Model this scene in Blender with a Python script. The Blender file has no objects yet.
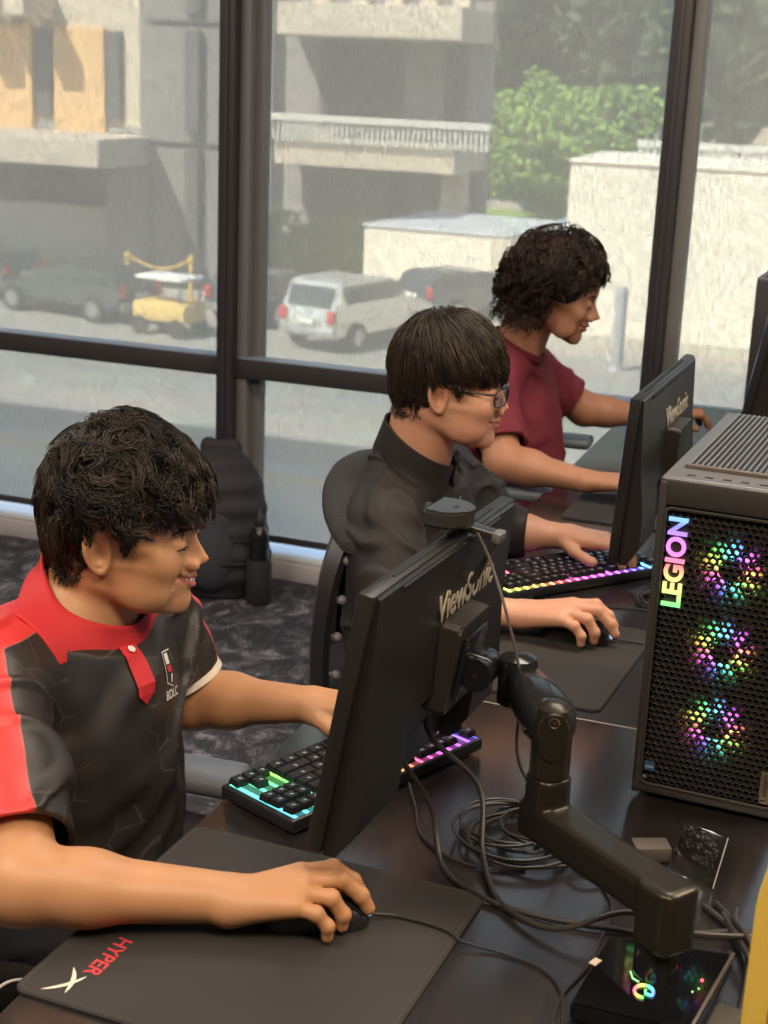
import bpy, bmesh, math, random
import numpy as np
from mathutils import Vector, Matrix, Euler

PI = math.pi
R = math.radians
scene = bpy.context.scene
COL = scene.collection

# ------------------------------------------------------------------ camera
CAM_H, CAM_YAW, CAM_PITCH, CAM_ROLL, CAM_F = 1.63, R(19.5), R(16.3), R(2.45), 1500.0
fw = Vector((-math.sin(CAM_YAW) * math.cos(CAM_PITCH), math.cos(CAM_YAW) * math.cos(CAM_PITCH), -math.sin(CAM_PITCH)))
rt0 = Vector((math.cos(CAM_YAW), math.sin(CAM_YAW), 0))
up0 = rt0.cross(fw)
rt = rt0 * math.cos(CAM_ROLL) + up0 * math.sin(CAM_ROLL)
up = -rt0 * math.sin(CAM_ROLL) + up0 * math.cos(CAM_ROLL)
cd = bpy.data.cameras.new('camera')
cam = bpy.data.objects.new('camera', cd)
COL.objects.link(cam)
mw = Matrix((rt, up, -fw)).transposed().to_4x4()
mw.translation = Vector((0, 0, CAM_H))
cam.matrix_world = mw
cd.sensor_fit = 'VERTICAL'
cd.sensor_height = 36.0
cd.lens = CAM_F * 36.0 / 1024.0
cd.clip_start = 0.05
cd.clip_end = 400
cd.dof.use_dof = True
cd.dof.focus_distance = 1.95
cd.dof.aperture_fstop = 0.0527 / 0.0056
scene.camera = cam

# ------------------------------------------------------------------ world, sun, room lamps, exposure
scene.view_settings.view_transform = 'Standard'
scene.view_settings.look = 'None'
scene.view_settings.exposure = 0.45
scene.view_settings.gamma = 1.0
scene.view_settings.use_curve_mapping = False
scene.cycles.use_denoising = True
scene.cycles.max_bounces = 8
scene.cycles.transparent_max_bounces = 16
scene.cycles.sample_clamp_indirect = 4.0
scene.cycles.caustics_reflective = False
scene.cycles.caustics_refractive = False

w = bpy.data.worlds.new('world')
scene.world = w
w.use_nodes = True
wn = w.node_tree
wn.nodes.clear()
wo = wn.nodes.new('ShaderNodeOutputWorld')
wb = wn.nodes.new('ShaderNodeBackground')
ws = wn.nodes.new('ShaderNodeTexSky')
ws.sky_type = 'NISHITA'
ws.sun_disc = False
ws.sun_elevation = R(50)
ws.sun_rotation = R(200)
wb.inputs[1].default_value = 0.42
wn.links.new(ws.outputs[0], wb.inputs[0])
wn.links.new(wb.outputs[0], wo.inputs[0])

sd = bpy.data.lights.new('sun', 'SUN')
sd.energy = 16.0
sd.angle = R(0.5)
sd.color = (1.0, 0.95, 0.86)
sun = bpy.data.objects.new('sun', sd)
COL.objects.link(sun)
sun.rotation_euler = (-Vector((-0.50, -0.72, 1.0))).to_track_quat('-Z', 'Y').to_euler()


def ceiling_lamp(x, y, sx, sy, power, col):
    ld = bpy.data.lights.new('ceiling_lamp', 'AREA')
    ld.shape = 'RECTANGLE'
    ld.size, ld.size_y = sx, sy
    ld.energy = power
    ld.color = col
    o = bpy.data.objects.new('ceiling_lamp', ld)
    COL.objects.link(o)
    o.location = (x, y, 2.93)
    return o


WARM = (1.0, 0.80, 0.58)
NEUT = (1.0, 0.90, 0.78)
ceiling_lamp(0.3, 0.2, 1.2, 0.6, 47, WARM)
ceiling_lamp(1.6, 2.4, 1.2, 0.6, 38, WARM)
ceiling_lamp(-1.6, 0.2, 0.6, 1.2, 36, NEUT)
ceiling_lamp(-0.2, 2.6, 1.2, 0.6, 26, NEUT)
ceiling_lamp(-3.2, 2.2, 1.2, 0.6, 30, NEUT)

# ------------------------------------------------------------------ helpers
MATS = {}


def nt(m):
    m.use_nodes = True
    t = m.node_tree
    return t, t.nodes, t.links, t.nodes.get('Principled BSDF')


def mat(name, col=(0.5, 0.5, 0.5), rough=0.5, metal=0.0, emit=None, estr=0.0, spec=0.5, bump=None, bstr=0.2,
        var=0.0, vscale=8.0, sub=0.0, coat=0.0, trans=0.0, alpha=1.0, sheen=0.0):
    if name in MATS:
        return MATS[name]
    m = bpy.data.materials.new(name)
    t, N, L, b = nt(m)
    b.inputs['Base Color'].default_value = (*col, 1)
    b.inputs['Roughness'].default_value = rough
    b.inputs['Metallic'].default_value = metal
    b.inputs['Specular IOR Level'].default_value = spec
    b.inputs['Coat Weight'].default_value = coat
    b.inputs['Transmission Weight'].default_value = trans
    b.inputs['Alpha'].default_value = alpha
    b.inputs['Sheen Weight'].default_value = sheen
    if sub:
        b.inputs['Subsurface Weight'].default_value = sub
        b.inputs['Subsurface Radius'].default_value = (0.012, 0.005, 0.003)
        b.inputs['Subsurface Scale'].default_value = 0.6
    if emit:
        b.inputs['Emission Color'].default_value = (*emit, 1)
        b.inputs['Emission Strength'].default_value = estr
    tc = N.new('ShaderNodeTexCoord')
    if var:
        n = N.new('ShaderNodeTexNoise')
        n.inputs['Scale'].default_value = vscale
        n.inputs['Detail'].default_value = 4
        L.new(tc.outputs['Object'], n.inputs['Vector'])
        mx = N.new('ShaderNodeMix')
        mx.data_type = 'RGBA'
        mx.inputs[6].default_value = (*[max(0, c * (1 - var)) for c in col], 1)
        mx.inputs[7].default_value = (*[min(1, c * (1 + var)) for c in col], 1)
        L.new(n.outputs['Fac'], mx.inputs[0])
        L.new(mx.outputs[2], b.inputs['Base Color'])
    if bump:
        n = N.new('ShaderNodeTexNoise')
        n.inputs['Scale'].default_value = bump
        n.inputs['Detail'].default_value = 3
        L.new(tc.outputs['Object'], n.inputs['Vector'])
        bp = N.new('ShaderNodeBump')
        bp.inputs['Strength'].default_value = bstr
        bp.inputs['Distance'].default_value = 0.01
        L.new(n.outputs['Fac'], bp.inputs['Height'])
        L.new(bp.outputs[0], b.inputs['Normal'])
    MATS[name] = m
    return m


def empty(name, loc, label=None, cat=None, group=None, rz=0.0):
    o = bpy.data.objects.new(name, None)
    o.empty_display_size = 0.05
    COL.objects.link(o)
    o.location = loc
    o.rotation_euler = (0, 0, rz)
    tag(o, label, cat, group)
    return o


def tag(o, label=None, cat=None, group=None, kind=None):
    if label:
        o['label'] = label
    if cat:
        o['category'] = cat
    if group:
        o['group'] = group
    if kind:
        o['kind'] = kind
    return o


class MB:
    """collects shapes and links them as one mesh object"""

    def __init__(s):
        s.bm = bmesh.new()

    def box(s, c, d, M=None, bev=0.0, seg=2, mi=0):
        g = bmesh.ops.create_cube(s.bm, size=1.0)
        vs = g['verts']
        for v in vs:
            v.co = Vector((v.co.x * d[0], v.co.y * d[1], v.co.z * d[2]))
        fs = list({f for v in vs for f in v.link_faces})
        if bev > 0:
            es = list({e for v in vs for e in v.link_edges})
            r = bmesh.ops.bevel(s.bm, geom=es, offset=bev, segments=seg, profile=0.5, affect='EDGES')
            vs = list({v for v in vs if v.is_valid} | set(r['verts']))
            fs = list({f for v in vs for f in v.link_faces})
        T = Matrix.Translation(Vector(c))
        if M is not None:
            T = T @ M.to_4x4()
        for v in vs:
            v.co = T @ v.co
        for f in fs:
            f.material_index = mi
        return s

    def cyl(s, a, b, r, r2=None, n=24, mi=0, cap=True):
        a, b = Vector(a), Vector(b)
        if r2 is None:
            r2 = r
        q = (b - a).to_track_quat('Z', 'Y')
        ra, rb = [], []
        for i in range(n):
            t = 2 * PI * i / n
            d = q @ Vector((math.cos(t), math.sin(t), 0))
            ra.append(s.bm.verts.new(a + d * r))
            rb.append(s.bm.verts.new(b + d * r2))
        for i in range(n):
            f = s.bm.faces.new((ra[i], ra[(i + 1) % n], rb[(i + 1) % n], rb[i]))
            f.material_index = mi
        if cap:
            f = s.bm.faces.new(ra[::-1]); f.material_index = mi
            f = s.bm.faces.new(rb); f.material_index = mi
        return s

    def lathe(s, o, axis, prof, n=32, mi=0):
        """prof: list of (r, h) along axis from o"""
        o = Vector(o)
        q = Vector(axis).to_track_quat('Z', 'Y')
        rows = []
        for (r, h) in prof:
            rows.append([s.bm.verts.new(o + q @ Vector((r * math.cos(2 * PI * i / n), r * math.sin(2 * PI * i / n), h))) for i in range(n)])
        for k in range(len(rows) - 1):
            for i in range(n):
                f = s.bm.faces.new((rows[k][i], rows[k][(i + 1) % n], rows[k + 1][(i + 1) % n], rows[k + 1][i]))
                f.material_index = mi
        f = s.bm.faces.new(rows[0][::-1]); f.material_index = mi
        f = s.bm.faces.new(rows[-1]); f.material_index = mi
        return s

    def tube(s, pts, r, n=8, mi=0, smooth_pts=0, taper=None):
        pts = [Vector(p) for p in pts]
        if smooth_pts:
            pts = spline(pts, smooth_pts)
        rows = []
        prev = None
        m = len(pts)
        for k, p in enumerate(pts):
            t = (pts[min(k + 1, m - 1)] - pts[max(k - 1, 0)])
            if t.length < 1e-9:
                t = Vector((0, 0, 1))
            t.normalize()
            if prev is None:
                u = t.orthogonal().normalized()
            else:
                u = (prev - t * prev.dot(t))
                u = u.normalized() if u.length > 1e-6 else t.orthogonal().normalized()
            prev = u
            v = t.cross(u)
            rr = r(k / (m - 1)) if callable(r) else r
            rows.append([s.bm.verts.new(p + (u * math.cos(2 * PI * i / n) + v * math.sin(2 * PI * i / n)) * rr) for i in range(n)])
        for k in range(m - 1):
            for i in range(n):
                f = s.bm.faces.new((rows[k][i], rows[k][(i + 1) % n], rows[k + 1][(i + 1) % n], rows[k + 1][i]))
                f.material_index = mi
        f = s.bm.faces.new(rows[0][::-1]); f.material_index = mi
        f = s.bm.faces.new(rows[-1]); f.material_index = mi
        return s

    def prism(s, poly, h0, h1, M=None, mi=0):
        """poly in xy, extruded z h0..h1, then transformed by M (4x4)"""
        M = M or Matrix.Identity(4)
        a = [s.bm.verts.new(M @ Vector((p[0], p[1], h0))) for p in poly]
        b = [s.bm.verts.new(M @ Vector((p[0], p[1], h1))) for p in poly]
        n = len(poly)
        f = s.bm.faces.new(a[::-1]); f.material_index = mi
        f = s.bm.faces.new(b); f.material_index = mi
        for i in range(n):
            f = s.bm.faces.new((a[i], a[(i + 1) % n], b[(i + 1) % n], b[i])); f.material_index = mi
        return s

    def ball(s, c, r, M=None, mi=0, sub=3):
        g = bmesh.ops.create_icosphere(s.bm, subdivisions=sub, radius=1.0)
        d = (r, r, r) if not hasattr(r, '__len__') else r
        for v in g['verts']:
            p = Vector((v.co.x * d[0], v.co.y * d[1], v.co.z * d[2]))
            if M is not None:
                p = M @ p
            v.co = p + Vector(c)
        for f in {f for v in g['verts'] for f in v.link_faces}:
            f.material_index = mi
        return s

    def xf(s, M):
        for v in s.bm.verts:
            v.co = M @ v.co
        return s

    def build(s, name, mats, parent=None, smooth=True, world=False, angle=35):
        bmesh.ops.recalc_face_normals(s.bm, faces=s.bm.faces)
        me = bpy.data.meshes.new(name)
        if world and parent is not None:
            p = parent
            while p is not None:
                off = p.location
                for v in s.bm.verts:
                    v.co -= off
                p = p.parent
        if smooth:
            for f in s.bm.faces:
                f.smooth = True
            ca = math.cos(R(angle))
            for e in s.bm.edges:
                if len(e.link_faces) == 2:
                    if e.link_faces[0].normal.dot(e.link_faces[1].normal) < ca:
                        e.smooth = False
        s.bm.to_mesh(me)
        s.bm.free()
        if not isinstance(mats, (list, tuple)):
            mats = [mats]
        for m in mats:
            me.materials.append(m)
        o = bpy.data.objects.new(name, me)
        COL.objects.link(o)
        if parent is not None:
            o.parent = parent
        return o


def spline(pts, n):
    out = []
    P = [pts[0]] + list(pts) + [pts[-1]]
    for i in range(1, len(P) - 2):
        p0, p1, p2, p3 = P[i - 1], P[i], P[i + 1], P[i + 2]
        for k in range(n):
            t = k / n
            out.append(0.5 * ((2 * p1) + (p2 - p0) * t + (2 * p0 - 5 * p1 + 4 * p2 - p3) * t * t + (3 * p1 - p0 - 3 * p2 + p3) * t ** 3))
    out.append(P[-2])
    return out


def rrect(w, h, r, n=6):
    out = []
    for cx, cy, a0 in ((w / 2 - r, h / 2 - r, 0), (-w / 2 + r, h / 2 - r, 90), (-w / 2 + r, -h / 2 + r, 180), (w / 2 - r, -h / 2 + r, 270)):
        for k in range(n + 1):
            a = R(a0 + 90 * k / n)
            out.append((cx + r * math.cos(a), cy + r * math.sin(a)))
    return out


def copy_tree(o, parent=None):
    c = o.copy()
    COL.objects.link(c)
    c.parent = parent
    for ch in list(o.children):
        copy_tree(ch, c)
    return c


def text_mesh(body, size, ext, bold=0.0, align='CENTER', shear=0.0, space=1.0):
    cu = bpy.data.curves.new('t', 'FONT')
    cu.body = body
    cu.size = size
    cu.extrude = ext
    cu.offset = bold
    cu.align_x = align
    cu.align_y = 'CENTER'
    cu.shear = shear
    cu.space_character = space
    cu.resolution_u = 4
    o = bpy.data.objects.new('t', cu)
    COL.objects.link(o)
    dg = bpy.context.evaluated_depsgraph_get()
    me = bpy.data.meshes.new_from_object(o.evaluated_get(dg))
    bpy.data.objects.remove(o)
    return me


def text_obj(name, body, size, ext, M, m, parent=None, **kw):
    me = text_mesh(body, size, ext, **kw)
    me.transform(M)
    me.materials.clear()
    me.materials.append(m)
    o = bpy.data.objects.new(name, me)
    COL.objects.link(o)
    if parent is not None:
        o.parent = parent
    return o


def frame(o, x, y, z):
    """matrix with given columns"""
    M = Matrix((Vector(x), Vector(y), Vector(z))).transposed().to_4x4()
    M.translation = Vector(o)
    return M


# ------------------------------------------------------------------ implicit surfaces (people, clothes, soft shapes)
def smin(a, b, k):
    if k <= 0:
        return np.minimum(a, b)
    h = np.clip(0.5 + 0.5 * (b - a) / k, 0, 1)
    return b + (a - b) * h - k * h * (1 - h)


def smax(a, b, k):
    return -smin(-a, -b, k)


class Prim:
    def __init__(s, fn, c, r, op='u', k=0.01):
        s.fn, s.c, s.r, s.op, s.k = fn, np.array(c, float), r, op, k


def capsule(a, b, ra, rb, op='u', k=0.01, flat=None):
    """tapered capsule; flat=(axis, factor) squashes it along a unit axis"""
    a, b = np.array(a, float), np.array(b, float)
    ab = b - a
    L2 = ab @ ab + 1e-12
    ax = None
    if flat is not None:
        ax = np.array(flat[0], float)
        ax /= np.linalg.norm(ax)
        fac = flat[1]

    def fn(P):
        d = P - a
        t = np.clip(d @ ab / L2, 0, 1)
        q = d - t[:, None] * ab
        if ax is not None:
            n = q @ ax
            q = q + (n * (1 / fac - 1))[:, None] * ax
        r = ra + (rb - ra) * t
        dd = np.sqrt((q * q).sum(1)) - r
        return dd if ax is None else dd * min(1, fac) ** 0.5
    c = (a + b) / 2
    return Prim(fn, c, np.sqrt(L2) / 2 + max(ra, rb) * 1.1, op, k)


def ellip(c, r, rot=None, op='u', k=0.01):
    c = np.array(c, float)
    r = np.array(r, float)
    Rm = None if rot is None else np.array(rot, float)

    def fn(P):
        d = P - c
        if Rm is not None:
            d = d @ Rm          # rot columns are the local axes in the outer frame
        k0 = np.sqrt(((d / r) ** 2).sum(1)) + 1e-9
        k1 = np.sqrt(((d / (r * r)) ** 2).sum(1)) + 1e-9
        return k0 * (k0 - 1) / k1
    return Prim(fn, c, r.max(), op, k)


def halfspace(p, n, op='i', k=0.003):
    """keeps the side opposite to n"""
    p = np.array(p, float)
    n = np.array(n, float)
    n /= np.linalg.norm(n)
    return Prim(lambda P: (P - p) @ n, p, 1e9, op, k)


def transform(prims, Rm, T, s=1.0):
    out = []
    Rm = np.array(Rm, float)
    T = np.array(T, float)
    for p in prims:
        f = p.fn
        out.append(Prim((lambda P, f=f: f(((P - T) @ Rm) / s) * s), Rm @ (p.c * s) + T, p.r * s, p.op, p.k * s))
    return out


def evaluate(prims, P, c=None, br=None):
    d = np.full(len(P), 0.25)
    for p in prims:
        if c is not None and p.r < 1e8 and np.linalg.norm(p.c - c) > p.r * 1.25 + br + p.k * 2 + 0.004:
            continue
        v = p.fn(P)
        if p.op == 'u':
            d = smin(d, v, p.k)
        elif p.op == 's':
            d = smax(d, -v, p.k)
        elif p.op == 'i':
            d = smax(d, v, p.k)
        elif p.op == 'd':      # displacement
            d = d + v
    return d


CORN = [(0, 0, 0), (1, 0, 0), (0, 1, 0), (1, 1, 0), (0, 0, 1), (1, 0, 1), (0, 1, 1), (1, 1, 1)]
EDG = [(0, 1), (2, 3), (4, 5), (6, 7), (0, 2), (1, 3), (4, 6), (5, 7), (0, 4), (1, 5), (2, 6), (3, 7)]


def iso(prims, lo, hi, h, nb=14):
    lo = np.array(lo, float)
    hi = np.array(hi, float)
    n = np.ceil((hi - lo) / (h * nb)).astype(int)
    bw = h * nb
    ii = np.stack(np.meshgrid(*[np.arange(k) for k in n], indexing='ij'), -1).reshape(-1, 3)
    cen = lo + (ii + 0.5) * bw
    d = evaluate(prims, cen)
    br = bw * 0.87
    keep = ii[np.abs(d) < br * 1.6 + 0.004]
    g = np.stack(np.meshgrid(*[np.arange(nb + 1)] * 3, indexing='ij'), -1).reshape(-1, 3)
    keys, vpos, quads = [], [], []
    BIG = 1 << 20

    def key(a):
        return (a[..., 0] * BIG + a[..., 1]) * BIG + a[..., 2]
    for b in keep:
        base = b * nb
        P = lo + (base + g) * h
        v = evaluate(prims, P, lo + (b + 0.5) * bw, br)
        if v.min() > 0 or v.max() < 0:
            continue
        V = v.reshape(nb + 1, nb + 1, nb + 1)
        S = V < 0
        cnt = np.zeros((nb, nb, nb), int)
        for c in CORN:
            cnt += S[c[0]:c[0] + nb, c[1]:c[1] + nb, c[2]:c[2] + nb]
        act = np.argwhere((cnt > 0) & (cnt < 8))
        if len(act) == 0:
            continue
        cv = np.stack([V[act[:, 0] + c[0], act[:, 1] + c[1], act[:, 2] + c[2]] for c in CORN], 1)
        acc = np.zeros((len(act), 3))
        num = np.zeros(len(act))
        for (e0, e1) in EDG:
            a0, a1 = cv[:, e0], cv[:, e1]
            m = (a0 < 0) != (a1 < 0)
            t = np.where(m, a0 / np.where(m, a0 - a1, 1), 0)
            p0, p1 = np.array(CORN[e0]), np.array(CORN[e1])
            acc += np.where(m[:, None], p0 + t[:, None] * (p1 - p0), 0)
            num += m
        keys.append(key(base + act))
        vpos.append(lo + (base + act + acc / num[:, None]) * h)
        for ax in range(3):
            o = [0, 0, 0]
            o[ax] = 1
            A = S[:nb, :nb, :nb]
            B = S[o[0]:o[0] + nb, o[1]:o[1] + nb, o[2]:o[2] + nb]
            e = np.argwhere(A != B)
            if len(e) == 0:
                continue
            u, w_ = (ax + 1) % 3, (ax + 2) % 3
            du = np.zeros(3, int); du[u] = 1
            dw = np.zeros(3, int); dw[w_] = 1
            G = base + e
            q = np.stack([key(G - du - dw), key(G - dw), key(G), key(G - du)], 1)
            ins = A[e[:, 0], e[:, 1], e[:, 2]]
            q = np.where(ins[:, None], q, q[:, ::-1])
            quads.append(q)
    keys = np.concatenate(keys)
    vpos = np.concatenate(vpos)
    quads = np.concatenate(quads)
    o = np.argsort(keys)
    keys, vpos = keys[o], vpos[o]
    idx = np.clip(np.searchsorted(keys, quads), 0, len(keys) - 1)
    ok = (keys[idx] == quads).all(1)
    return vpos, idx[ok]


def np_mesh(name, V, F, mats, parent=None, world=False, smooth=True):
    V = np.array(V, float)
    if world and parent is not None:
        p = parent
        while p is not None:
            V = V - np.array(p.location)
            p = p.parent
    me = bpy.data.meshes.new(name)
    nf = len(F)
    k = F.shape[1]
    me.vertices.add(len(V))
    me.vertices.foreach_set('co', V.astype(np.float32).ravel())
    me.loops.add(nf * k)
    me.loops.foreach_set('vertex_index', F.astype(np.int32).ravel())
    me.polygons.add(nf)
    me.polygons.foreach_set('loop_start', np.arange(0, nf * k, k, dtype=np.int32))
    me.update(calc_edges=True)
    me.validate()
    if smooth:
        me.polygons.foreach_set('use_smooth', np.ones(len(me.polygons), bool))
    if not isinstance(mats, (list, tuple)):
        mats = [mats]
    for m in mats:
        me.materials.append(m)
    o = bpy.data.objects.new(name, me)
    COL.objects.link(o)
    if parent is not None:
        o.parent = parent
    return o


def attr(o, name, vals):
    a = o.data.attributes.new(name, 'FLOAT', 'POINT')
    a.data.foreach_set('value', np.asarray(vals, np.float32))


def vnoise(P, seed=0):
    """smooth value noise on points (N,3), range about -1..1"""
    Pf = np.floor(P)
    f = P - Pf
    f = f * f * (3 - 2 * f)
    I = Pf.astype(np.int64)

    def hsh(x, y, z):
        n = (x * 374761393 + y * 668265263 + z * 2147483647 + seed * 974634777) & 0xffffffff
        n = ((n ^ (n >> 13)) * 1274126177) & 0xffffffff
        return ((n ^ (n >> 16)) & 0xffff) / 32767.5 - 1
    r = 0
    for dx in (0, 1):
        wx = f[:, 0] if dx else 1 - f[:, 0]
        for dy in (0, 1):
            wy = f[:, 1] if dy else 1 - f[:, 1]
            for dz in (0, 1):
                wz = f[:, 2] if dz else 1 - f[:, 2]
                r = r + hsh(I[:, 0] + dx, I[:, 1] + dy, I[:, 2] + dz) * wx * wy * wz
    return r
# ------------------------------------------------------------------ surface materials of the setting
def shade_mat():
    m = bpy.data.materials.new('sun_screen_fabric')
    t, N, L, b = nt(m)
    out = N.get('Material Output')
    tc = N.new('ShaderNodeTexCoord')
    mp = N.new('ShaderNodeMapping')
    mp.inputs['Scale'].default_value = (760, 1, 130)
    L.new(tc.outputs['Object'], mp.inputs['Vector'])
    n1 = N.new('ShaderNodeTexNoise'); n1.inputs['Scale'].default_value = 1.0; n1.inputs['Detail'].default_value = 3
    L.new(mp.outputs[0], n1.inputs['Vector'])
    mp2 = N.new('ShaderNodeMapping')
    mp2.inputs['Scale'].default_value = (330, 1, 24)
    L.new(tc.outputs['Object'], mp2.inputs['Vector'])
    n2 = N.new('ShaderNodeTexNoise'); n2.inputs['Scale'].default_value = 1.0; n2.inputs['Detail'].default_value = 2
    L.new(mp2.outputs[0], n2.inputs['Vector'])
    ad = N.new('ShaderNodeMath'); ad.operation = 'ADD'
    L.new(n1.outputs['Fac'], ad.inputs[0]); L.new(n2.outputs['Fac'], ad.inputs[1])
    mr = N.new('ShaderNodeMapRange')
    mr.inputs['From Min'].default_value = 0.72; mr.inputs['From Max'].default_value = 1.28
    mr.inputs['To Min'].default_value = 0.28; mr.inputs['To Max'].default_value = 0.58
    L.new(ad.outputs[0], mr.inputs['Value'])
    df = N.new('ShaderNodeBsdfDiffuse'); df.inputs['Color'].default_value = (0.54, 0.52, 0.48, 1)
    tl = N.new('ShaderNodeBsdfTranslucent'); tl.inputs['Color'].default_value = (0.62, 0.58, 0.51, 1)
    m1 = N.new('ShaderNodeMixShader'); m1.inputs[0].default_value = 0.55
    L.new(df.outputs[0], m1.inputs[1]); L.new(tl.outputs[0], m1.inputs[2])
    tr = N.new('ShaderNodeBsdfTransparent'); tr.inputs['Color'].default_value = (1, 0.985, 0.95, 1)
    m2 = N.new('ShaderNodeMixShader')
    L.new(mr.outputs[0], m2.inputs[0]); L.new(m1.outputs[0], m2.inputs[1]); L.new(tr.outputs[0], m2.inputs[2])
    L.new(m2.outputs[0], out.inputs[0])
    return m


def carpet_mat():
    m = bpy.data.materials.new('carpet')
    t, N, L, b = nt(m)
    tc = N.new('ShaderNodeTexCoord')
    n = N.new('ShaderNodeTexNoise'); n.inputs['Scale'].default_value = 9; n.inputs['Detail'].default_value = 8; n.inputs['Roughness'].default_value = 0.78; n.inputs['Distortion'].default_value = 1.2
    L.new(tc.outputs['Object'], n.inputs['Vector'])
    n3 = N.new('ShaderNodeTexNoise'); n3.inputs['Scale'].default_value = 170; n3.inputs['Detail'].default_value = 3
    L.new(tc.outputs['Object'], n3.inputs['Vector'])
    ad = N.new('ShaderNodeMath'); ad.operation = 'MULTIPLY_ADD'; ad.inputs[1].default_value = 0.28
    L.new(n3.outputs['Fac'], ad.inputs[0]); L.new(n.outputs['Fac'], ad.inputs[2])
    r = N.new('ShaderNodeValToRGB')
    e = r.color_ramp.elements
    e[0].position = 0.60; e[0].color = (0.030, 0.028, 0.036, 1)
    e[1].position = 0.80; e[1].color = (0.34, 0.33, 0.35, 1)
    e2 = r.color_ramp.elements.new(0.69); e2.color = (0.085, 0.080, 0.095, 1)
    L.new(ad.outputs[0], r.inputs[0])
    L.new(r.outputs[0], b.inputs['Base Color'])
    b.inputs['Roughness'].default_value = 0.95
    bp = N.new('ShaderNodeBump'); bp.inputs['Strength'].default_value = 0.5; bp.inputs['Distance'].default_value = 0.004
    L.new(n3.outputs['Fac'], bp.inputs['Height']); L.new(bp.outputs[0], b.inputs['Normal'])
    return m


def struct(o):
    o['kind'] = 'structure'
    return o


WY = 4.36
M_SHADE = shade_mat()
M_MULL = mat('mullion_paint', (0.060, 0.052, 0.056), 0.42, 0.3)
M_MULL2 = mat('post_paint', (0.20, 0.19, 0.185), 0.5, 0.1)
M_WHITE = mat('wall_paint', (0.62, 0.60, 0.57), 0.7)
M_SILL = mat('sill_aluminium', (0.75, 0.78, 0.80), 0.35, 0.2)
M_BASE = mat('baseboard_paint', (0.50, 0.46, 0.47), 0.6)
M_GLASS = mat('window_glass', (1, 1, 1), 0.0, trans=1.0, spec=0.3)


def glass_simple():
    m = bpy.data.materials.new('clear_window_glass')
    t, N, L, b = nt(m)
    out = N.get('Material Output')
    g = N.new('ShaderNodeBsdfGlossy'); g.inputs['Roughness'].default_value = 0.02
    tr = N.new('ShaderNodeBsdfTransparent'); tr.inputs['Color'].default_value = (0.93, 0.96, 0.95, 1)
    fr = N.new('ShaderNodeFresnel'); fr.inputs['IOR'].default_value = 1.3
    mx = N.new('ShaderNodeMixShader')
    L.new(fr.outputs[0], mx.inputs[0]); L.new(tr.outputs[0], mx.inputs[1]); L.new(g.outputs[0], mx.inputs[2])
    L.new(mx.outputs[0], out.inputs[0])
    return m


M_PANE = glass_simple()

# room shell
XL, XR, YB, ZC = -6.0, 4.0, -4.0, 2.95
struct(MB().box(((XL + XR) / 2, (YB + WY + 0.1) / 2, -0.05), (XR - XL, WY + 0.1 - YB, 0.10)).build('floor', carpet_mat(), smooth=False))
struct(MB().box(((XL + XR) / 2, (YB + WY + 0.1) / 2, ZC + 0.1), (XR - XL + 0.4, WY + 0.3 - YB, 0.2)).build('ceiling', mat('ceiling_paint', (0.55, 0.54, 0.52), 0.9), smooth=False))
struct(MB().box((XL - 0.1, (YB + WY) / 2, ZC / 2), (0.2, WY - YB, ZC)).build('wall_left', M_WHITE, smooth=False))
struct(MB().box((XR + 0.1, (YB + WY) / 2, ZC / 2), (0.2, WY - YB, ZC)).build('wall_right', mat('wall_paint_dark', (0.30, 0.28, 0.26), 0.7), smooth=False))
struct(MB().box(((XL + XR) / 2, YB - 0.1, ZC / 2), (XR - XL + 0.4, 0.2, ZC)).build('wall_near', mat('wall_paint_warm', (0.42, 0.36, 0.28), 0.7), smooth=False))
b = MB()
b.box(((XL + XR) / 2, WY + 0.12, 2.80), (XR - XL, 0.24, 0.30))
b.box(((XL + XR) / 2, WY + 0.15, 0.02), (XR - XL, 0.22, 0.08))
struct(b.build('wall_far', M_WHITE, smooth=False))
struct(MB().box(((XL + XR) / 2, WY - 0.012, 0.030), (XR - XL, 0.024, 0.060), bev=0.003).build('baseboard_far', M_BASE))
struct(MB().box(((XL + XR) / 2, WY + 0.07, 0.0685), (XR - XL, 0.15, 0.015), bev=0.003).build('trim_1', M_SILL))
# the building we stand in, seen from outside it shades the near part of the street
struct(MB().box((0, 6.0 - 1.35, 13.6), (70, 0.3, 21.0)).build('wall_exterior', mat('exterior_concrete', (0.4, 0.38, 0.35), 0.9), smooth=False))

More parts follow.
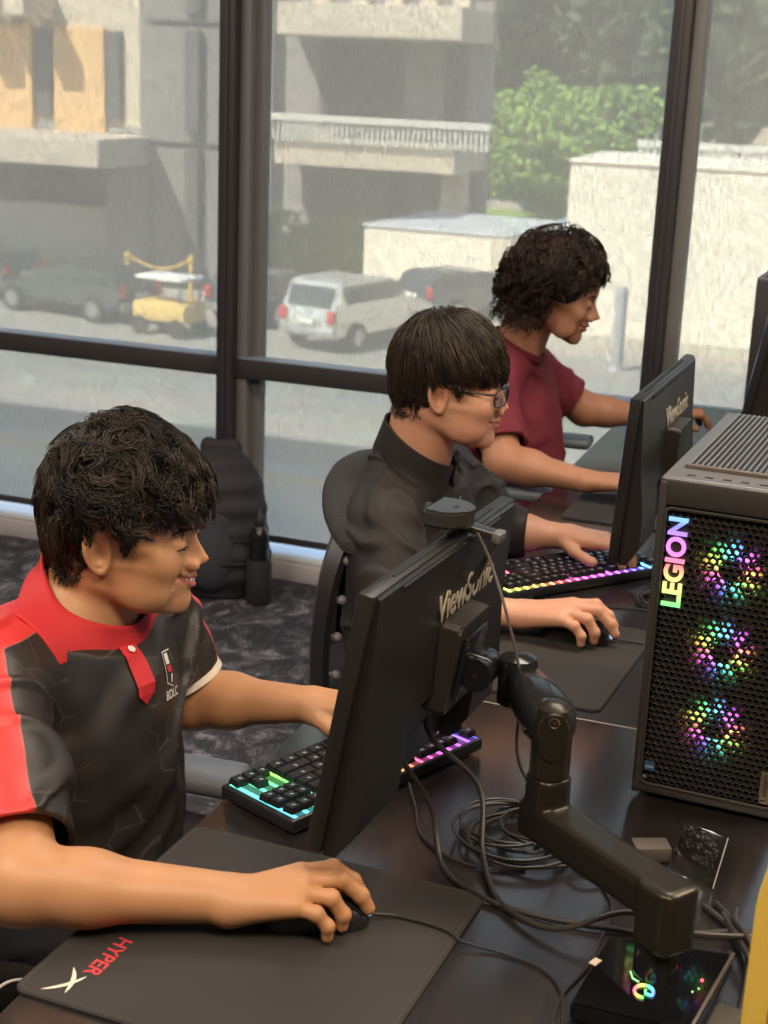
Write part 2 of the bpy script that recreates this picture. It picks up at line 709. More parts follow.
mull_x = [-6.0, -4.79, -3.43, -2.07, -0.71, 0.65, 2.01, 3.37]
k = 0
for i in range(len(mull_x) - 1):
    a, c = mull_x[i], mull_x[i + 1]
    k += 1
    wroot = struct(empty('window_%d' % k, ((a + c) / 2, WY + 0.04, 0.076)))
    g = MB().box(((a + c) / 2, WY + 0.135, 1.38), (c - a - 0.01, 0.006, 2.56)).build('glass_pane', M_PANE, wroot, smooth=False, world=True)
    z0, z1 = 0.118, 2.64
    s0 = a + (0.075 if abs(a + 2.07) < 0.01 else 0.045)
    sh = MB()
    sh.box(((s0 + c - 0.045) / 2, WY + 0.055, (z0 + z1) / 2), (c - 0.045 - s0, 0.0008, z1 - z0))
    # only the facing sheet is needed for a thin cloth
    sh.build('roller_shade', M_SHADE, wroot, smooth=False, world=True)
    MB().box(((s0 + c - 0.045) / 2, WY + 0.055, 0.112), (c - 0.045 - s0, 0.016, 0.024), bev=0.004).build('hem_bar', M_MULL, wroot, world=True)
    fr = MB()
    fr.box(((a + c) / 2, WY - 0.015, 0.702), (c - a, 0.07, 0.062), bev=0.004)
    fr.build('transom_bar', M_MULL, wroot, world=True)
    MB().box(((a + c) / 2, WY - 0.015, 0.7345), (c - a - 0.05, 0.066, 0.003), bev=0.001).build('transom_reflection_strip', mat('sky_reflection_tint', (0.34, 0.40, 0.52), 0.35, 0.3), wroot, world=True)  # added strip, its pale blue paints in the window reflection on the transom
for i, x in enumerate(mull_x):
    b = MB()
    b.box((x - 0.012, WY - 0.02, 1.40), (0.052, 0.12, 2.62), bev=0.004)
    b.box((x - 0.012, WY - 0.083, 1.40), (0.014, 0.008, 2.62), bev=0.002)
    b.box((x + 0.032, WY + 0.0, 1.40), (0.034, 0.08, 2.62), bev=0.003, mi=1)
    if abs(x + 2.07) < 0.01:
        b.box((x + 0.058, WY + 0.03, 1.40), (0.040, 0.05, 2.62), bev=0.003, mi=1)
    struct(b.build('trim_%d' % (i + 2), [M_MULL, M_MULL2]))

# ------------------------------------------------------------------ outside, one storey below
GZ = -5.2
M_CONC = mat('pale_concrete', (0.60, 0.52, 0.42), 0.9, var=0.12, vscale=0.6)
M_CONC_SHADED = mat('shade_darkened_concrete', (0.22, 0.205, 0.20), 0.9, var=0.12, vscale=0.5)  # grey deepened so the colour itself carries the tower wall's shade
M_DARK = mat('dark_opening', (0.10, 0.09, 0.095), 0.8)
M_ORANGE = mat('ochre_panel', (0.70, 0.44, 0.20), 0.8, var=0.06, vscale=0.5)
M_LEAF = mat('leaf_green', (0.24, 0.38, 0.07), 0.7, var=0.4, vscale=1.5)
M_LEAFD = mat('leaf_dark', (0.07, 0.10, 0.045), 0.8, var=0.4, vscale=1.0)
M_BARK = mat('bark', (0.10, 0.075, 0.055), 0.9)
M_YEL = mat('yellow_paint', (0.75, 0.50, 0.08), 0.6)


def ground_mat():
    m = bpy.data.materials.new('street_ground')
    t, N, L, b = nt(m)
    tc = N.new('ShaderNodeTexCoord')
    sx = N.new('ShaderNodeSeparateXYZ')
    L.new(tc.outputs['Object'], sx.inputs[0])
    r = N.new('ShaderNodeMapRange')
    r.inputs['From Min'].default_value = 0; r.inputs['From Max'].default_value = 80
    L.new(sx.outputs[1], r.inputs['Value'])
    c = N.new('ShaderNodeValToRGB')
    c.color_ramp.interpolation = 'CONSTANT'
    E_ = c.color_ramp.elements
    E_[0].position = 0; E_[0].color = (0.50, 0.48, 0.44, 1)
    E_[1].position = 0.30; E_[1].color = (0.34, 0.33, 0.31, 1)
    e = E_.new(0.265); e.color = (0.60, 0.55, 0.46, 1)
    e = E_.new(0.285); e.color = (0.62, 0.50, 0.26, 1)
    e = E_.new(0.292); e.color = (0.50, 0.49, 0.46, 1)
    e = E_.new(0.47); e.color = (0.46, 0.41, 0.35, 1)
    L.new(r.outputs[0], c.inputs[0])
    n = N.new('ShaderNodeTexNoise'); n.inputs['Scale'].default_value = 0.8; n.inputs['Detail'].default_value = 5
    L.new(tc.outputs['Object'], n.inputs['Vector'])
    mx = N.new('ShaderNodeMix'); mx.data_type = 'RGBA'; mx.blend_type = 'MULTIPLY'; mx.inputs[0].default_value = 0.35
    L.new(c.outputs[0], mx.inputs[6]); L.new(n.outputs['Color'], mx.inputs[7])
    L.new(mx.outputs[2], b.inputs['Base Color'])
    b.inputs['Roughness'].default_value = 0.9
    return m


g = MB().box((0, 70, GZ - 0.1), (260, 150, 0.2)).build('ground', ground_mat(), smooth=False)
struct(g)
g.data.transform(Matrix.Identity(4))

# left building: ochre panelled upper floor over a canopy, beside a grey tower
LB = empty('panelled_building', (-27, 44, GZ), 'ochre panelled building over a deep concrete canopy, seen through the left pane', 'building')
b = MB()
b.box((-30.6, 45.6, -2.1 + 4.3), (14.6, 3.0, 5.2))
b.build('wall', M_CONC, LB, world=True, smooth=False)
b = MB()
for x0, x1 in ((-37, -33.2), (-32.6, -28.35), (-27.55, -25.65)):
    b.box(((x0 + x1) / 2, 44.0, 0.90), (x1 - x0, 0.3, 3.5), bev=0.05)
b.build('cladding', M_ORANGE, LB, world=True, smooth=False)
for x0 in (-27.95, -25.40):
    MB().box((x0, 44.06, 1.2), (0.55, 0.3, 2.7), bev=0.03).build('window', M_DARK, LB, world=True, smooth=False)
for x0 in (-31.2, -30.1, -29.0, -27.9):
    MB().box((x0, 43.2, 3.25), (0.75, 2.0, 0.7), bev=0.03).build('sun_fin', M_CONC, LB, world=True, smooth=False)
MB().box((-29.8, 42.4, -1.02), (12.6, 5.2, 0.85), bev=0.06).build('canopy', mat('canopy_concrete', (0.50, 0.43, 0.36), 0.9), LB, world=True, smooth=False)
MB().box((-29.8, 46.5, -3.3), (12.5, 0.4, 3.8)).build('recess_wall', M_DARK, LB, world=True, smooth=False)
MB().box((-28.6, 44.2, -4.1), (7.0, 0.3, 2.2), bev=0.05).build('garage_door', mat('garage_grey', (0.42, 0.42, 0.42), 0.8), LB, world=True, smooth=False)
MB().box((-24.3, 43.4, -3.3), (1.5, 1.2, 3.8), bev=0.05).build('pillar', mat('pillar_grey', (0.22, 0.21, 0.22), 0.9), LB, world=True, smooth=False)

T = empty('concrete_tower', (-21.6, 44.5, GZ), 'grey concrete stair tower with narrow slit windows, right of the ochre panels', 'building')
q = Matrix.Rotation(R(0), 3, 'Z')
MB().box((-22.55, 43.95, 1.2), (2.75, 1.8, 13.0), q).build('wall', M_CONC_SHADED, T, world=True, smooth=False)
for z0, z1 in ((-4.0, -0.85), (-0.4, 2.65), (3.1, 6.0)):
    MB().box((-22.0, 43.0, (z0 + z1) / 2), (0.5, 0.4, z1 - z0), q, bev=0.03).build('slit_window', M_DARK, T, world=True, smooth=False)
for z0 in (-0.72, 2.9):
    MB().box((-21.8, 43.0, z0), (3.6, 0.12, 0.05), q).build('joint_line', M_DARK, T, world=True, smooth=False)

# centre building with loggias and a white railing
CB = empty('loggia_building', (-20, 58, GZ), 'grey concrete building with deep loggias and a white railing, behind the cars', 'building')
b = MB()
b.box((-22.4, 60.2, -0.4), (9.8, 0.6, 9.8))
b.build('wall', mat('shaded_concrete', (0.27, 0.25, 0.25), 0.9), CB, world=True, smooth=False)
for z0, z1 in ((-2.0, -1.0), (2.9, 4.1)):
    MB().box((-21.7, 57.9, (z0 + z1) / 2), (8.4, 4.2, z1 - z0), bev=0.05).build('floor_slab', M_CONC, CB, world=True, smooth=False)
MB().box((-25.5, 56.3, -0.4), (0.9, 1.2, 9.7), bev=0.05).build('pier', M_CONC_SHADED, CB, world=True, smooth=False)
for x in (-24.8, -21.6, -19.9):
    MB().box((x, 59.2, -3.5), (0.55, 0.8, 3.2), bev=0.03).build('column', M_CONC_SHADED, CB, world=True, smooth=False)
MB().box((-17.95, 57.4, -3.5), (0.9, 0.9, 3.2), bev=0.03).build('column', M_CONC, CB, world=True, smooth=False)
for x in (-25.4, -23.6, -22.0, -20.6, -19.2, -17.9):
    MB().box((x, 57.2, 4.5), (0.7, 0.8, 0.8), bev=0.03).build('upper_fin', M_CONC, CB, world=True, smooth=False)
MB().box((-23.0, 59.95, 1.1), (3.6, 0.3, 3.2)).build('window', M_DARK, CB, world=True, smooth=False)
MB().box((-18.9, 59.95, 1.1), (0.8, 0.3, 3.2)).build('window', M_DARK, CB, world=True, smooth=False)
b = MB()
b.box((-20.9, 55.6, -0.18), (9.6, 0.25, 0.26), bev=0.03)
for i in range(46):
    b.box((-25.6 + 0.2082 * i, 55.6, -0.68), (0.09, 0.08, 0.78))
b.build('railing', mat('white_rail', (0.66, 0.66, 0.62), 0.6), CB, world=True, smooth=False)


def crown(name, root, c, r, m, n, seed, leaf=0.35, solid=True):
    rg = np.random.default_rng(seed)
    V, F = [], []
    for i in range(n):
        d = rg.normal(size=3); d /= np.linalg.norm(d)
        bump = 1 + 0.16 * math.sin(d[0] * 7 + seed) * math.cos(d[1] * 6) + 0.10 * math.sin(d[2] * 11 + d[0] * 9)
        p = np.array(c) + d * np.array(r) * bump * rg.uniform(0.80, 1.03)
        a = rg.normal(size=3); a /= np.linalg.norm(a)
        e = np.cross(a, rg.normal(size=3)); e /= np.linalg.norm(e)
        s = leaf * rg.uniform(0.6, 1.3)
        k = len(V)
        V += [p - a * s, p + e * s * 0.45, p + a * s, p - e * s * 0.45]
        F.append((k, k + 1, k + 2, k + 3))
    o = np_mesh(name, np.array(V), np.array(F), m, root, world=True, smooth=False)
    return o


def tree(loc, rr, hh, m, label, seed, n=3500, leaf=0.4, group=None, name='broadleaf_tree', crown_z=None):
    t = empty(name, loc, label, 'tree', group)
    cz = loc[2] + hh - rr[2] if crown_z is None else crown_z
    b = MB()
    b.tube([loc, (loc[0] + 0.1, loc[1], loc[2] + (cz - loc[2]) * 0.5), (loc[0], loc[1], cz)], lambda q: 0.28 - 0.14 * q, n=8)
    for k in range(5):
        a = k * 1.3 + seed
        b.tube([(loc[0], loc[1], cz - rr[2] * 0.6), (loc[0] + math.cos(a) * rr[0] * 0.6, loc[1] + math.sin(a) * rr[1] * 0.6, cz + rr[2] * 0.3)], lambda q: 0.12 - 0.08 * q, n=6)
    b.build('trunk', M_BARK, t, world=True)
    crown('foliage', t, (loc[0], loc[1], cz), rr, m, n, seed, leaf)
    g = MB().ball((loc[0], loc[1], cz), (rr[0] * 0.80, rr[1] * 0.80, rr[2] * 0.80), sub=3)
    g.build('inner_foliage', m, t, world=True)
    return t


tree((-16.9, 70.5, GZ), (4.7, 3.6, 2.95), 6.75, M_LEAF, 'rounded bright green tree in the middle of the lawn outside', 3, 11000, 0.22)
k = 0
for (x, y, rx, rz, zc, s) in ((-30, 92, 8, 7, 4.5, 1), (-19.5, 95, 7, 7, 5.5, 2), (-11, 88, 5.5, 6.5, 5.5, 4), (-4, 92, 6.5, 6.5, 6.5, 5), (-27, 84, 4.0, 4.2, 4.8, 6)):
    tree((x, y, GZ), (rx, rx, rz), 12, M_LEAFD, ['dark tall tree behind the loggia building', 'dark tall tree straight behind the rounded green tree', 'dark tall tree beside the right window mullion', 'dark tall tree at the far right of the street', 'smaller dark tree between loggia building and tall trees'][k], s, 4200, 0.55, crown_z=zc, name='tall_tree')
    k += 1
MB_l = MB().box((-19.0, 72.0, GZ + 0.06), (10.0, 13.0, 0.12)).build('lawn', mat('grass_green', (0.22, 0.34, 0.06), 0.9, var=0.3, vscale=2), smooth=False)
struct(MB_l)
# far pale building and boundary wall on the right
FB = empty('pale_building', (-8, 110, GZ), 'pale tan building glimpsed between the trees on the far right', 'building')
MB().box((-8, 112, 1.5), (16, 2, 13), bev=0.05).build('wall', M_CONC, FB, world=True, smooth=False)
for i in range(5):
    MB().box((-13 + 2.6 * i, 110.9, 2.2), (1.1, 0.3, 3.6)).build('window', mat('brown_glass', (0.30, 0.14, 0.06), 0.5), FB, world=True, smooth=False)
BR = empty('street_balustrade', (-7.4, 66, GZ), 'white balustrade wall along the street, right of the right window mullion', 'wall')
b = MB(); b.box((-6.4, 64, -0.75), (11.5, 0.4, 0.3), bev=0.03)
b.build('rail', mat('white_rail'), BR, world=True, smooth=False)
b = MB()
for i in range(38):
    b.box((-12.0 + 0.3 * i, 64, -1.45), (0.16, 0.3, 1.2))
b.build('baluster', mat('white_rail'), BR, world=True, smooth=False)
MB().box((-6.4, 64.3, -3.6), (11.5, 0.4, 3.0)).build('base_wall', M_CONC, BR, world=True, smooth=False)

# white cabins
def cabin(c, d, rz, label, mtop):
    o = empty('site_cabin', (c[0], c[1], GZ), label, 'cabin', rz=rz)
    MB().box((0, 0, d[2] / 2), (d[0], d[1], d[2]), bev=0.04).build('body', mat('cabin_white', (0.82, 0.76, 0.66), 0.7), o, smooth=False)
    MB().box((0, 0, d[2] + 0.05), (d[0] + 0.12, d[1] + 0.12, 0.10), bev=0.03).build('roof', mtop, o, smooth=False)
    MB().box((d[0] / 2 - 0.35, -d[1] / 2 - 0.02, d[2] / 2), (0.5, 0.05, d[2] * 0.96), bev=0.02).build('corner_post', mat('cabin_post', (0.62, 0.55, 0.46), 0.8), o, smooth=False)
    return o


M_ROOF = mat('cabin_roof', (0.50, 0.52, 0.56), 0.6)
cabin((-15.0, 49.6), (5.0, 6.2, 1.98), R(-2), 'low white site cabin with a grey roof behind the parked cars', M_ROOF)
cabin((-3.95, 44.4), (11.6, 6.0, 4.70), R(3), 'tall white site cabin filling the view beside the right mullion', mat('cabin_white'))
MB_t = MB().box((0, 0, 0.95), (2.6, 3.0, 1.9), bev=0.1).build('covered_load', mat('blue_tarp', (0.22, 0.38, 0.60), 0.6), smooth=False)
MB_t.location = (-11.9, 54.5, GZ)
tag(MB_t, 'blue tarpaulin covered load between the two white cabins', 'load')
# hedge
H = empty('hedge', (-19.6, 46.6, GZ), 'low mixed green hedge in front of the loggia building', 'hedge')
for k in range(6):
    cx = -22.6 + 0.78 * k
    crown('foliage', H, (cx, 47.0 + 0.35 * k, GZ + 0.85), (0.75, 0.7, 0.85 + 0.25 * (k % 3)), mat('hedge_green', (0.30, 0.32, 0.08), 0.8, var=0.5, vscale=3), 420, 40 + k, 0.18)
    MB().ball((cx, 47.0 + 0.35 * k, GZ + 0.7), (0.62, 0.6, 0.7), sub=2).build('inner_foliage', mat('hedge_green'), H, world=True)
# bollard
BL = empty('bollard', (-7.0, 36.5, GZ), 'tall plain grey bollard post standing in front of the tall white cabin', 'bollard')
MB().lathe((0, 0, 0), (0, 0, 1), [(0.22, 0), (0.20, 0.06), (0.16, 0.08), (0.16, 1.95), (0.13, 2.05), (0.03, 2.1)], 20).build('post', mat('bollard_grey', (0.36, 0.36, 0.38), 0.6), BL)
# yellow posts with a chain
for i, (px, py) in enumerate(((-22.6, 39.9), (-20.7, 40.3), (-20.1, 41.2))):
    o = MB().lathe((0, 0, 0), (0, 0, 1), [(0.14, 0), (0.14, 0.05), (0.06, 0.08), (0.06, 1.2), (0.09, 1.22), (0.09, 1.36), (0.02, 1.4)], 14).build('chain_post', M_YEL)
    o.location = (px, py, GZ)
    tag(o, ['yellow chain post, farthest left of the three', 'yellow chain post in the middle of the three', 'yellow chain post nearest the left window mullion'][i], 'post', 'yellow chain posts')
tag(MB().tube([(-22.6, 39.9, GZ + 1.28), (-21.9, 40.05, GZ + 0.98), (-21.3, 40.2, GZ + 0.98), (-20.7, 40.3, GZ + 1.26)], 0.04, smooth_pts=6).build('barrier_chain', M_YEL), 'yellow chain slung between the chain posts', 'chain')


# cars
def car(loc, rz, col, label, suv=True, name='parked_car'):
    o = empty(name, loc, label, 'car', rz=rz)
    m = mat('car_paint_%s' % str(col), col, 0.3, 0.5, coat=0.6)
    Wd, Lg = 1.9, 4.8
    H1, H2 = (1.05, 1.78) if suv else (0.85, 1.42)
    prof = [(-2.4, 0.38), (-2.42, 0.75), (-2.36, H1), (-2.1, H2 - 0.06), (-1.85, H2), (-0.2, H2), (0.3, H2 - 0.08), (1.0, H1 + 0.05), (2.2, H1 - 0.15), (2.4, 0.75), (2.38, 0.38)]
    P_ = frame((0, 0, 0), (1, 0, 0), (0, 0, 1), (0, -1, 0))
    b = MB()
    b.prism([(x, z) for x, z in prof], -Wd / 2, Wd / 2, P_)
    bm = b.bm
    for v in bm.verts:
        if v.co.z > H1 + 0.02:
            v.co.y *= 0.80
        if abs(v.co.x) > 2.2:
            v.co.y *= 0.93
    es = [e for e in bm.edges]
    bmesh.ops.bevel(bm, geom=es, offset=0.06, segments=2, affect='EDGES')
    b.build('body', m, o)
    gl = mat('car_glass', (0.06, 0.07, 0.08), 0.1, 0.0, spec=0.8)
    b = MB()
    b.box((-2.26, 0, (H1 + H2) / 2 - 0.02), (0.06, 1.32, (H2 - H1) * 0.72), Matrix.Rotation(R(18), 3, 'Y'), bev=0.02)
    b.build('rear_window', gl, o)
    for s in (-1, 1):
        MB().box((-0.6, s * 0.84, (H1 + H2) / 2), (2.5, 0.05, (H2 - H1) * 0.62), Matrix.Rotation(R(-s * 14), 3, 'X'), bev=0.02).build('side_window', gl, o)
        MB().box((-2.43, s * 0.74, 0.92), (0.06, 0.22, 0.34), bev=0.03).build('tail_light', mat('tail_red', (0.55, 0.03, 0.03), 0.3), o)
        for x in (-1.5, 1.5):
            b = MB()
            b.cyl((x, s * 0.82, 0.36), (x, s * 0.98, 0.36), 0.36, n=24)
            wl = b.build('wheel', mat('tyre', (0.03, 0.03, 0.03), 0.8), o)
            MB().cyl((x, s * 0.975, 0.36), (x, s * 0.99, 0.36), 0.22, n=16).build('rim', mat('rim_metal', (0.5, 0.5, 0.52), 0.3, 0.9), wl)
    MB().box((-2.44, 0, 0.52), (0.10, 1.7, 0.22), bev=0.05).build('bumper', mat('car_chrome', (0.6, 0.6, 0.6), 0.3, 0.8), o)
    MB().box((-2.47, 0, 0.78), (0.03, 0.5, 0.13), bev=0.01).build('number_plate', mat('plate_white', (0.8, 0.8, 0.78), 0.5), o)
    return o


car((-14.0, 37.0, GZ), R(77), (0.62, 0.62, 0.60), 'silver white estate car parked with its tail towards the window')
car((-12.7, 42.8, GZ), R(62), (0.12, 0.12, 0.13), 'dark grey car parked beyond the silver white one', suv=False)
car((-17.3, 39.2, GZ), R(80), (0.08, 0.08, 0.10), 'dark car partly hidden by the left window post', suv=False)
car((-22.4, 36.6, GZ), R(168), (0.07, 0.07, 0.08), 'low dark car parked under the canopy, farther left', suv=False)
car((-27.2, 38.4, GZ), R(168), (0.09, 0.08, 0.09), 'dark car with a red tail light at the left frame edge', suv=False)
VV = empty('utility_cart', (-18.6, 35.0, GZ), 'small white and yellow utility cart beside the dark parked cars', 'cart', rz=R(-10))
MB().box((0, 0, 0.62), (1.7, 1.0, 0.5), bev=0.08).build('body', mat('cart_yellow', (0.72, 0.50, 0.16), 0.6), VV)
MB().box((0, 0, 1.50), (1.5, 1.0, 0.10), bev=0.04).build('roof', mat('cart_white', (0.8, 0.8, 0.78), 0.6), VV)
b = MB()
for sx in (-1, 1):
    for sy in (-1, 1):
        b.cyl((0.68 * sx, 0.42 * sy, 0.8), (0.66 * sx, 0.42 * sy, 1.5), 0.03, n=8)
b.build('roof_frame', M_DARK, VV)
for sx in (-1, 1):
    for sy in (-1, 1):
        MB().cyl((0.6 * sx, 0.42 * sy, 0.25), (0.6 * sx, 0.55 * sy, 0.25), 0.25, n=16).build('wheel', mat('tyre'), VV)
# ------------------------------------------------------------------ desks
def desk_mat():
    m = bpy.data.materials.new('dark_laminate')
    t, N, L, b = nt(m)
    tc = N.new('ShaderNodeTexCoord')
    mp = N.new('ShaderNodeMapping'); mp.inputs['Scale'].default_value = (30, 2.0, 10)
    L.new(tc.outputs['Object'], mp.inputs['Vector'])
    n = N.new('ShaderNodeTexNoise'); n.inputs['Scale'].default_value = 2; n.inputs['Detail'].default_value = 6
    L.new(mp.outputs[0], n.inputs['Vector'])
    r = N.new('ShaderNodeValToRGB')
    r.color_ramp.elements[0].color = (0.015, 0.0125, 0.013, 1); r.color_ramp.elements[0].position = 0.35
    r.color_ramp.elements[1].color = (0.026, 0.020, 0.020, 1); r.color_ramp.elements[1].position = 0.7
    L.new(n.outputs['Fac'], r.inputs[0]); L.new(r.outputs[0], b.inputs['Base Color'])
    b.inputs['Roughness'].default_value = 0.27
    b.inputs['Specular IOR Level'].default_value = 0.85
    b.inputs['Coat Weight'].default_value = 0.6
    b.inputs['Coat Roughness'].default_value = 0.16
    return m


M_DESK = desk_mat()
M_DESKE = mat('desk_edge_band', (0.07, 0.045, 0.04), 0.4)
M_STEEL = mat('powder_coated_steel', (0.05, 0.05, 0.055), 0.45, 0.4)
DZ = 0.740
for i, (y0, y1) in enumerate(((0.25, 1.9985), (2.0015, 4.335))):
    D = empty('desk', (-0.375, (y0 + y1) / 2, 0), ['near dark laminate desk under the first boy\'s mouse pad and monitor arm', 'far dark laminate desk beyond the thin seam, under the tower and second keyboard'][i], 'desk', 'bench desks')
    b = MB(); b.box((-0.375, (y0 + y1) / 2, DZ - 0.014), (0.75, y1 - y0, 0.028), bev=0.002)
    b.build('desktop', M_DESK, D, world=True)
    MB().box((-0.7505, (y0 + y1) / 2, DZ - 0.014), (0.0016, y1 - y0 - 0.004, 0.024)).build('edge_band', M_DESKE, D, world=True, smooth=False)
    for sx in (-0.68, -0.06):
        for yy in (y0 + 0.12, y1 - 0.12):
            MB().box((sx, yy, (DZ - 0.03) / 2), (0.05, 0.05, DZ - 0.03), bev=0.004).build('leg', M_STEEL, D, world=True)
    b = MB(); b.box((-0.30, (y0 + y1) / 2, DZ - 0.055), (0.04, y1 - y0 - 0.3, 0.05))
    b.build('rail', M_STEEL, D, world=True, smooth=False)
# pale strip in the seam between the two desks
tag(MB().box((-0.375, 2.0, DZ - 0.0035), (0.75, 0.0024, 0.006)).build('joint_strip', mat('seam_strip', (0.40, 0.33, 0.27), 0.5), smooth=False),
    'thin pale joint strip between the near and far desk tops', 'strip')

# ------------------------------------------------------------------ chairs
M_PL = mat('chair_plastic', (0.028, 0.027, 0.029), 0.42, bump=220, bstr=0.05)
M_PAD = mat('chair_fabric', (0.030, 0.028, 0.029), 0.85, bump=300, bstr=0.4)
M_ARM = mat('armrest_polyurethane', (0.16, 0.18, 0.21), 0.38)
M_CLIP = mat('clip_grey', (0.17, 0.17, 0.18), 0.4)


def sheet(name, fx, nu, nv, th, m, parent):
    b = MB()
    F_, B_ = [], []
    for j in range(nv + 1):
        ra, rb = [], []
        for i in range(nu + 1):
            u, v = -1 + 2 * i / nu, j / nv
            p = Vector(fx(u, v))
            ra.append(b.bm.verts.new(p)); rb.append(b.bm.verts.new(p + Vector((-th, 0, 0))))
        F_.append(ra); B_.append(rb)
    for j in range(nv):
        for i in range(nu):
            b.bm.faces.new((F_[j][i], F_[j][i + 1], F_[j + 1][i + 1], F_[j + 1][i]))
            b.bm.faces.new((B_[j][i], B_[j + 1][i], B_[j + 1][i + 1], B_[j][i + 1]))
    for j in range(nv):
        b.bm.faces.new((F_[j][0], F_[j + 1][0], B_[j + 1][0], B_[j][0]))
        b.bm.faces.new((F_[j][nu], B_[j][nu], B_[j + 1][nu], F_[j + 1][nu]))
    for i in range(nu):
        b.bm.faces.new((F_[0][i], B_[0][i], B_[0][i + 1], F_[0][i + 1]))
        b.bm.faces.new((F_[nv][i], F_[nv][i + 1], B_[nv][i + 1], B_[nv][i]))
    return b.build(name, m, parent, angle=50)


def make_chair(loc, rz, label):
    c = empty('office_chair', loc, label, 'chair', 'black office chairs', rz)
    # seat
    b = MB(); b.box((0.0, 0, 0.445), (0.47, 0.48, 0.075), bev=0.034, seg=4); b.build('seat', M_PAD, c)
    MB().box((0.0, 0, 0.395), (0.40, 0.40, 0.03), bev=0.012).build('seat_pan', M_PL, c)
    xi = lambda v: -0.225 - 0.035 * math.sin(PI * v * 1.0) * (1 - v) + 0.0 * v
    wi = lambda v: (0.165 + 0.055 * math.sin(PI * min(1, v * 0.9 + 0.1) * 0.62)) * (1 - 0.30 * max(0, (v - 0.75) / 0.25) ** 2)
    zi = lambda v: 0.50 + 0.43 * v
    sheet('mesh_panel', lambda u, v: (xi(v) + 0.045 * u * u, wi(v) * u, zi(v)), 14, 16, 0.012, M_PAD, c)
    # outer frame
    for s in (-1, 1):
        b = MB()
        pts = []
        for k in range(13):
            v = k / 12
            pts.append((-0.246 - 0.030 * math.sin(PI * v) + 0.01 * v, s * (wi(v) * 0.98 + 0.008), 0.42 + 0.505 * v))
        rows = []
        for k, p in enumerate(pts):
            v = k / 12
            hw = 0.022 - 0.004 * math.sin(PI * v)
            hh = 0.012
            rows.append([b.bm.verts.new(Vector(p) + Vector((dx * hw, s * dy * hh, 0))) for dx, dy in ((-1, -0.6), (-0.6, 1), (0.6, 1), (1, -0.2), (0.3, -1), (-0.7, -1))])
        for k in range(12):
            for i in range(6):
                b.bm.faces.new((rows[k][i], rows[k][(i + 1) % 6], rows[k + 1][(i + 1) % 6], rows[k + 1][i]))
        b.bm.faces.new(rows[0]); b.bm.faces.new(rows[-1][::-1])
        b.build('back_frame', M_PL, c, angle=50)
        for v in (0.16, 0.33, 0.50, 0.66, 0.82, 0.94):
            b = MB()
            xa = xi(v) + 0.035
            b.cyl((xa - 0.062, s * wi(v) * 0.97, zi(v) - 0.004), (xa - 0.030, s * wi(v) * 0.97, zi(v)), 0.005, n=10)
            b.ball((xa - 0.034, s * (wi(v) * 0.97 + 0.002), zi(v)), 0.009, sub=2)
            b.build('clip', M_CLIP, c)
    sheet('spine', lambda u, v: (-0.285 - 0.015 * math.sin(PI * v) + 0.03 * v, (0.05 + 0.05 * v * v) * u, 0.40 + 0.54 * v), 6, 14, 0.02, M_PL, c)
    # rolled top
    b = MB()
    n, m_ = 20, 14
    rows = []
    for k in range(n + 1):
        u = -1 + 2 * k / n
        cx, cy, cz = -0.262 + 0.05 * u * u, 0.235 * u, 0.948 - 0.070 * abs(u) ** 2.6
        sc = 1 - 0.55 * abs(u) ** 8
        rows.append([b.bm.verts.new(Vector((cx + math.cos(2 * PI * i / m_) * 0.052 * sc, cy, cz + math.sin(2 * PI * i / m_) * 0.024 * sc + 0.006))) for i in range(m_)])
    for k in range(n):
        for i in range(m_):
            b.bm.faces.new((rows[k][i], rows[k][(i + 1) % m_], rows[k + 1][(i + 1) % m_], rows[k + 1][i]))
    b.bm.faces.new(rows[0]); b.bm.faces.new(rows[-1][::-1])
    b.build('top_roll', M_PAD, c, angle=60)
    # arms
    for s in (-1, 1):
        a = MB(); a.box((0.04, s * 0.275, 0.642), (0.27, 0.085, 0.028), bev=0.012, seg=3)
        ar = a.build('armrest', M_ARM, c)
        MB().tube([(-0.02, s * 0.21, 0.40), (-0.02, s * 0.275, 0.42), (-0.02, s * 0.275, 0.645)], 0.019, smooth_pts=5, n=12).build('armrest_post', M_PL, ar)
    # mechanism, column, base
    MB().box((-0.05, 0, 0.355), (0.28, 0.14, 0.055), bev=0.015).build('tilt_mechanism', M_PL, c)
    MB().tube([(-0.12, 0, 0.36), (-0.28, 0, 0.38), (-0.312, 0, 0.44)], 0.024, smooth_pts=5).build('back_bracket', M_PL, c)
    b = MB(); b.cyl((0, 0, 0.10), (0, 0, 0.34), 0.026); b.cyl((0, 0, 0.07), (0, 0, 0.12), 0.045)
    b.build('gas_column', M_STEEL, c)
    for k in range(5):
        a = 2 * PI * k / 5 + 0.3
        d = Vector((math.cos(a), math.sin(a), 0))
        b = MB(); b.tube([d * 0.03 + Vector((0, 0, 0.105)), d * 0.16 + Vector((0, 0, 0.095)), d * 0.29 + Vector((0, 0, 0.078))], lambda q: 0.024 - 0.008 * q, n=10)
        br_ = b.build('base_arm', M_PL, c)
        nrm = Vector((-d.y, d.x, 0))
        b = MB(); b.cyl(d * 0.285 + nrm * 0.022 + Vector((0, 0, 0.028)), d * 0.285 - nrm * 0.022 + Vector((0, 0, 0.028)), 0.028, n=18)
        b.build('caster', M_PL, br_)
    return c


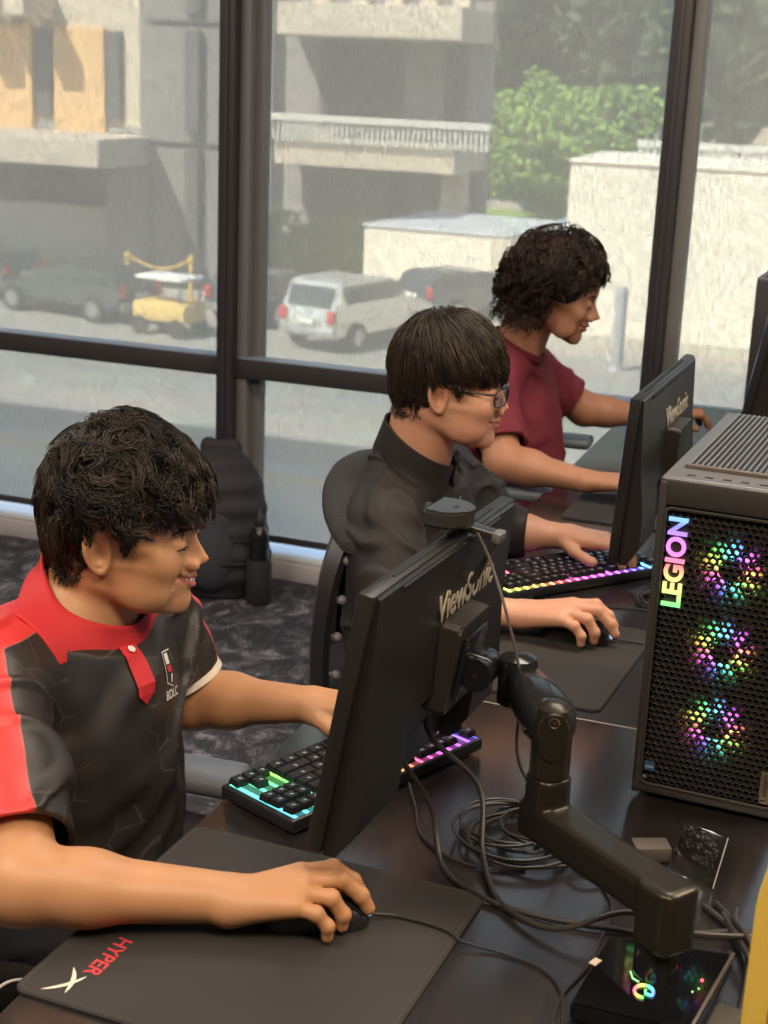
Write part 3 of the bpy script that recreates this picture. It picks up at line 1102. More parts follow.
ch1 = make_chair((-0.985, 1.50, 0), R(4), 'black office chair with the boy in the red and black polo shirt')
for o in ch1.children:
    if o.name.startswith('armrest') and o.data.vertices[0].co.y < 0:
        o.location = (-0.06, 0.02, -0.11)      # the near armrest is set lower
make_chair((-0.637, 2.44, 0), R(6), 'black office chair with rolled top edge behind the boy in glasses')
ch3 = make_chair((-0.735, 3.50, 0), R(4), 'black office chair of the boy in the maroon shirt, nearest the window')
for o in ch3.children:
    if o.name.startswith('armrest'):
        o.location = (-0.19, 0, 0.085)      # armrests of this chair are raised and pushed back

# ------------------------------------------------------------------ monitors
M_MON = mat('monitor_plastic', (0.016, 0.0145, 0.0135), 0.36, spec=0.5, bump=500, bstr=0.03)
M_MONF = mat('monitor_bezel', (0.010, 0.010, 0.010), 0.3)
M_LOGO = mat('grey_lettering', (0.42, 0.37, 0.30), 0.5)
M_SLOT = mat('slot_black', (0.004, 0.004, 0.004), 0.7)


def screen_mat():
    m = bpy.data.materials.new('screen_picture')
    t, N, L, b = nt(m)
    tc = N.new('ShaderNodeTexCoord')
    n = N.new('ShaderNodeTexNoise'); n.inputs['Scale'].default_value = 7
    L.new(tc.outputs['Object'], n.inputs['Vector'])
    r = N.new('ShaderNodeValToRGB')
    r.color_ramp.elements[0].color = (0.03, 0.05, 0.12, 1); r.color_ramp.elements[0].position = 0.4
    r.color_ramp.elements[1].color = (0.35, 0.5, 0.8, 1); r.color_ramp.elements[1].position = 0.65
    L.new(n.outputs['Fac'], r.inputs[0]); L.new(r.outputs[0], b.inputs['Emission Color'])
    b.inputs['Emission Strength'].default_value = 0.8
    b.inputs['Base Color'].default_value = (0.01, 0.01, 0.01, 1)
    b.inputs['Roughness'].default_value = 0.2
    return m


M_SCR = screen_mat()
MW, MH = 0.49, 0.292


def make_monitor(loc, yaw, tilt, roll, label):
    o = empty('monitor', loc, label, 'monitor', 'black desktop monitors')
    o.rotation_euler = (roll, tilt, yaw)
    b = MB()
    b.box((-0.009, 0, 0), (0.018, MW, MH), bev=0.002)
    b.build('panel', M_MON, o)
    MB().box((-0.0185, 0, 0.004), (0.002, MW - 0.016, MH - 0.024)).build('screen', M_SCR, o, smooth=False)
    # back cover: thin at the top, thick and chamfered at the bottom, recess in the middle for the sockets
    P_ = frame((0, 0, 0), (1, 0, 0), (0, 0, 1), (0, -1, 0))
    b = MB()
    prof = [(0, 0.143), (0.004, 0.141), (0.016, 0.02), (0.030, -0.06), (0.032, -0.116), (0.014, -0.148), (0, -0.150)]
    pr2 = [(0, 0.143), (0.004, 0.141), (0.016, 0.02), (0.022, -0.03), (0.010, -0.05), (0.008, -0.085), (0, -0.087)]
    b.prism(prof, 0.115, 0.236, P_)
    b.prism(prof, -0.236, -0.135, P_)
    b.prism(pr2, -0.135, 0.115, P_)
    bmesh.ops.bevel(b.bm, geom=[e for e in b.bm.edges if len(e.link_faces) == 2 and e.calc_face_angle() > 0.5 and (abs(e.verts[0].co.x) > 1e-4 and abs(e.verts[1].co.x) > 1e-4)], offset=0.0022, segments=2, affect='EDGES')
    b.build('back_cover', M_MON, o)
    MB().box((0.0045, 0, 0.1365), (0.005, 0.34, 0.006), bev=0.001).build('vent_slot', M_SLOT, o)
    MB().box((-0.009, 0, MH / 2 + 0.0004), (0.004, 0.34, 0.0014)).build('top_groove', M_SLOT, o, smooth=False)
    # logo
    T_ = Matrix.Translation((0.0125, 0.062, 0.074)) @ Matrix.Rotation(R(-5.5), 4, 'Y') @ frame((0, 0, 0), (0, 1, 0), (0, 0, 1), (1, 0, 0))
    text_obj('maker_name', 'ViewSonic', 0.050, 0.0006, T_, M_LOGO, o, bold=0.0006)
    # mounting plate
    P2 = frame((0.012, 0.035, 0.0), (0, 1, 0), (0, 0, 1), (1, 0, 0))
    b = MB(); b.prism(rrect(0.112, 0.112, 0.008), 0.0, 0.026, P2)
    bmesh.ops.bevel(b.bm, geom=[e for e in b.bm.edges if abs(e.verts[0].co.x - e.verts[1].co.x) < 1e-6], offset=0.003, segments=2, affect='EDGES')
    b.build('mounting_plate', mat('mount_metal', (0.045, 0.040, 0.036), 0.38, 0.3), o)
    return o


MON1 = dict(loc=(-0.489, 1.553, 0.979), yaw=R(-1.5), tilt=R(8.8), roll=R(-2.4))
mon1 = make_monitor(MON1['loc'], MON1['yaw'], MON1['tilt'], MON1['roll'], 'near black monitor with a webcam clipped on top, facing the smiling boy')
mon2 = make_monitor((-0.426, 2.703, 0.979), R(-1.5), R(3.1), 0, 'black monitor seen from behind left of the tower, facing the boy in glasses')
mon3 = make_monitor((-0.315, 3.590, 1.02), R(-1.5), R(9), 0, 'black monitor cut by the right edge, in front of the window')
bpy.context.view_layer.update()
M1W = Matrix.LocRotScale(Vector(MON1['loc']), Euler((MON1['roll'], MON1['tilt'], MON1['yaw'])), None)

# webcam on the near monitor
M_WC = mat('webcam_shell', (0.030, 0.028, 0.027), 0.34)
wc = empty('webcam', (0, 0, 0), 'dark webcam clipped to the top edge of the near monitor', 'webcam')
wc.matrix_world = M1W @ Matrix.Translation((0, 0.03, MH / 2))
b = MB()
poly = []
for k in range(17):
    a = PI * k / 16
    poly.append((0.006 + 0.030 * math.sin(a), -0.038 * math.cos(a)))
poly += [(-0.014, 0.036), (-0.014, -0.036)]
b.prism([(x, y) for x, y in poly][::-1], 0.010, 0.030)
bmesh.ops.bevel(b.bm, geom=[e for e in b.bm.edges], offset=0.003, segments=2, affect='EDGES')
b.xf(Matrix.Translation((-0.022, -0.012, 0.004)) @ Matrix.Rotation(R(-7), 4, 'Y'))
b.build('housing', M_WC, wc)
MB().cyl((-0.040, -0.012, 0.022), (-0.046, -0.012, 0.022), 0.009, n=20).build('lens', M_SLOT, wc)
MB().box((-0.010, -0.014, 0.0358), (0.005, 0.011, 0.001), bev=0.0003).build('emblem', M_SLOT, wc)
MB().box((0.004, 0.022, 0.0065), (0.058, 0.024, 0.009), bev=0.003).build('clip_bridge', M_WC, wc)
b = MB(); b.box((0.037, 0.022, 0.0055), (0.012, 0.026, 0.013), bev=0.003)
b.build('clip_hinge', mat('webcam_grey', (0.13, 0.125, 0.12), 0.35), wc)
MB().box((0.028, 0.022, -0.028), (0.006, 0.022, 0.060), Matrix.Rotation(R(16), 3, 'Y'), bev=0.002).build('clip_foot', M_WC, wc)


# ------------------------------------------------------------------ monitor arm
M_ARMM = mat('arm_black_metal', (0.046, 0.040, 0.031), 0.30, 0.65)
M_ARMG = mat('arm_gloss_black', (0.018, 0.018, 0.020), 0.16, 0.2)
M_ARMC = mat('arm_polished', (0.22, 0.19, 0.15), 0.22, 0.9)


def seg_box(b, a, c, w_, h_, rad=0.006, up=(0, 0, 1), mi=0):
    a, c = Vector(a), Vector(c)
    x = (c - a).normalized()
    y = Vector(up).cross(x).normalized()
    z = x.cross(y)
    M = frame(a, y, z, x)
    b.prism(rrect(w_, h_, rad, 4), 0, (c - a).length, M, mi)
    return b


def rsweep(path, sizes, m, name, parent, n=20, ex=2.6, up=(0, 0, 1)):
    """superelliptic sweep: path points, sizes (half width, half height)"""
    pts = [Vector(p) for p in path]
    b = MB(); rows = []
    M_ = len(pts)
    for k, p in enumerate(pts):
        t = (pts[min(k + 1, M_ - 1)] - pts[max(k - 1, 0)]).normalized()
        y = Vector(up).cross(t)
        y = y.normalized() if y.length > 1e-3 else Vector((0, 1, 0))
        z = t.cross(y).normalized()
        hw, hh = sizes[k]
        row = []
        for i in range(n):
            a = 2 * PI * i / n
            cx, cy = math.cos(a), math.sin(a)
            row.append(b.bm.verts.new(p + y * (abs(cx) ** (2 / ex)) * math.copysign(hw, cx) + z * (abs(cy) ** (2 / ex)) * math.copysign(hh, cy)))
        rows.append(row)
    for k in range(M_ - 1):
        for i in range(n):
            b.bm.faces.new((rows[k][i], rows[k][(i + 1) % n], rows[k + 1][(i + 1) % n], rows[k + 1][i]))
    b.bm.faces.new(rows[0][::-1]); b.bm.faces.new(rows[-1])
    return b.build(name, m, parent, world=True, angle=40)


def make_arm(off, label, head):
    ox, oy = off
    base = (-0.167 + ox, 1.360 + oy)
    A = empty('monitor_mount', (base[0], base[1], DZ), label, 'monitor arm', 'black monitor arms')
    zb = 0.752
    # pole and collar
    b = MB(); b.lathe((base[0], base[1], DZ + 0.0005), (0, 0, 1), [(0.040, 0.0), (0.040, 0.006), (0.027, 0.010), (0.024, 0.012), (0.024, 0.115)], 32)
    b.build('pole', M_ARMG, A, world=True)
    MB().lathe((base[0], base[1], DZ + 0.0120), (0, 0, 1), [(0.0275, 0), (0.032, 0.001), (0.032, 0.004), (0.0275, 0.006)], 32).build('collar', M_ARMC, A, world=True)
    z1 = 0.849
    e0 = (base[0] + 0.004, base[1] - 0.004, 0)
    l0 = (-0.320 + ox, 1.484 + oy, 0)
    # lower link: down-turned end over the pole, straight beam, upright end
    b = MB()
    seg_box(b, (e0[0], e0[1], 0.800), (e0[0], e0[1], 0.868), 0.050, 0.050, 0.012, up=(0.8, -0.57, 0))
    dirv = Vector((l0[0] - e0[0], l0[1] - e0[1], 0)).normalized()
    seg_box(b, Vector((e0[0], e0[1], z1)) - dirv * 0.021, Vector((l0[0], l0[1], z1 - 0.008)) + dirv * 0.022, 0.046, 0.044, 0.008)
    seg_box(b, (l0[0], l0[1], 0.826), (l0[0], l0[1], 0.898), 0.044, 0.044, 0.014, up=(0.8, -0.57, 0))
    bmesh.ops.recalc_face_normals(b.bm, faces=b.bm.faces)
    lk = b.build('lower_link', M_ARMM, A, world=True)
    bv = lk.modifiers.new('remesh', 'REMESH'); bv.mode = 'VOXEL'; bv.voxel_size = 0.0022; bv.use_smooth_shade = True
    sm = lk.modifiers.new('smooth', 'SMOOTH'); sm.factor = 0.8; sm.iterations = 8
    # upright post with a polished oval cap
    MB().lathe((l0[0], l0[1], 0.898), (0, 0, 1), [(0.0205, 0.0), (0.0222, 0.001), (0.0222, 0.063), (0.0218, 0.070), (0.019, 0.080), (0.010, 0.086), (0.002, 0.087)], 32).build('upright', M_ARMM, A, world=True)
    cd_ = Vector((0.28, -0.96, 0)).normalized()
    cx = Vector((l0[0], l0[1], 0.955)) + cd_ * 0.0165
    side = Vector((0, 0, 1)).cross(cd_)
    b = MB()
    poly = []
    for k in range(28):
        a = 2 * PI * k / 28
        yy = math.sin(a)
        poly.append((0.0165 * math.cos(a), (0.020 if yy > 0 else 0.032) * yy))
    b.prism(poly, -0.004, 0.0075, frame(cx, side, (0, 0, 1), cd_))
    bmesh.ops.bevel(b.bm, geom=[e for e in b.bm.edges if e.calc_face_angle(0) > 0.8], offset=0.004, segments=3, affect='EDGES')
    b.build('joint_cap', M_ARMM, A, world=True)
    b = MB()
    b.tube([Vector(cx) + side * (0.0158 * math.cos(a)) + Vector((0, 0, 0.004 + (0.019 if math.sin(a) > 0 else 0.031) * math.sin(a))) + cd_ * 0.0050 for a in [2 * PI * k / 40 for k in range(41)]], 0.0016, n=6)
    b.build('cap_rim', M_ARMC, A, world=True)
    MB().lathe(Vector(cx) + Vector((0, 0, 0.014)) + cd_ * 0.006, cd_, [(0.0062, 0), (0.0062, 0.002), (0.0045, 0.0025), (0.0045, 0.001), (0.0025, 0.001), (0.002, 0.003)], 18).build('bolt', M_ARMC, A, world=True)
    for s in (-1, 1):
        MB().box(Vector(cx) + side * (0.0098 * s) + Vector((0, 0, 0.016)) + cd_ * 0.0065, (0.0022, 0.003, 0.022), Matrix.Rotation(math.atan2(cd_.x, -cd_.y), 3, 'Z'), bev=0.0008).build('joint_slot', M_SLOT, A, world=True)
    # upper link running back to the monitor
    h = Vector(head)
    s0 = Vector((l0[0], l0[1], 0.957))
    d = (h - s0)
    path = [s0 - d * 0.05, s0, s0 + d * 0.12, s0 + d * 0.45, s0 + d * 0.80, s0 + d * 0.90]
    rsweep([path[0], path[1], path[2], path[3], path[4], path[5]], [(0.022, 0.018), (0.027, 0.025), (0.030, 0.028), (0.028, 0.027), (0.023, 0.023), (0.012, 0.014)], M_ARMG, 'upper_link', A)
    MB().lathe(h + Vector((0, 0, -0.035)), (0, 0, 1), [(0.018, 0), (0.023, 0.003), (0.023, 0.052), (0.021, 0.059), (0.012, 0.063), (0.002, 0.064)], 28).build('knuckle', M_ARMG, A, world=True)
    return A


head1 = M1W @ Vector((0.098, 0.052, -0.006))
make_arm((0, 0), 'black monitor arm with an oval joint cap holding the near monitor', head1)
# tilt head between knuckle and the near monitor's plate
th = empty('tilt_head', (0, 0, 0), 'small black tilt head bolted between the near monitor and its arm', 'bracket')
th.matrix_world = M1W
MB().box((0.052, 0.040, -0.004), (0.040, 0.036, 0.034), bev=0.008, seg=3).build('housing', M_ARMG, th)
MB().cyl((0.056, 0.016, -0.008), (0.056, 0.066, -0.008), 0.020, n=28).build('pivot', M_ARMG, th)
MB().cyl((0.056, 0.0145, -0.008), (0.056, 0.0160, -0.008), 0.0035, n=14).build('pivot_screw', M_ARMC, th)
MB().box((0.052, 0.040, 0.0135), (0.016, 0.013, 0.002), bev=0.002).build('release_tab', M_ARMG, th)
MB().box((0.0415, 0.036, 0.0), (0.006, 0.080, 0.080), bev=0.004).build('back_plate', M_ARMG, th)
make_arm((0.055, 1.13), 'black monitor arm hidden behind the tower, holding the second monitor', (-0.330, 2.762, 0.975))
make_arm((0.125, 2.02), 'black monitor arm holding the monitor at the right edge', (-0.255, 3.640, 1.01))

# glossy base station under the near arm
BS = empty('docking_station', (-0.175, 1.345, DZ), 'glossy black flat dock under the near monitor arm with a glowing rainbow ring', 'dock')
cn = [(-0.236, 1.275), (-0.119, 1.275), (-0.098, 1.43), (-0.226, 1.412)]
b = MB(); b.prism(cn, DZ + 0.0006, DZ + 0.022)
bmesh.ops.bevel(b.bm, geom=list(b.bm.edges), offset=0.003, segments=2, affect='EDGES')
BSo = b.build('housing', mat('gloss_black', (0.006, 0.006, 0.007), 0.06, spec=0.7), BS, world=True)
b = MB(); b.box((-0.108, 1.35, DZ + 0.024), (0.004, 0.15, 0.006), Matrix.Rotation(R(-8), 3, 'Z'), bev=0.001)
b.build('side_trim', mat('dock_trim', (0.07, 0.05, 0.035), 0.4), BS, world=True)
MB().box((-0.2285, 1.355, DZ + 0.0225), (0.008, 0.013, 0.0008), Matrix.Rotation(R(-20), 3, 'Z')).build('label_sticker', mat('cream_label', (0.75, 0.62, 0.48), 0.6), BS, world=True, smooth=False)


def rainbow(name, axis, scale, off, strength, satur=0.85, coord='Object', value=1.0, dots=False):
    """light emitting surface whose hue runs along one axis"""
    m = bpy.data.materials.new(name)
    t, N, L, b = nt(m)
    tc = N.new('ShaderNodeTexCoord')
    sx = N.new('ShaderNodeSeparateXYZ')
    if coord == 'Position':
        g = N.new('ShaderNodeNewGeometry')
        L.new(g.outputs['Position'], sx.inputs[0])
    else:
        L.new(tc.outputs['Object'], sx.inputs[0])
    ml = N.new('ShaderNodeMath'); ml.operation = 'MULTIPLY_ADD'
    ml.inputs[1].default_value = scale; ml.inputs[2].default_value = off
    L.new(sx.outputs[axis], ml.inputs[0])
    fr = N.new('ShaderNodeMath'); fr.operation = 'FRACT'
    L.new(ml.outputs[0], fr.inputs[0])
    hs = N.new('ShaderNodeCombineColor'); hs.mode = 'HSV'
    hs.inputs[1].default_value = satur; hs.inputs[2].default_value = value
    L.new(fr.outputs[0], hs.inputs[0])
    L.new(hs.outputs[0], b.inputs['Emission Color'])
    b.inputs['Emission Strength'].default_value = strength
    if dots:
        s2 = N.new('ShaderNodeSeparateXYZ'); L.new(tc.outputs['Object'], s2.inputs[0])
        m_ = N.new('ShaderNodeMath'); m_.operation = 'MULTIPLY_ADD'; m_.inputs[1].default_value = 2 * PI / 0.019; m_.inputs[2].default_value = PI * 0.25
        L.new(s2.outputs[0], m_.inputs[0])
        c_ = N.new('ShaderNodeMath'); c_.operation = 'COSINE'; L.new(m_.outputs[0], c_.inputs[0])
        r_ = N.new('ShaderNodeMapRange'); r_.inputs['From Min'].default_value = 0.2; r_.inputs['From Max'].default_value = 1.0
        r_.inputs['To Min'].default_value = strength * 0.10; r_.inputs['To Max'].default_value = strength
        L.new(c_.outputs[0], r_.inputs['Value']); L.new(r_.outputs[0], b.inputs['Emission Strength'])
    b.inputs['Base Color'].default_value = (0.02, 0.02, 0.02, 1)
    return m


b = MB()
cxy = Vector((-0.172, 1.322, DZ + 0.0232))
b.tube([cxy + Vector((0.0095 * math.cos(a), 0.0095 * math.sin(a) * 1.15, 0)) for a in [R(-20 + 300 * k / 24) for k in range(25)]], 0.0016, n=6)
b.tube([cxy + Vector((0.0085, -0.004, 0)), cxy + Vector((0.002, -0.003, 0)), cxy + Vector((0.001, 0.003, 0))], 0.0014, n=6)
b.build('ring_mark', rainbow('ring_rainbow', 0, 34.0, 0.2, 1.6), BS, world=True)  # emissive ring mark, hue runs across it
MB().tube([(-0.1915, 1.352, DZ + 0.0228), (-0.187, 1.341, DZ + 0.0228), (-0.180, 1.337, DZ + 0.0228)], 0.0008, n=6).build('light_dash', mat('led_green', (0.1, 0.5, 0.2), emit=(0.4, 0.9, 0.3), estr=1.2), BS, world=True)
MB().ball((-0.121, 1.366, DZ + 0.0225), 0.0016, sub=2).build('status_light', mat('led_red', (0.5, 0, 0), emit=(1, 0.05, 0.08), estr=5), BS, world=True)
for p in ((-0.122, 1.350), (-0.127, 1.342)):
    MB().ball((*p, DZ + 0.0225), 0.0010, sub=2).build('status_light', mat('led_green'), BS, world=True)

# ------------------------------------------------------------------ keyboards
M_KBC = mat('keyboard_case', (0.020, 0.020, 0.022), 0.38)
M_KEY = mat('keycap_black', (0.014, 0.014, 0.015), 0.40)
KROWS = [
    [(1, 0), (1, 2), (1, 3), (1, 4), (1, 5), (1, 6.5), (1, 7.5), (1, 8.5), (1, 9.5), (1, 11), (1, 12), (1, 13), (1, 14), (1, 15.25), (1, 16.25), (1, 17.25)],
    [(1, i) for i in range(13)] + [(2, 13), (1, 15.25), (1, 16.25), (1, 17.25)],
    [(1.5, 0)] + [(1, 1.5 + i) for i in range(12)] + [(1.5, 13.5), (1, 15.25), (1, 16.25), (1, 17.25)],
    [(1.75, 0)] + [(1, 1.75 + i) for i in range(11)] + [(2.25, 12.75)],
    [(2.25, 0)] + [(1, 2.25 + i) for i in range(10)] + [(2.75, 12.25), (1, 16.25)],
    [(1.25, 0), (1.25, 1.25), (1.25, 2.5), (6.25, 3.75), (1.25, 10), (1.25, 11.25), (1.25, 12.5), (1.25, 13.75), (1, 15.25), (1, 16.25), (1, 17.25)]]
U = 0.0190
_cap = {}


def keycap_mesh(wu, ml_):
    if (wu, ml_) in _cap:
        return _cap[(wu, ml_)]
    bm = bmesh.new()
    w_, d_ = wu * U - 0.0011, U - 0.0011
    lv = [(0, 0, 0), (0.0075, 0.0017, 0.0015), (0.0085, 0.0026, 0.0024)]
    rows = []
    for z, ix, iy in lv:
        rows.append([bm.verts.new((sx * (w_ / 2 - ix), sy * (d_ / 2 - iy), z)) for sx, sy in ((-1, -1), (1, -1), (1, 1), (-1, 1))])
    for k in range(2):
        for i in range(4):
            bm.faces.new((rows[k][i], rows[k][(i + 1) % 4], rows[k + 1][(i + 1) % 4], rows[k + 1][i]))
    bm.faces.new(rows[0][::-1]); bm.faces.new(rows[2])
    # lit legend mark
    s = 0.0020
    q = [bm.verts.new((x * s, 0.0022 + y * s * 0.9, 0.00858)) for x, y in ((-1, -1), (1, -1), (1, -0.55), (-0.4, -0.55), (-0.4, 1), (-1, 1))]
    f = bm.faces.new(q); f.material_index = 1
    me = bpy.data.meshes.new('keycap')
    bm.to_mesh(me); bm.free()
    me.materials.append(M_KEY); me.materials.append(ml_)
    _cap[(wu, ml_)] = me
    return me


def make_keyboard(loc, rz, label, mglow, mlegend, tilt=0.0):
    o = empty('mechanical_keyboard', loc, label, 'keyboard', 'rainbow lit keyboards', rz)
    L_, W_ = 18.25 * U + 0.012, 6.3 * U + 0.012
    b = MB(); b.box((0, 0, 0.0115), (L_, W_, 0.017), bev=0.003); b.build('case', M_KBC, o)
    MB().box((0, 0.0016, 0.0203), (L_ - 0.014, W_ - 0.0125, 0.0008)).build('backlight', mglow, o, smooth=False)
    for sx in (-1, 1):
        MB().box((sx * L_ * 0.4, -W_ * 0.36, 0.0015), (0.03, 0.012, 0.003)).build('foot', M_SLOT, o)
    yr = [2.62, 1.35, 0.35, -0.65, -1.65, -2.65]
    for r_, row in enumerate(KROWS):
        for (wu, x) in row:
            k = bpy.data.objects.new('keycap', keycap_mesh(wu, mlegend))
            COL.objects.link(k)
            k.parent = o
            k.location = ((x + wu / 2 - 9.125) * U, yr[r_] * U, 0.0214 + 0.0007 * abs(r_ - 3))
            k.rotation_euler = (R(4 - 2.2 * r_), 0, 0)
    return o


# hue runs along world x/y, so both boards read red-violet-blue away from the camera
kb1 = make_keyboard((-0.622, 1.694, DZ), R(-113.3), 'black keyboard with rainbow backlight under the near monitor',
                    rainbow('kb_glow_near', 1, -2.8, 4.80, 1.9, coord='Position', dots=True), rainbow('kb_legend_near', 1, -2.8, 4.80, 0.7, 0.35, coord='Position'))
kb2 = make_keyboard((-0.563, 2.610, DZ), R(-128.7), 'black keyboard with rainbow backlight by the boy in glasses, left of the tower',
                    rainbow('kb_glow_far', 1, -2.35, 5.95, 4.5, coord='Position', dots=True), rainbow('kb_legend_far', 1, -2.35, 5.95, 0.8, 0.4, coord='Position'))
for kb in (kb1, kb2):
    T_ = Matrix.Translation((0.10, 0.0612, 0.0205))
    text_obj('maker_name', 'HyperX', 0.0085, 0.0002, T_, mat('white_print', (0.7, 0.7, 0.7), 0.5), kb, shear=0.3)
# ------------------------------------------------------------------ towers
M_TW = mat('tower_shell', (0.052, 0.047, 0.044), 0.42, 0.3, bump=400, bstr=0.04)
M_TWD = mat('tower_inner', (0.012, 0.012, 0.013), 0.6)
M_HEX = mat('grille_black', (0.050, 0.044, 0.038), 0.30, 0.4)
M_TOPG = mat('top_bar_metal', (0.20, 0.20, 0.21), 0.35, 0.4)


def fan_mat():
    m = bpy.data.materials.new('fan_rgb')
    t, N, L, b = nt(m)
    tc = N.new('ShaderNodeTexCoord')
    sx = N.new('ShaderNodeSeparateXYZ'); L.new(tc.outputs['Object'], sx.inputs[0])
    at = N.new('ShaderNodeMath'); at.operation = 'ARCTAN2'
    L.new(sx.outputs[2], at.inputs[0]); L.new(sx.outputs[0], at.inputs[1])
    ml = N.new('ShaderNodeMath'); ml.operation = 'MULTIPLY_ADD'; ml.inputs[1].default_value = -1 / PI; ml.inputs[2].default_value = 1.05
    L.new(at.outputs[0], ml.inputs[0])
    fr = N.new('ShaderNodeMath'); fr.operation = 'FRACT'; L.new(ml.outputs[0], fr.inputs[0])
    hs = N.new('ShaderNodeCombineColor'); hs.mode = 'HSV'; hs.inputs[1].default_value = 0.86; hs.inputs[2].default_value = 1
    L.new(fr.outputs[0], hs.inputs[0]); L.new(hs.outputs[0], b.inputs['Emission Color'])
    # brightness falls off from the lit hub outwards along the blades
    d = N.new('ShaderNodeVectorMath'); d.operation = 'LENGTH'; L.new(tc.outputs['Object'], d.inputs[0])
    mr = N.new('ShaderNodeMapRange')
    mr.inputs['From Min'].default_value = 0.018; mr.inputs['From Max'].default_value = 0.040
    mr.inputs['To Min'].default_value = 3.0; mr.inputs['To Max'].default_value = 0.03
    L.new(d.outputs['Value'], mr.inputs['Value'])
    L.new(mr.outputs[0], b.inputs['Emission Strength'])
    b.inputs['Base Color'].default_value = (0.3, 0.3, 0.32, 1)
    b.inputs['Roughness'].default_value = 0.4
    return m


M_FAN = fan_mat()
TWW, TWD, TWH = 0.190, 0.425, 0.427


def hex_grille(w_, h_, pitch, hole, depth, skip):
    """perforated sheet in xz, front at y=0, built as a lattice of hexagon rings"""
    bm = bmesh.new()
    rx = pitch / math.sqrt(3)
    vs = {}

    def V(x, y, z):
        k = (round(x, 5), round(y, 5), round(z, 5))
        if k not in vs:
            vs[k] = bm.verts.new((x, y, z))
        return vs[k]
    nx = int(w_ / pitch); nz = int(h_ / (rx * 1.5))
    for j in range(nz):
        z = -h_ / 2 + rx + j * rx * 1.5
        for i in range(nx):
            x = -w_ / 2 + pitch / 2 + i * pitch + (pitch / 2 if j % 2 else 0)
            if x > w_ / 2 - pitch * 0.4:
                continue
            o_ = [(x + rx * math.sin(PI / 3 * k), z + rx * math.cos(PI / 3 * k)) for k in range(6)]
            if skip(x, z):
                bm.faces.new([V(p[0], 0, p[1]) for p in o_])
                continue
            hi_ = [(x + hole * 0.86 * math.sin(PI / 3 * k), z + hole * math.cos(PI / 3 * k)) for k in range(6)]
            mid = [(x + hole * 1.12 * math.sin(PI / 3 * k), z + hole * 1.12 * math.cos(PI / 3 * k)) for k in range(6)]
            for k in range(6):
                k2 = (k + 1) % 6
                bm.faces.new((V(o_[k][0], 0, o_[k][1]), V(o_[k2][0], 0, o_[k2][1]), V(mid[k2][0], -0.0016, mid[k2][1]), V(mid[k][0], -0.0016, mid[k][1])))
                bm.faces.new((V(mid[k][0], -0.0016, mid[k][1]), V(mid[k2][0], -0.0016, mid[k2][1]), V(hi_[k2][0], depth, hi_[k2][1]), V(hi_[k][0], depth, hi_[k][1])))
    me = bpy.data.meshes.new('front_grille')
    bm.to_mesh(me); bm.free()
    return me


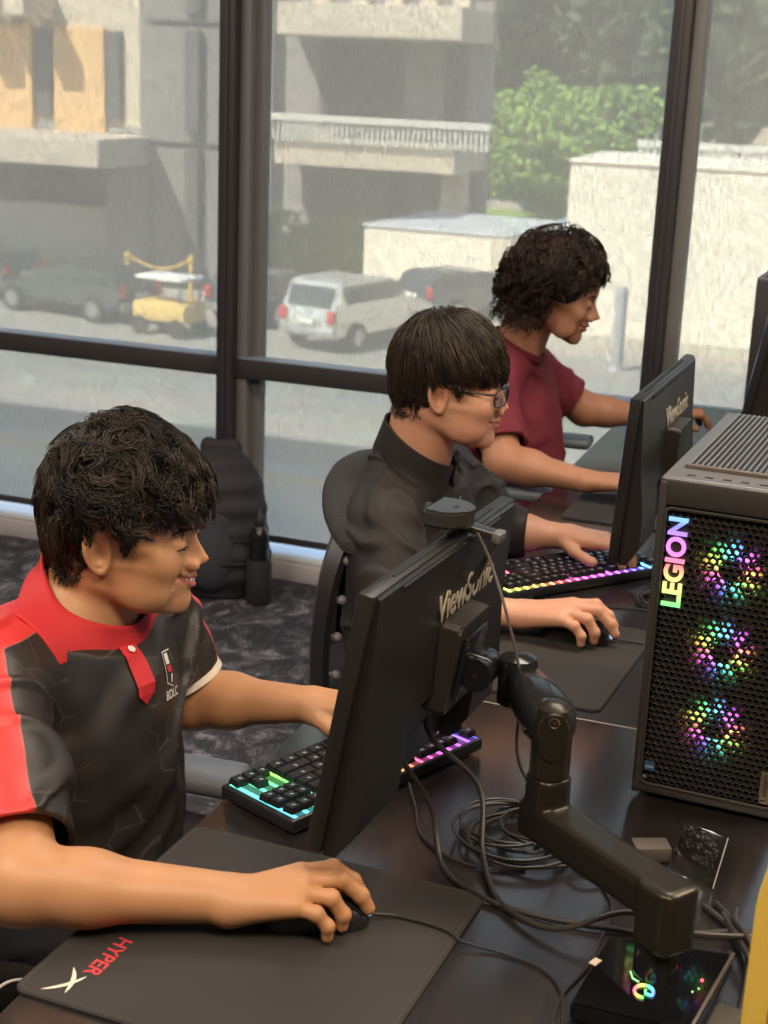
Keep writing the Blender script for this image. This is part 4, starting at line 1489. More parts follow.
def make_tower(loc, rz, label):
    t = empty('desktop_tower', loc, label, 'computer tower', 'black gaming towers', rz)
    x0, x1 = -TWW / 2, TWW / 2
    b = MB()
    b.box((0, TWD / 2 + 0.012, 0.004 + TWH / 2), (TWW - 0.004, TWD - 0.03, TWH - 0.022), bev=0.004)
    b.build('case', M_TWD, t)
    for s in (-1, 1):
        MB().box((s * (TWW / 2 - 0.0025), TWD / 2, 0.008 + (TWH - 0.012) / 2), (0.005, TWD, TWH - 0.012), bev=0.002).build('side_panel', M_TW, t)
    # front frame: an open rounded border around the grille
    b = MB()
    fw_ = 0.011
    b.box((0, 0.006, TWH - 0.017), (TWW, 0.016, 0.034), bev=0.004)
    b.box((0, 0.004, 0.013), (TWW, 0.018, 0.014), bev=0.004)
    for s in (-1, 1):
        b.box((s * (TWW / 2 - fw_ / 2), 0.005, TWH / 2), (fw_, 0.018, TWH - 0.006), bev=0.004)
    b.build('front_frame', M_TW, t)
    gh = TWH - 0.056
    gz = 0.020 + gh / 2
    # inner border of the grille
    b = MB()
    ring = rrect(TWW - 0.022, gh, 0.008, 5)
    P_ = frame((0, -0.0045, gz), (1, 0, 0), (0, 0, 1), (0, -1, 0))
    pts = [P_ @ Vector((p[0], p[1], 0)) for p in ring]
    b.tube(pts + [pts[0], pts[1]], 0.0022, n=6)
    b.build('grille_border', M_TW, t)
    bx, bz = -TWW / 2 + 0.040, gz - gh / 2 + 0.036

    def skip(x, z):
        z = z + gz
        if abs(x + 0.0655) < 0.0125 and 0.262 < z < 0.384:
            return True
        return False
    me = hex_grille(TWW - 0.022, gh - 0.002, 0.0090, 0.0033, 0.004, skip)
    me.materials.append(M_HEX)
    g = bpy.data.objects.new('front_grille', me)
    COL.objects.link(g); g.parent = t; g.location = (0, -0.001, gz)
    # fans
    for zc in (0.108, 0.213, 0.318):
        f = empty('fan', (0.001, 0.012, zc)); f.parent = t
        MB().lathe((0, 0.004, 0), (0, -1, 0), [(0.017, -0.006), (0.017, 0.004), (0.014, 0.006)], 24).build('hub', M_TWD, f)
        b = MB(); b.tube([(0.0195 * math.cos(a), 0.001, 0.0195 * math.sin(a)) for a in [2 * PI * k / 32 for k in range(33)]], 0.0022, n=6)
        b.build('light_ring', M_FAN, f)
        for k in range(9):
            a = 2 * PI * k / 9
            b = MB(); vs_ = []
            for q in range(6):
                r_ = 0.020 + 0.030 * q / 5
                aa = a + 0.22 * q / 5
                w2 = 0.26 - 0.02 * q
                vs_.append([b.bm.verts.new((r_ * math.cos(aa + e), 0.004 + dy, r_ * math.sin(aa + e))) for e, dy in ((-w2, 0.006), (w2, -0.003))])
            for q in range(5):
                b.bm.faces.new((vs_[q][0], vs_[q][1], vs_[q + 1][1], vs_[q + 1][0]))
            b.build('blade', M_FAN, f)
        b = MB(); b.lathe((0, 0.014, 0), (0, -1, 0), [(0.0525, 0), (0.0525, 0.014), (0.0505, 0.014), (0.0505, 0.0)], 32)
        b.build('shroud', M_TWD, f)
    # lit vertical name
    T_ = Matrix.Translation((-0.0660, -0.0040, 0.3225)) @ frame((0, 0, 0), (0, 0, 1), (-1, 0, 0), (0, -1, 0))
    m_leg = rainbow('legion_glow', 2, -6.6, 2.10, 1.05, 0.74)
    text_obj('lit_name', 'LEGION', 0.0325, 0.0012, T_, m_leg, t, bold=0.0010, space=1.02)
    # processor sticker and maker tag
    MB().box((-0.0735, -0.0036, 0.0445), (0.013, 0.0008, 0.013)).build('chip_badge', mat('badge_blue', (0.035, 0.09, 0.20), 0.3), t, smooth=False)
    T_ = Matrix.Translation((-0.0735, -0.0042, 0.0435)) @ frame((0, 0, 0), (1, 0, 0), (0, 0, 1), (0, -1, 0))
    text_obj('badge_text', 'CORE', 0.0042, 0.0001, T_, mat('badge_white', (0.7, 0.75, 0.8), 0.5), t)
    MB().box((0.0735, -0.0040, 0.0475), (0.0125, 0.0016, 0.044), bev=0.0004).build('maker_tag', mat('tag_metal', (0.24, 0.19, 0.14), 0.35, 0.7), t)
    T_ = Matrix.Translation((0.0735, -0.0052, 0.0475)) @ frame((0, 0, 0), (0, 0, 1), (-1, 0, 0), (0, -1, 0))
    text_obj('maker_name', 'Lenovo', 0.0125, 0.0002, T_, mat('tag_dark', (0.03, 0.025, 0.02), 0.5), t)
    # top
    b = MB(); b.box((0, TWD / 2, TWH - 0.0035), (TWW, TWD, 0.011), bev=0.0045, seg=3)
    b.build('top_cover', mat('tower_top', (0.15, 0.145, 0.15), 0.38, 0.3), t)
    MB().box((0.004, 0.235, TWH + 0.0025), (0.158, 0.35, 0.0012)).build('vent_recess', M_SLOT, t, smooth=False)
    for i in range(22):
        MB().box((-0.0735 + 0.0072 * i, 0.235, TWH + 0.0045), (0.0027, 0.345, 0.0034), bev=0.0007, seg=1).build('vent_bar', M_TOPG, t)
    MB().box((0.004, 0.0575, TWH + 0.0045), (0.164, 0.007, 0.0060), bev=0.0015).build('vent_lip', mat('vent_lip_bronze', (0.20, 0.16, 0.13), 0.35, 0.5), t)
    for i in range(5):
        MB().box((-0.062 + 0.022 * i, 0.020, TWH + 0.0022), (0.010, 0.004, 0.0010)).build('port', M_SLOT, t, smooth=False)
    for sx in (-1, 1):
        for yy in (0.05, TWD - 0.05):
            MB().cyl((sx * 0.07, yy, 0), (sx * 0.07, yy, 0.010), 0.012, n=16).build('foot', M_SLOT, t)
    return t


tw = make_tower((-0.1820, 1.790, DZ + 0.001), R(-3.0), 'large black tower on the right with three rainbow fans and lit vertical name')
tw2 = copy_tree(tw)
tw2.location = (0.015, 4.02, DZ + 0.001)
tw2.rotation_euler = (0, 0, R(88))
tw2['label'] = 'second dark tower by the window at the right edge, only its side and top visible'

# ------------------------------------------------------------------ mouse pads and mice
M_CLOTH = mat('pad_cloth', (0.026, 0.022, 0.020), 0.75, bump=900, bstr=0.15)
M_PADE = mat('pad_edge', (0.022, 0.019, 0.018), 0.7)
M_STITCH = mat('pad_stitch', (0.075, 0.060, 0.050), 0.7)


def make_pad(cx, cy, sx, sy, rz, label):
    o = empty('mouse_pad', (cx, cy, DZ), label, 'mouse pad', 'cloth mouse pads', rz)
    b = MB(); b.prism(rrect(sx, sy, 0.016), 0.0004, 0.0036)
    b.build('base', M_PADE, o)
    b = MB(); b.prism(rrect(sx - 0.004, sy - 0.004, 0.015), 0.0030, 0.0042)
    b.build('cloth_top', M_CLOTH, o)
    pts = [Vector((p[0], p[1], 0.0042)) for p in rrect(sx - 0.010, sy - 0.010, 0.012)]
    MB().tube(pts + pts[:2], 0.0004, n=4).build('stitched_edge', M_STITCH, o)
    return o


pad1 = make_pad(-0.5685, 1.2825, 0.372, 0.378, R(-2.0), 'black cloth mouse pad with red and white emblem, under the smiling boy\'s hand')
pad2 = make_pad(-0.548, 2.222, 0.375, 0.372, R(-3.0), 'plain black cloth mouse pad under the hand of the boy in glasses')
pad3 = make_pad(-0.495, 3.170, 0.345, 0.340, R(0), 'black mouse pad under the forearm of the boy in maroon')

M_RED = mat('print_red', (0.62, 0.045, 0.055), 0.6)
M_CREAM = mat('print_cream', (0.68, 0.62, 0.52), 0.6)
T_ = Matrix.Translation((-0.1300, -0.0980, 0.0043)) @ Matrix.Rotation(R(-90), 4, 'Z')
text_obj('pad_word', 'HYPER', 0.0245, 0.0001, T_, M_RED, pad1, bold=0.0003, shear=0.15)
b = MB()


def blade(b, c, ang, L_, wd, bend):
    n = 16
    a_, c_ = [], []
    for k in range(n + 1):
        t = -1 + 2 * k / n
        w2 = wd * (1 - t * t) ** 0.8 + 0.0002
        x, y = L_ * t, bend * (1 - t * t)
        a_.append((x, y + w2)); c_.append((x, y - w2))
    Rz = Matrix.Rotation(ang, 4, 'Z')
    Rz.translation = Vector(c)
    up_ = [b.bm.verts.new(Rz @ Vector((p[0], p[1], 0))) for p in a_]
    dn_ = [b.bm.verts.new(Rz @ Vector((p[0], p[1], 0))) for p in c_]
    for k in range(n):
        b.bm.faces.new((up_[k], dn_[k], dn_[k + 1], up_[k + 1]))


blade(b, (-0.144, -0.158, 0.0044), R(52), 0.024, 0.0022, -0.004)
blade(b, (-0.142, -0.152, 0.00443), R(-68), 0.022, 0.0022, 0.004)
b.build('pad_emblem', M_CREAM, pad1, smooth=False)


def make_mouse(loc, rz, label):
    o = empty('mouse', loc, label, 'mouse', 'black wired mice', rz)
    V = []
    b = MB(); g = bmesh.ops.create_uvsphere(b.bm, u_segments=28, v_segments=16, radius=1)
    for v in b.bm.verts:
        x, y, z = v.co
        zz = max(z, 0) ** 0.9 * 0.037 * (1 - 0.28 * max(x, 0) - 0.12 * max(-x, 0)) if z > 0 else -0.0
        wd = 0.031 * (1 - 0.10 * math.cos(x * 3)) * (0.93 + 0.07 * abs(x))
        v.co = Vector((math.copysign(abs(x) ** 0.8, x) * 0.060, math.copysign(abs(y) ** 0.85, y) * wd, zz))
    bmesh.ops.remove_doubles(b.bm, verts=b.bm.verts, dist=0.0002)
    b.build('shell', mat('mouse_black', (0.014, 0.014, 0.016), 0.32), o)
    MB().cyl((0.036, -0.0035, 0.026), (0.036, 0.0035, 0.026), 0.009, n=18).build('wheel', mat('wheel_grey', (0.10, 0.11, 0.13), 0.5), o)
    MB().box((0.0575, 0, 0.0085), (0.008, 0.010, 0.006), bev=0.002).build('front_light', mat('cool_led', (0.2, 0.3, 0.4), emit=(0.45, 0.65, 0.9), estr=0.7), o)
    return o


HX = Vector((0.848, 0.53, 0))      # pointing direction of the near mouse
ms1 = make_mouse((-0.5330, 1.3370, DZ + 0.0045), math.atan2(0.46, 0.888), 'black mouse under the smiling boy\'s right hand')
ms2 = make_mouse((-0.472, 2.309, DZ + 0.0045), R(8), 'black mouse under the right hand of the boy in glasses')

# ------------------------------------------------------------------ cables
M_CAB = mat('cable_black', (0.030, 0.026, 0.024), 0.40)
M_CABG = mat('cable_grey', (0.12, 0.10, 0.085), 0.45)


def cable(name, pts, r, label, m=None, sp=8):
    o = MB().tube(pts, r, n=8, smooth_pts=sp).build(name, m or M_CAB)
    tag(o, label, 'cable', 'loose cables')
    return o


def W1(x, y, z):
    return tuple(M1W @ Vector((x, y, z)))


z_ = DZ + 0.0035
cable('display_cable', [W1(0.005, -0.055, -0.076), W1(0.014, -0.050, -0.11), (-0.468, 1.535, 0.800), (-0.438, 1.495, z_ + 0.006), (-0.372, 1.455, z_ + 0.001), (-0.300, 1.445, z_ + 0.001), (-0.232, 1.452, z_ + 0.002), (-0.180, 1.465, z_), (-0.110, 1.495, z_ + 0.004), (-0.055, 1.52, z_)], 0.0034,
      'thick black cable hanging from the near monitor, the one starting farther left')
cable('power_cable', [W1(0.005, 0.030, -0.076), W1(0.018, 0.035, -0.11), (-0.432, 1.610, 0.800), (-0.402, 1.535, z_ + 0.010), (-0.355, 1.452, z_ + 0.002), (-0.285, 1.415, z_ + 0.009), (-0.215, 1.445, z_ + 0.030), (-0.150, 1.435, z_ + 0.028), (-0.085, 1.475, z_ + 0.016), (-0.045, 1.50, z_ + 0.014)], 0.0034,
      'thick black cable hanging from the middle of the near monitor to the arm\'s foot')
cable('webcam_cable', [tuple(wc.matrix_world @ Vector((0.018, -0.004, 0.010))), tuple(wc.matrix_world @ Vector((0.040, 0.000, -0.020))), tuple(M1W @ Vector((0.075, 0.020, 0.075))), tuple(M1W @ Vector((0.108, 0.026, 0.0))), (-0.372, 1.545, 0.885), (-0.348, 1.550, 0.835), (-0.330, 1.560, 0.790), (-0.315, 1.585, z_ + 0.008), (-0.300, 1.620, z_)], 0.0019,
      'thin grey cable dropping from the webcam past the monitor arm', M_CABG)
cable('mouse_cable', [(-0.4760, 1.3665, DZ + 0.010), (-0.450, 1.378, DZ + 0.0068), (-0.398, 1.374, DZ + 0.0068), (-0.372, 1.360, DZ + 0.0062), (-0.335, 1.362, z_ - 0.001), (-0.285, 1.352, z_ - 0.001), (-0.255, 1.320, z_ - 0.001), (-0.240, 1.265, z_ - 0.001), (-0.225, 1.20, z_ - 0.001)], 0.0017,
      'thin black mouse cable running right across the near mouse pad')
cable('dock_cable', [(-0.222, 1.18, z_ - 0.001), (-0.246, 1.25, z_ - 0.001), (-0.252, 1.31, z_ - 0.001), (-0.240, 1.37, z_ - 0.001), (-0.238, 1.43, z_ - 0.001), (-0.240, 1.50, z_ - 0.001), (-0.262, 1.545, z_ - 0.001), (-0.28, 1.585, z_ - 0.001)], 0.0016,
      'thin black cable running front to back just left of the glossy dock')
cable('keyboard_cable', [(-0.545, 1.680, DZ + 0.010), (-0.520, 1.635, z_ - 0.001), (-0.490, 1.570, z_ - 0.001), (-0.440, 1.530, z_ - 0.001), (-0.390, 1.525, z_ - 0.001), (-0.352, 1.545, z_ - 0.001)], 0.0018,
      'thin black cable from the near keyboard passing under the monitor')
# coiled spare length
cpts = []
rg = np.random.default_rng(5)
for k in range(9 * 10):
    a = 2 * PI * k / 10 * 1.03
    j = k // 10
    e = 0.060 + 0.016 * math.sin(j * 2.1) + 0.005 * math.sin(k)
    cpts.append((-0.378 + 0.022 * math.sin(j * 1.7) + e * 0.95 * math.cos(a), 1.618 + 0.016 * math.cos(j * 2.3) + e * 0.95 * math.sin(a), z_ + 0.0005 + 0.0028 * abs(math.sin(k * 0.73 + j)) + 0.0012 * j))
cable('coiled_cable', cpts, 0.0022, 'black cable coiled in loose loops on the near desk behind the monitor', sp=4)
cable('coiled_cable', [(-0.352, 1.680, z_), (-0.30, 1.672, z_ + 0.003), (-0.262, 1.625, z_ + 0.006), (-0.252, 1.565, z_), (-0.285, 1.545, z_ + 0.004), (-0.33, 1.60, z_ + 0.012)], 0.0022, 'black cable loop reaching from the coil to behind the arm\'s upright post')
# far coil by the second keyboard
cpts = []
for k in range(36):
    a = 2 * PI * k / 10
    cpts.append((-0.372 + 0.045 * math.cos(a) + 0.004 * (k // 10), 2.560 + 0.050 * math.sin(a), z_ + 0.0025 * (k % 3) + 0.001 * (k // 10)))
cable('coiled_cable', cpts, 0.0022, 'small black cable coil between the second keyboard and the tower', sp=4)
cable('mouse_cable', [(-0.412, 2.318, DZ + 0.010), (-0.352, 2.33, DZ + 0.005), (-0.330, 2.31, z_), (-0.312, 2.24, z_), (-0.322, 2.16, z_), (-0.305, 2.08, z_)], 0.0017, 'thin cable of the second mouse lying beside the tower')
cable('keyboard_cable', [(-0.60, 2.475, DZ + 0.008), (-0.565, 2.45, z_ - 0.001), (-0.50, 2.475, z_ - 0.001), (-0.43, 2.50, z_ - 0.001), (-0.38, 2.505, z_ - 0.001)], 0.0017, 'thin cable lying in front of the second keyboard')
# bundle of cables at the right
for k, (dy, dz_, r_) in enumerate(((0, 0.003, 0.0036), (0.012, 0.005, 0.0032), (-0.012, 0.010, 0.0036), (0.004, 0.014, 0.003))):
    cable('power_cable', [(-0.145 + 0.012 * k, 1.545 + dy, z_ + dz_ * 0.2), (-0.105, 1.500 + dy, z_ + dz_), (-0.085, 1.455 + dy, z_ + dz_ * 1.4), (-0.080 + 0.006 * k, 1.40, z_ + dz_), (-0.078 + 0.008 * k, 1.32 - dy, z_ + dz_), (-0.070 + 0.01 * k, 1.22, z_)], r_,
          ['lowest cable of the tangle between dock and yellow panel', 'second cable from the bottom of the tangle beside the dock', 'thick cable on top of the tangle beside the dock', 'thin topmost cable of the tangle left of the yellow panel'][k])
o = MB().box((0, 0, 0.011), (0.030, 0.075, 0.020), bev=0.005).build('power_adapter', mat('adapter_black', (0.05, 0.040, 0.028), 0.45))
o.location = (-0.092, 1.300, DZ + 0.001); o.rotation_euler = (0, 0, R(-8))
tag(o, 'small dark power adapter lying between the dock and the yellow panel', 'adapter')
# clear plastic packet leaning behind the arm
CP = empty('clear_packet', (-0.168, 1.600, DZ), 'clear crinkled plastic packet with a black sheet inside, standing behind the arm', 'packet', rz=R(-20))
mp_ = bpy.data.materials.new('clear_plastic')
t, N, L, b_ = nt(mp_)
gl = N.new('ShaderNodeBsdfGlossy'); gl.inputs['Roughness'].default_value = 0.1
tr = N.new('ShaderNodeBsdfTransparent'); tr.inputs['Color'].default_value = (0.85, 0.85, 0.85, 1)
mx = N.new('ShaderNodeMixShader'); mx.inputs[0].default_value = 0.12
L.new(tr.outputs[0], mx.inputs[1]); L.new(gl.outputs[0], mx.inputs[2]); L.new(mx.outputs[0], N.get('Material Output').inputs[0])
lean = Matrix.Rotation(R(-24), 3, 'X')
MB().box(lean @ Vector((0, 0, 0.032)), (0.060, 0.005, 0.062), lean, bev=0.001).build('sleeve', mp_, CP)
MB().box(lean @ Vector((-0.003, 0.0, 0.042)), (0.050, 0.002, 0.038), lean).build('black_sheet', mat('crinkled_black', (0.02, 0.018, 0.016), 0.28, bump=90, bstr=1.0), CP, smooth=False)
b = MB(); b.tube([lean @ Vector((0.030, -0.003, 0.002)), lean @ Vector((0.030, -0.003, 0.063))], 0.0007, n=5)
b.build('sleeve_fold', mat('fold_white', (0.5, 0.5, 0.48), 0.3), CP)
o = MB().box((0, 0, 0.010), (0.045, 0.030, 0.020), bev=0.004).build('card_reader', mat('grey_plastic', (0.11, 0.095, 0.085), 0.5))
o.location = (-0.222, 1.635, DZ + 0.0005); o.rotation_euler = (0, 0, R(25))
tag(o, 'small dull grey block lying behind the arm beam, left of the clear packet', 'block')


# ------------------------------------------------------------------ yellow fabric panel
def twill(name, c1, c2, sc):
    m = bpy.data.materials.new(name)
    t, N, L, b = nt(m)
    tc = N.new('ShaderNodeTexCoord')
    mp = N.new('ShaderNodeMapping'); mp.inputs['Rotation'].default_value = (0, R(38), 0)
    L.new(tc.outputs['Object'], mp.inputs['Vector'])
    wv = N.new('ShaderNodeTexWave'); wv.inputs['Scale'].default_value = sc; wv.inputs['Distortion'].default_value = 1.5; wv.inputs['Detail'].default_value = 2
    wv.inputs['Detail Scale'].default_value = 3
    L.new(mp.outputs[0], wv.inputs['Vector'])
    mx = N.new('ShaderNodeMix'); mx.data_type = 'RGBA'
    mx.inputs[6].default_value = (*c1, 1); mx.inputs[7].default_value = (*c2, 1)
    L.new(wv.outputs['Fac'], mx.inputs[0]); L.new(mx.outputs[2], b.inputs['Base Color'])
    bp = N.new('ShaderNodeBump'); bp.inputs['Strength'].default_value = 0.5; bp.inputs['Distance'].default_value = 0.001
    L.new(wv.outputs['Fac'], bp.inputs['Height']); L.new(bp.outputs[0], b.inputs['Normal'])
    b.inputs['Roughness'].default_value = 0.9
    b.inputs['Sheen Weight'].default_value = 0.2
    return m


YP = empty('fabric_desk_panel', (0.14, 1.10, DZ), 'yellow woven fabric panel with a stitched seam at the right foreground', 'panel')
M_Y = twill('yellow_twill', (0.74, 0.46, 0.035), (0.98, 0.68, 0.11), 260)
zt, zb = 1.115, DZ - 0.08
xl = -0.062
edge = [(xl + 0.40, zt), (xl + 0.12, zt), (xl + 0.055, zt - 0.012), (xl + 0.022, zt - 0.033), (xl + 0.007, zt - 0.060), (xl + 0.0, zt - 0.100), (xl - 0.002, zb), (xl + 0.40, zb)]
b = MB()
b.prism([(p[0], p[1]) for p in edge][::-1], -0.012, 0.012, frame((0, 1.10, 0), (1, 0, 0), (0, 0, 1), (0, -1, 0)))
bmesh.ops.bevel(b.bm, geom=[e for e in b.bm.edges if e.calc_face_angle(0) > 1.2], offset=0.005, segments=3, affect='EDGES')
b.build('padding', M_Y, YP, world=True)
seam = [(xl + 0.135, zt - 0.024), (xl + 0.066, zt - 0.036), (xl + 0.040, zt - 0.052), (xl + 0.026, zt - 0.075), (xl + 0.0205, zt - 0.11), (xl + 0.0185, zb + 0.01)]
MB().tube([(p[0], 1.0876, p[1]) for p in seam], 0.0006, n=5, smooth_pts=6).build('seam', mat('seam_brown', (0.20, 0.11, 0.01), 0.8), YP, world=True)

# ------------------------------------------------------------------ backpack and bottle by the window
BP = empty('backpack', (-2.015, 4.14, 0), 'black backpack leaning against the window mullion on the carpet', 'backpack')
M_BAG = mat('bag_nylon', (0.028, 0.026, 0.030), 0.7, bump=260, bstr=0.4)
M_BAGL = mat('bag_panel', (0.045, 0.045, 0.055), 0.75, bump=200, bstr=0.5)
Rb = Matrix.Rotation(R(28), 4, 'Z') @ Matrix.Rotation(R(-9), 4, 'X')
Tb = Matrix.Translation((0, 0, 0)) @ Rb


def bag_part(name, shapes, m, h=0.007):
    V, F = iso(shapes, (-0.24, -0.22, -0.02), (0.26, 0.22, 0.56), h)
    V = V @ np.array(Rb.to_3x3()).T
    V[:, 2] = np.maximum(V[:, 2], 0.003)
    return np_mesh(name, V, F, m, BP)


bag_part('main_compartment', [ellip((0, 0, 0.20), (0.150, 0.105, 0.24), k=0.02), ellip((0, 0.01, 0.32), (0.125, 0.085, 0.15), k=0.05),
                              ellip((0, 0, 0.10), (0.155, 0.11, 0.13), k=0.05),
                              Prim(lambda P: 0.0045 * np.sin(P[:, 2] * 85) * (P[:, 1] < 0), (0, 0, 0), 1e9, 'd')], M_BAG)
bag_part('front_pocket', [ellip((-0.035, -0.085, 0.13), (0.085, 0.050, 0.115), k=0.02), ellip((-0.035, -0.075, 0.24), (0.075, 0.04, 0.05), k=0.02)], M_BAGL)
bag_part('top_handle', [capsule((-0.05, 0.03, 0.42), (-0.04, 0.03, 0.475), 0.022, 0.02, k=0.02), capsule((-0.04, 0.03, 0.475), (0.04, 0.03, 0.47), 0.02, 0.02, k=0.02), capsule((0.04, 0.03, 0.47), (0.06, 0.03, 0.41), 0.02, 0.022, k=0.02)], M_BAG)
for k, zz in enumerate((0.11, 0.18, 0.25, 0.32)):
    b = MB(); b.tube([(0.105 * math.cos(a) * (1 if zz < 0.3 else 0.85), -0.10 - 0.03 * math.sin(a) + 0.02 * k, zz) for a in [PI * q / 10 for q in range(11)]], 0.0035, n=6)
    b.xf(Tb).build('quilt_seam', M_BAG, BP)
b = MB(); b.tube([(-0.115, -0.10, 0.36), (-0.145, -0.135, 0.26), (-0.155, -0.14, 0.14), (-0.13, -0.13, 0.05), (-0.12, -0.16, 0.012), (-0.14, -0.24, 0.012), (-0.22, -0.33, 0.012)], 0.014, smooth_pts=5, n=8)
b.xf(Matrix.Scale(1, 4)).xf(Rb)
for v in b.bm.verts:
    v.co.z = max(v.co.z, 0.003)
b.build('shoulder_strap', M_BAG, BP)
MB().box((-0.135, -0.145, 0.265), (0.030, 0.006, 0.052), Matrix.Rotation(R(14), 3, 'Y'), bev=0.002).xf(Rb).build('reflective_patch', mat('patch_grey', (0.36, 0.32, 0.31), 0.5), BP)
BT = empty('water_bottle', (-1.862, 4.10, 0), 'slim dark steel bottle in the side pocket of the black backpack', 'bottle')
MB().lathe((0, 0, 0.004), (0, 0, 1), [(0.030, 0), (0.031, 0.01), (0.031, 0.215), (0.026, 0.235), (0.015, 0.250)], 24).build('flask', mat('bottle_steel', (0.05, 0.05, 0.052), 0.22, 0.8), BT)
MB().lathe((0, 0, 0.254), (0, 0, 1), [(0.016, 0), (0.017, 0.002), (0.017, 0.018), (0.012, 0.030), (0.004, 0.052), (0.002, 0.055)], 20).build('cap', mat('bottle_cap', (0.02, 0.02, 0.02), 0.4), BT)
MB().lathe((0, 0, 0.2495), (0, 0, 1), [(0.0165, 0), (0.0172, 0.001), (0.0172, 0.004), (0.0165, 0.005)], 20).build('neck_ring', mat('bottle_brass', (0.35, 0.22, 0.12), 0.3, 0.8), BT)

MB().lathe((0.153, -0.040, 0.002), (0, 0, 1), [(0.036, 0), (0.042, 0.01), (0.040, 0.13), (0.037, 0.145), (0.034, 0.146), (0.034, 0.02)], 24).build('side_pocket', M_BAG, BP)
tag(MB().tube([(-0.775, 1.02, 0.66), (-0.790, 1.08, 0.705), (-0.800, 1.135, 0.712), (-0.790, 1.175, 0.700), (-0.770, 1.21, 0.66)], 0.0016, n=6, smooth_pts=6).build('earphone_cable', mat('white_cable', (0.6, 0.58, 0.55), 0.5)),
    'thin white cable hanging beside the lower left edge of the near desk', 'cable')
# ------------------------------------------------------------------ people
def rotm(az, pitch=0.0, roll=0.0):
    return np.array((Matrix.Rotation(az, 3, 'Z') @ Matrix.Rotation(pitch, 3, 'Y') @ Matrix.Rotation(roll, 3, 'X')))


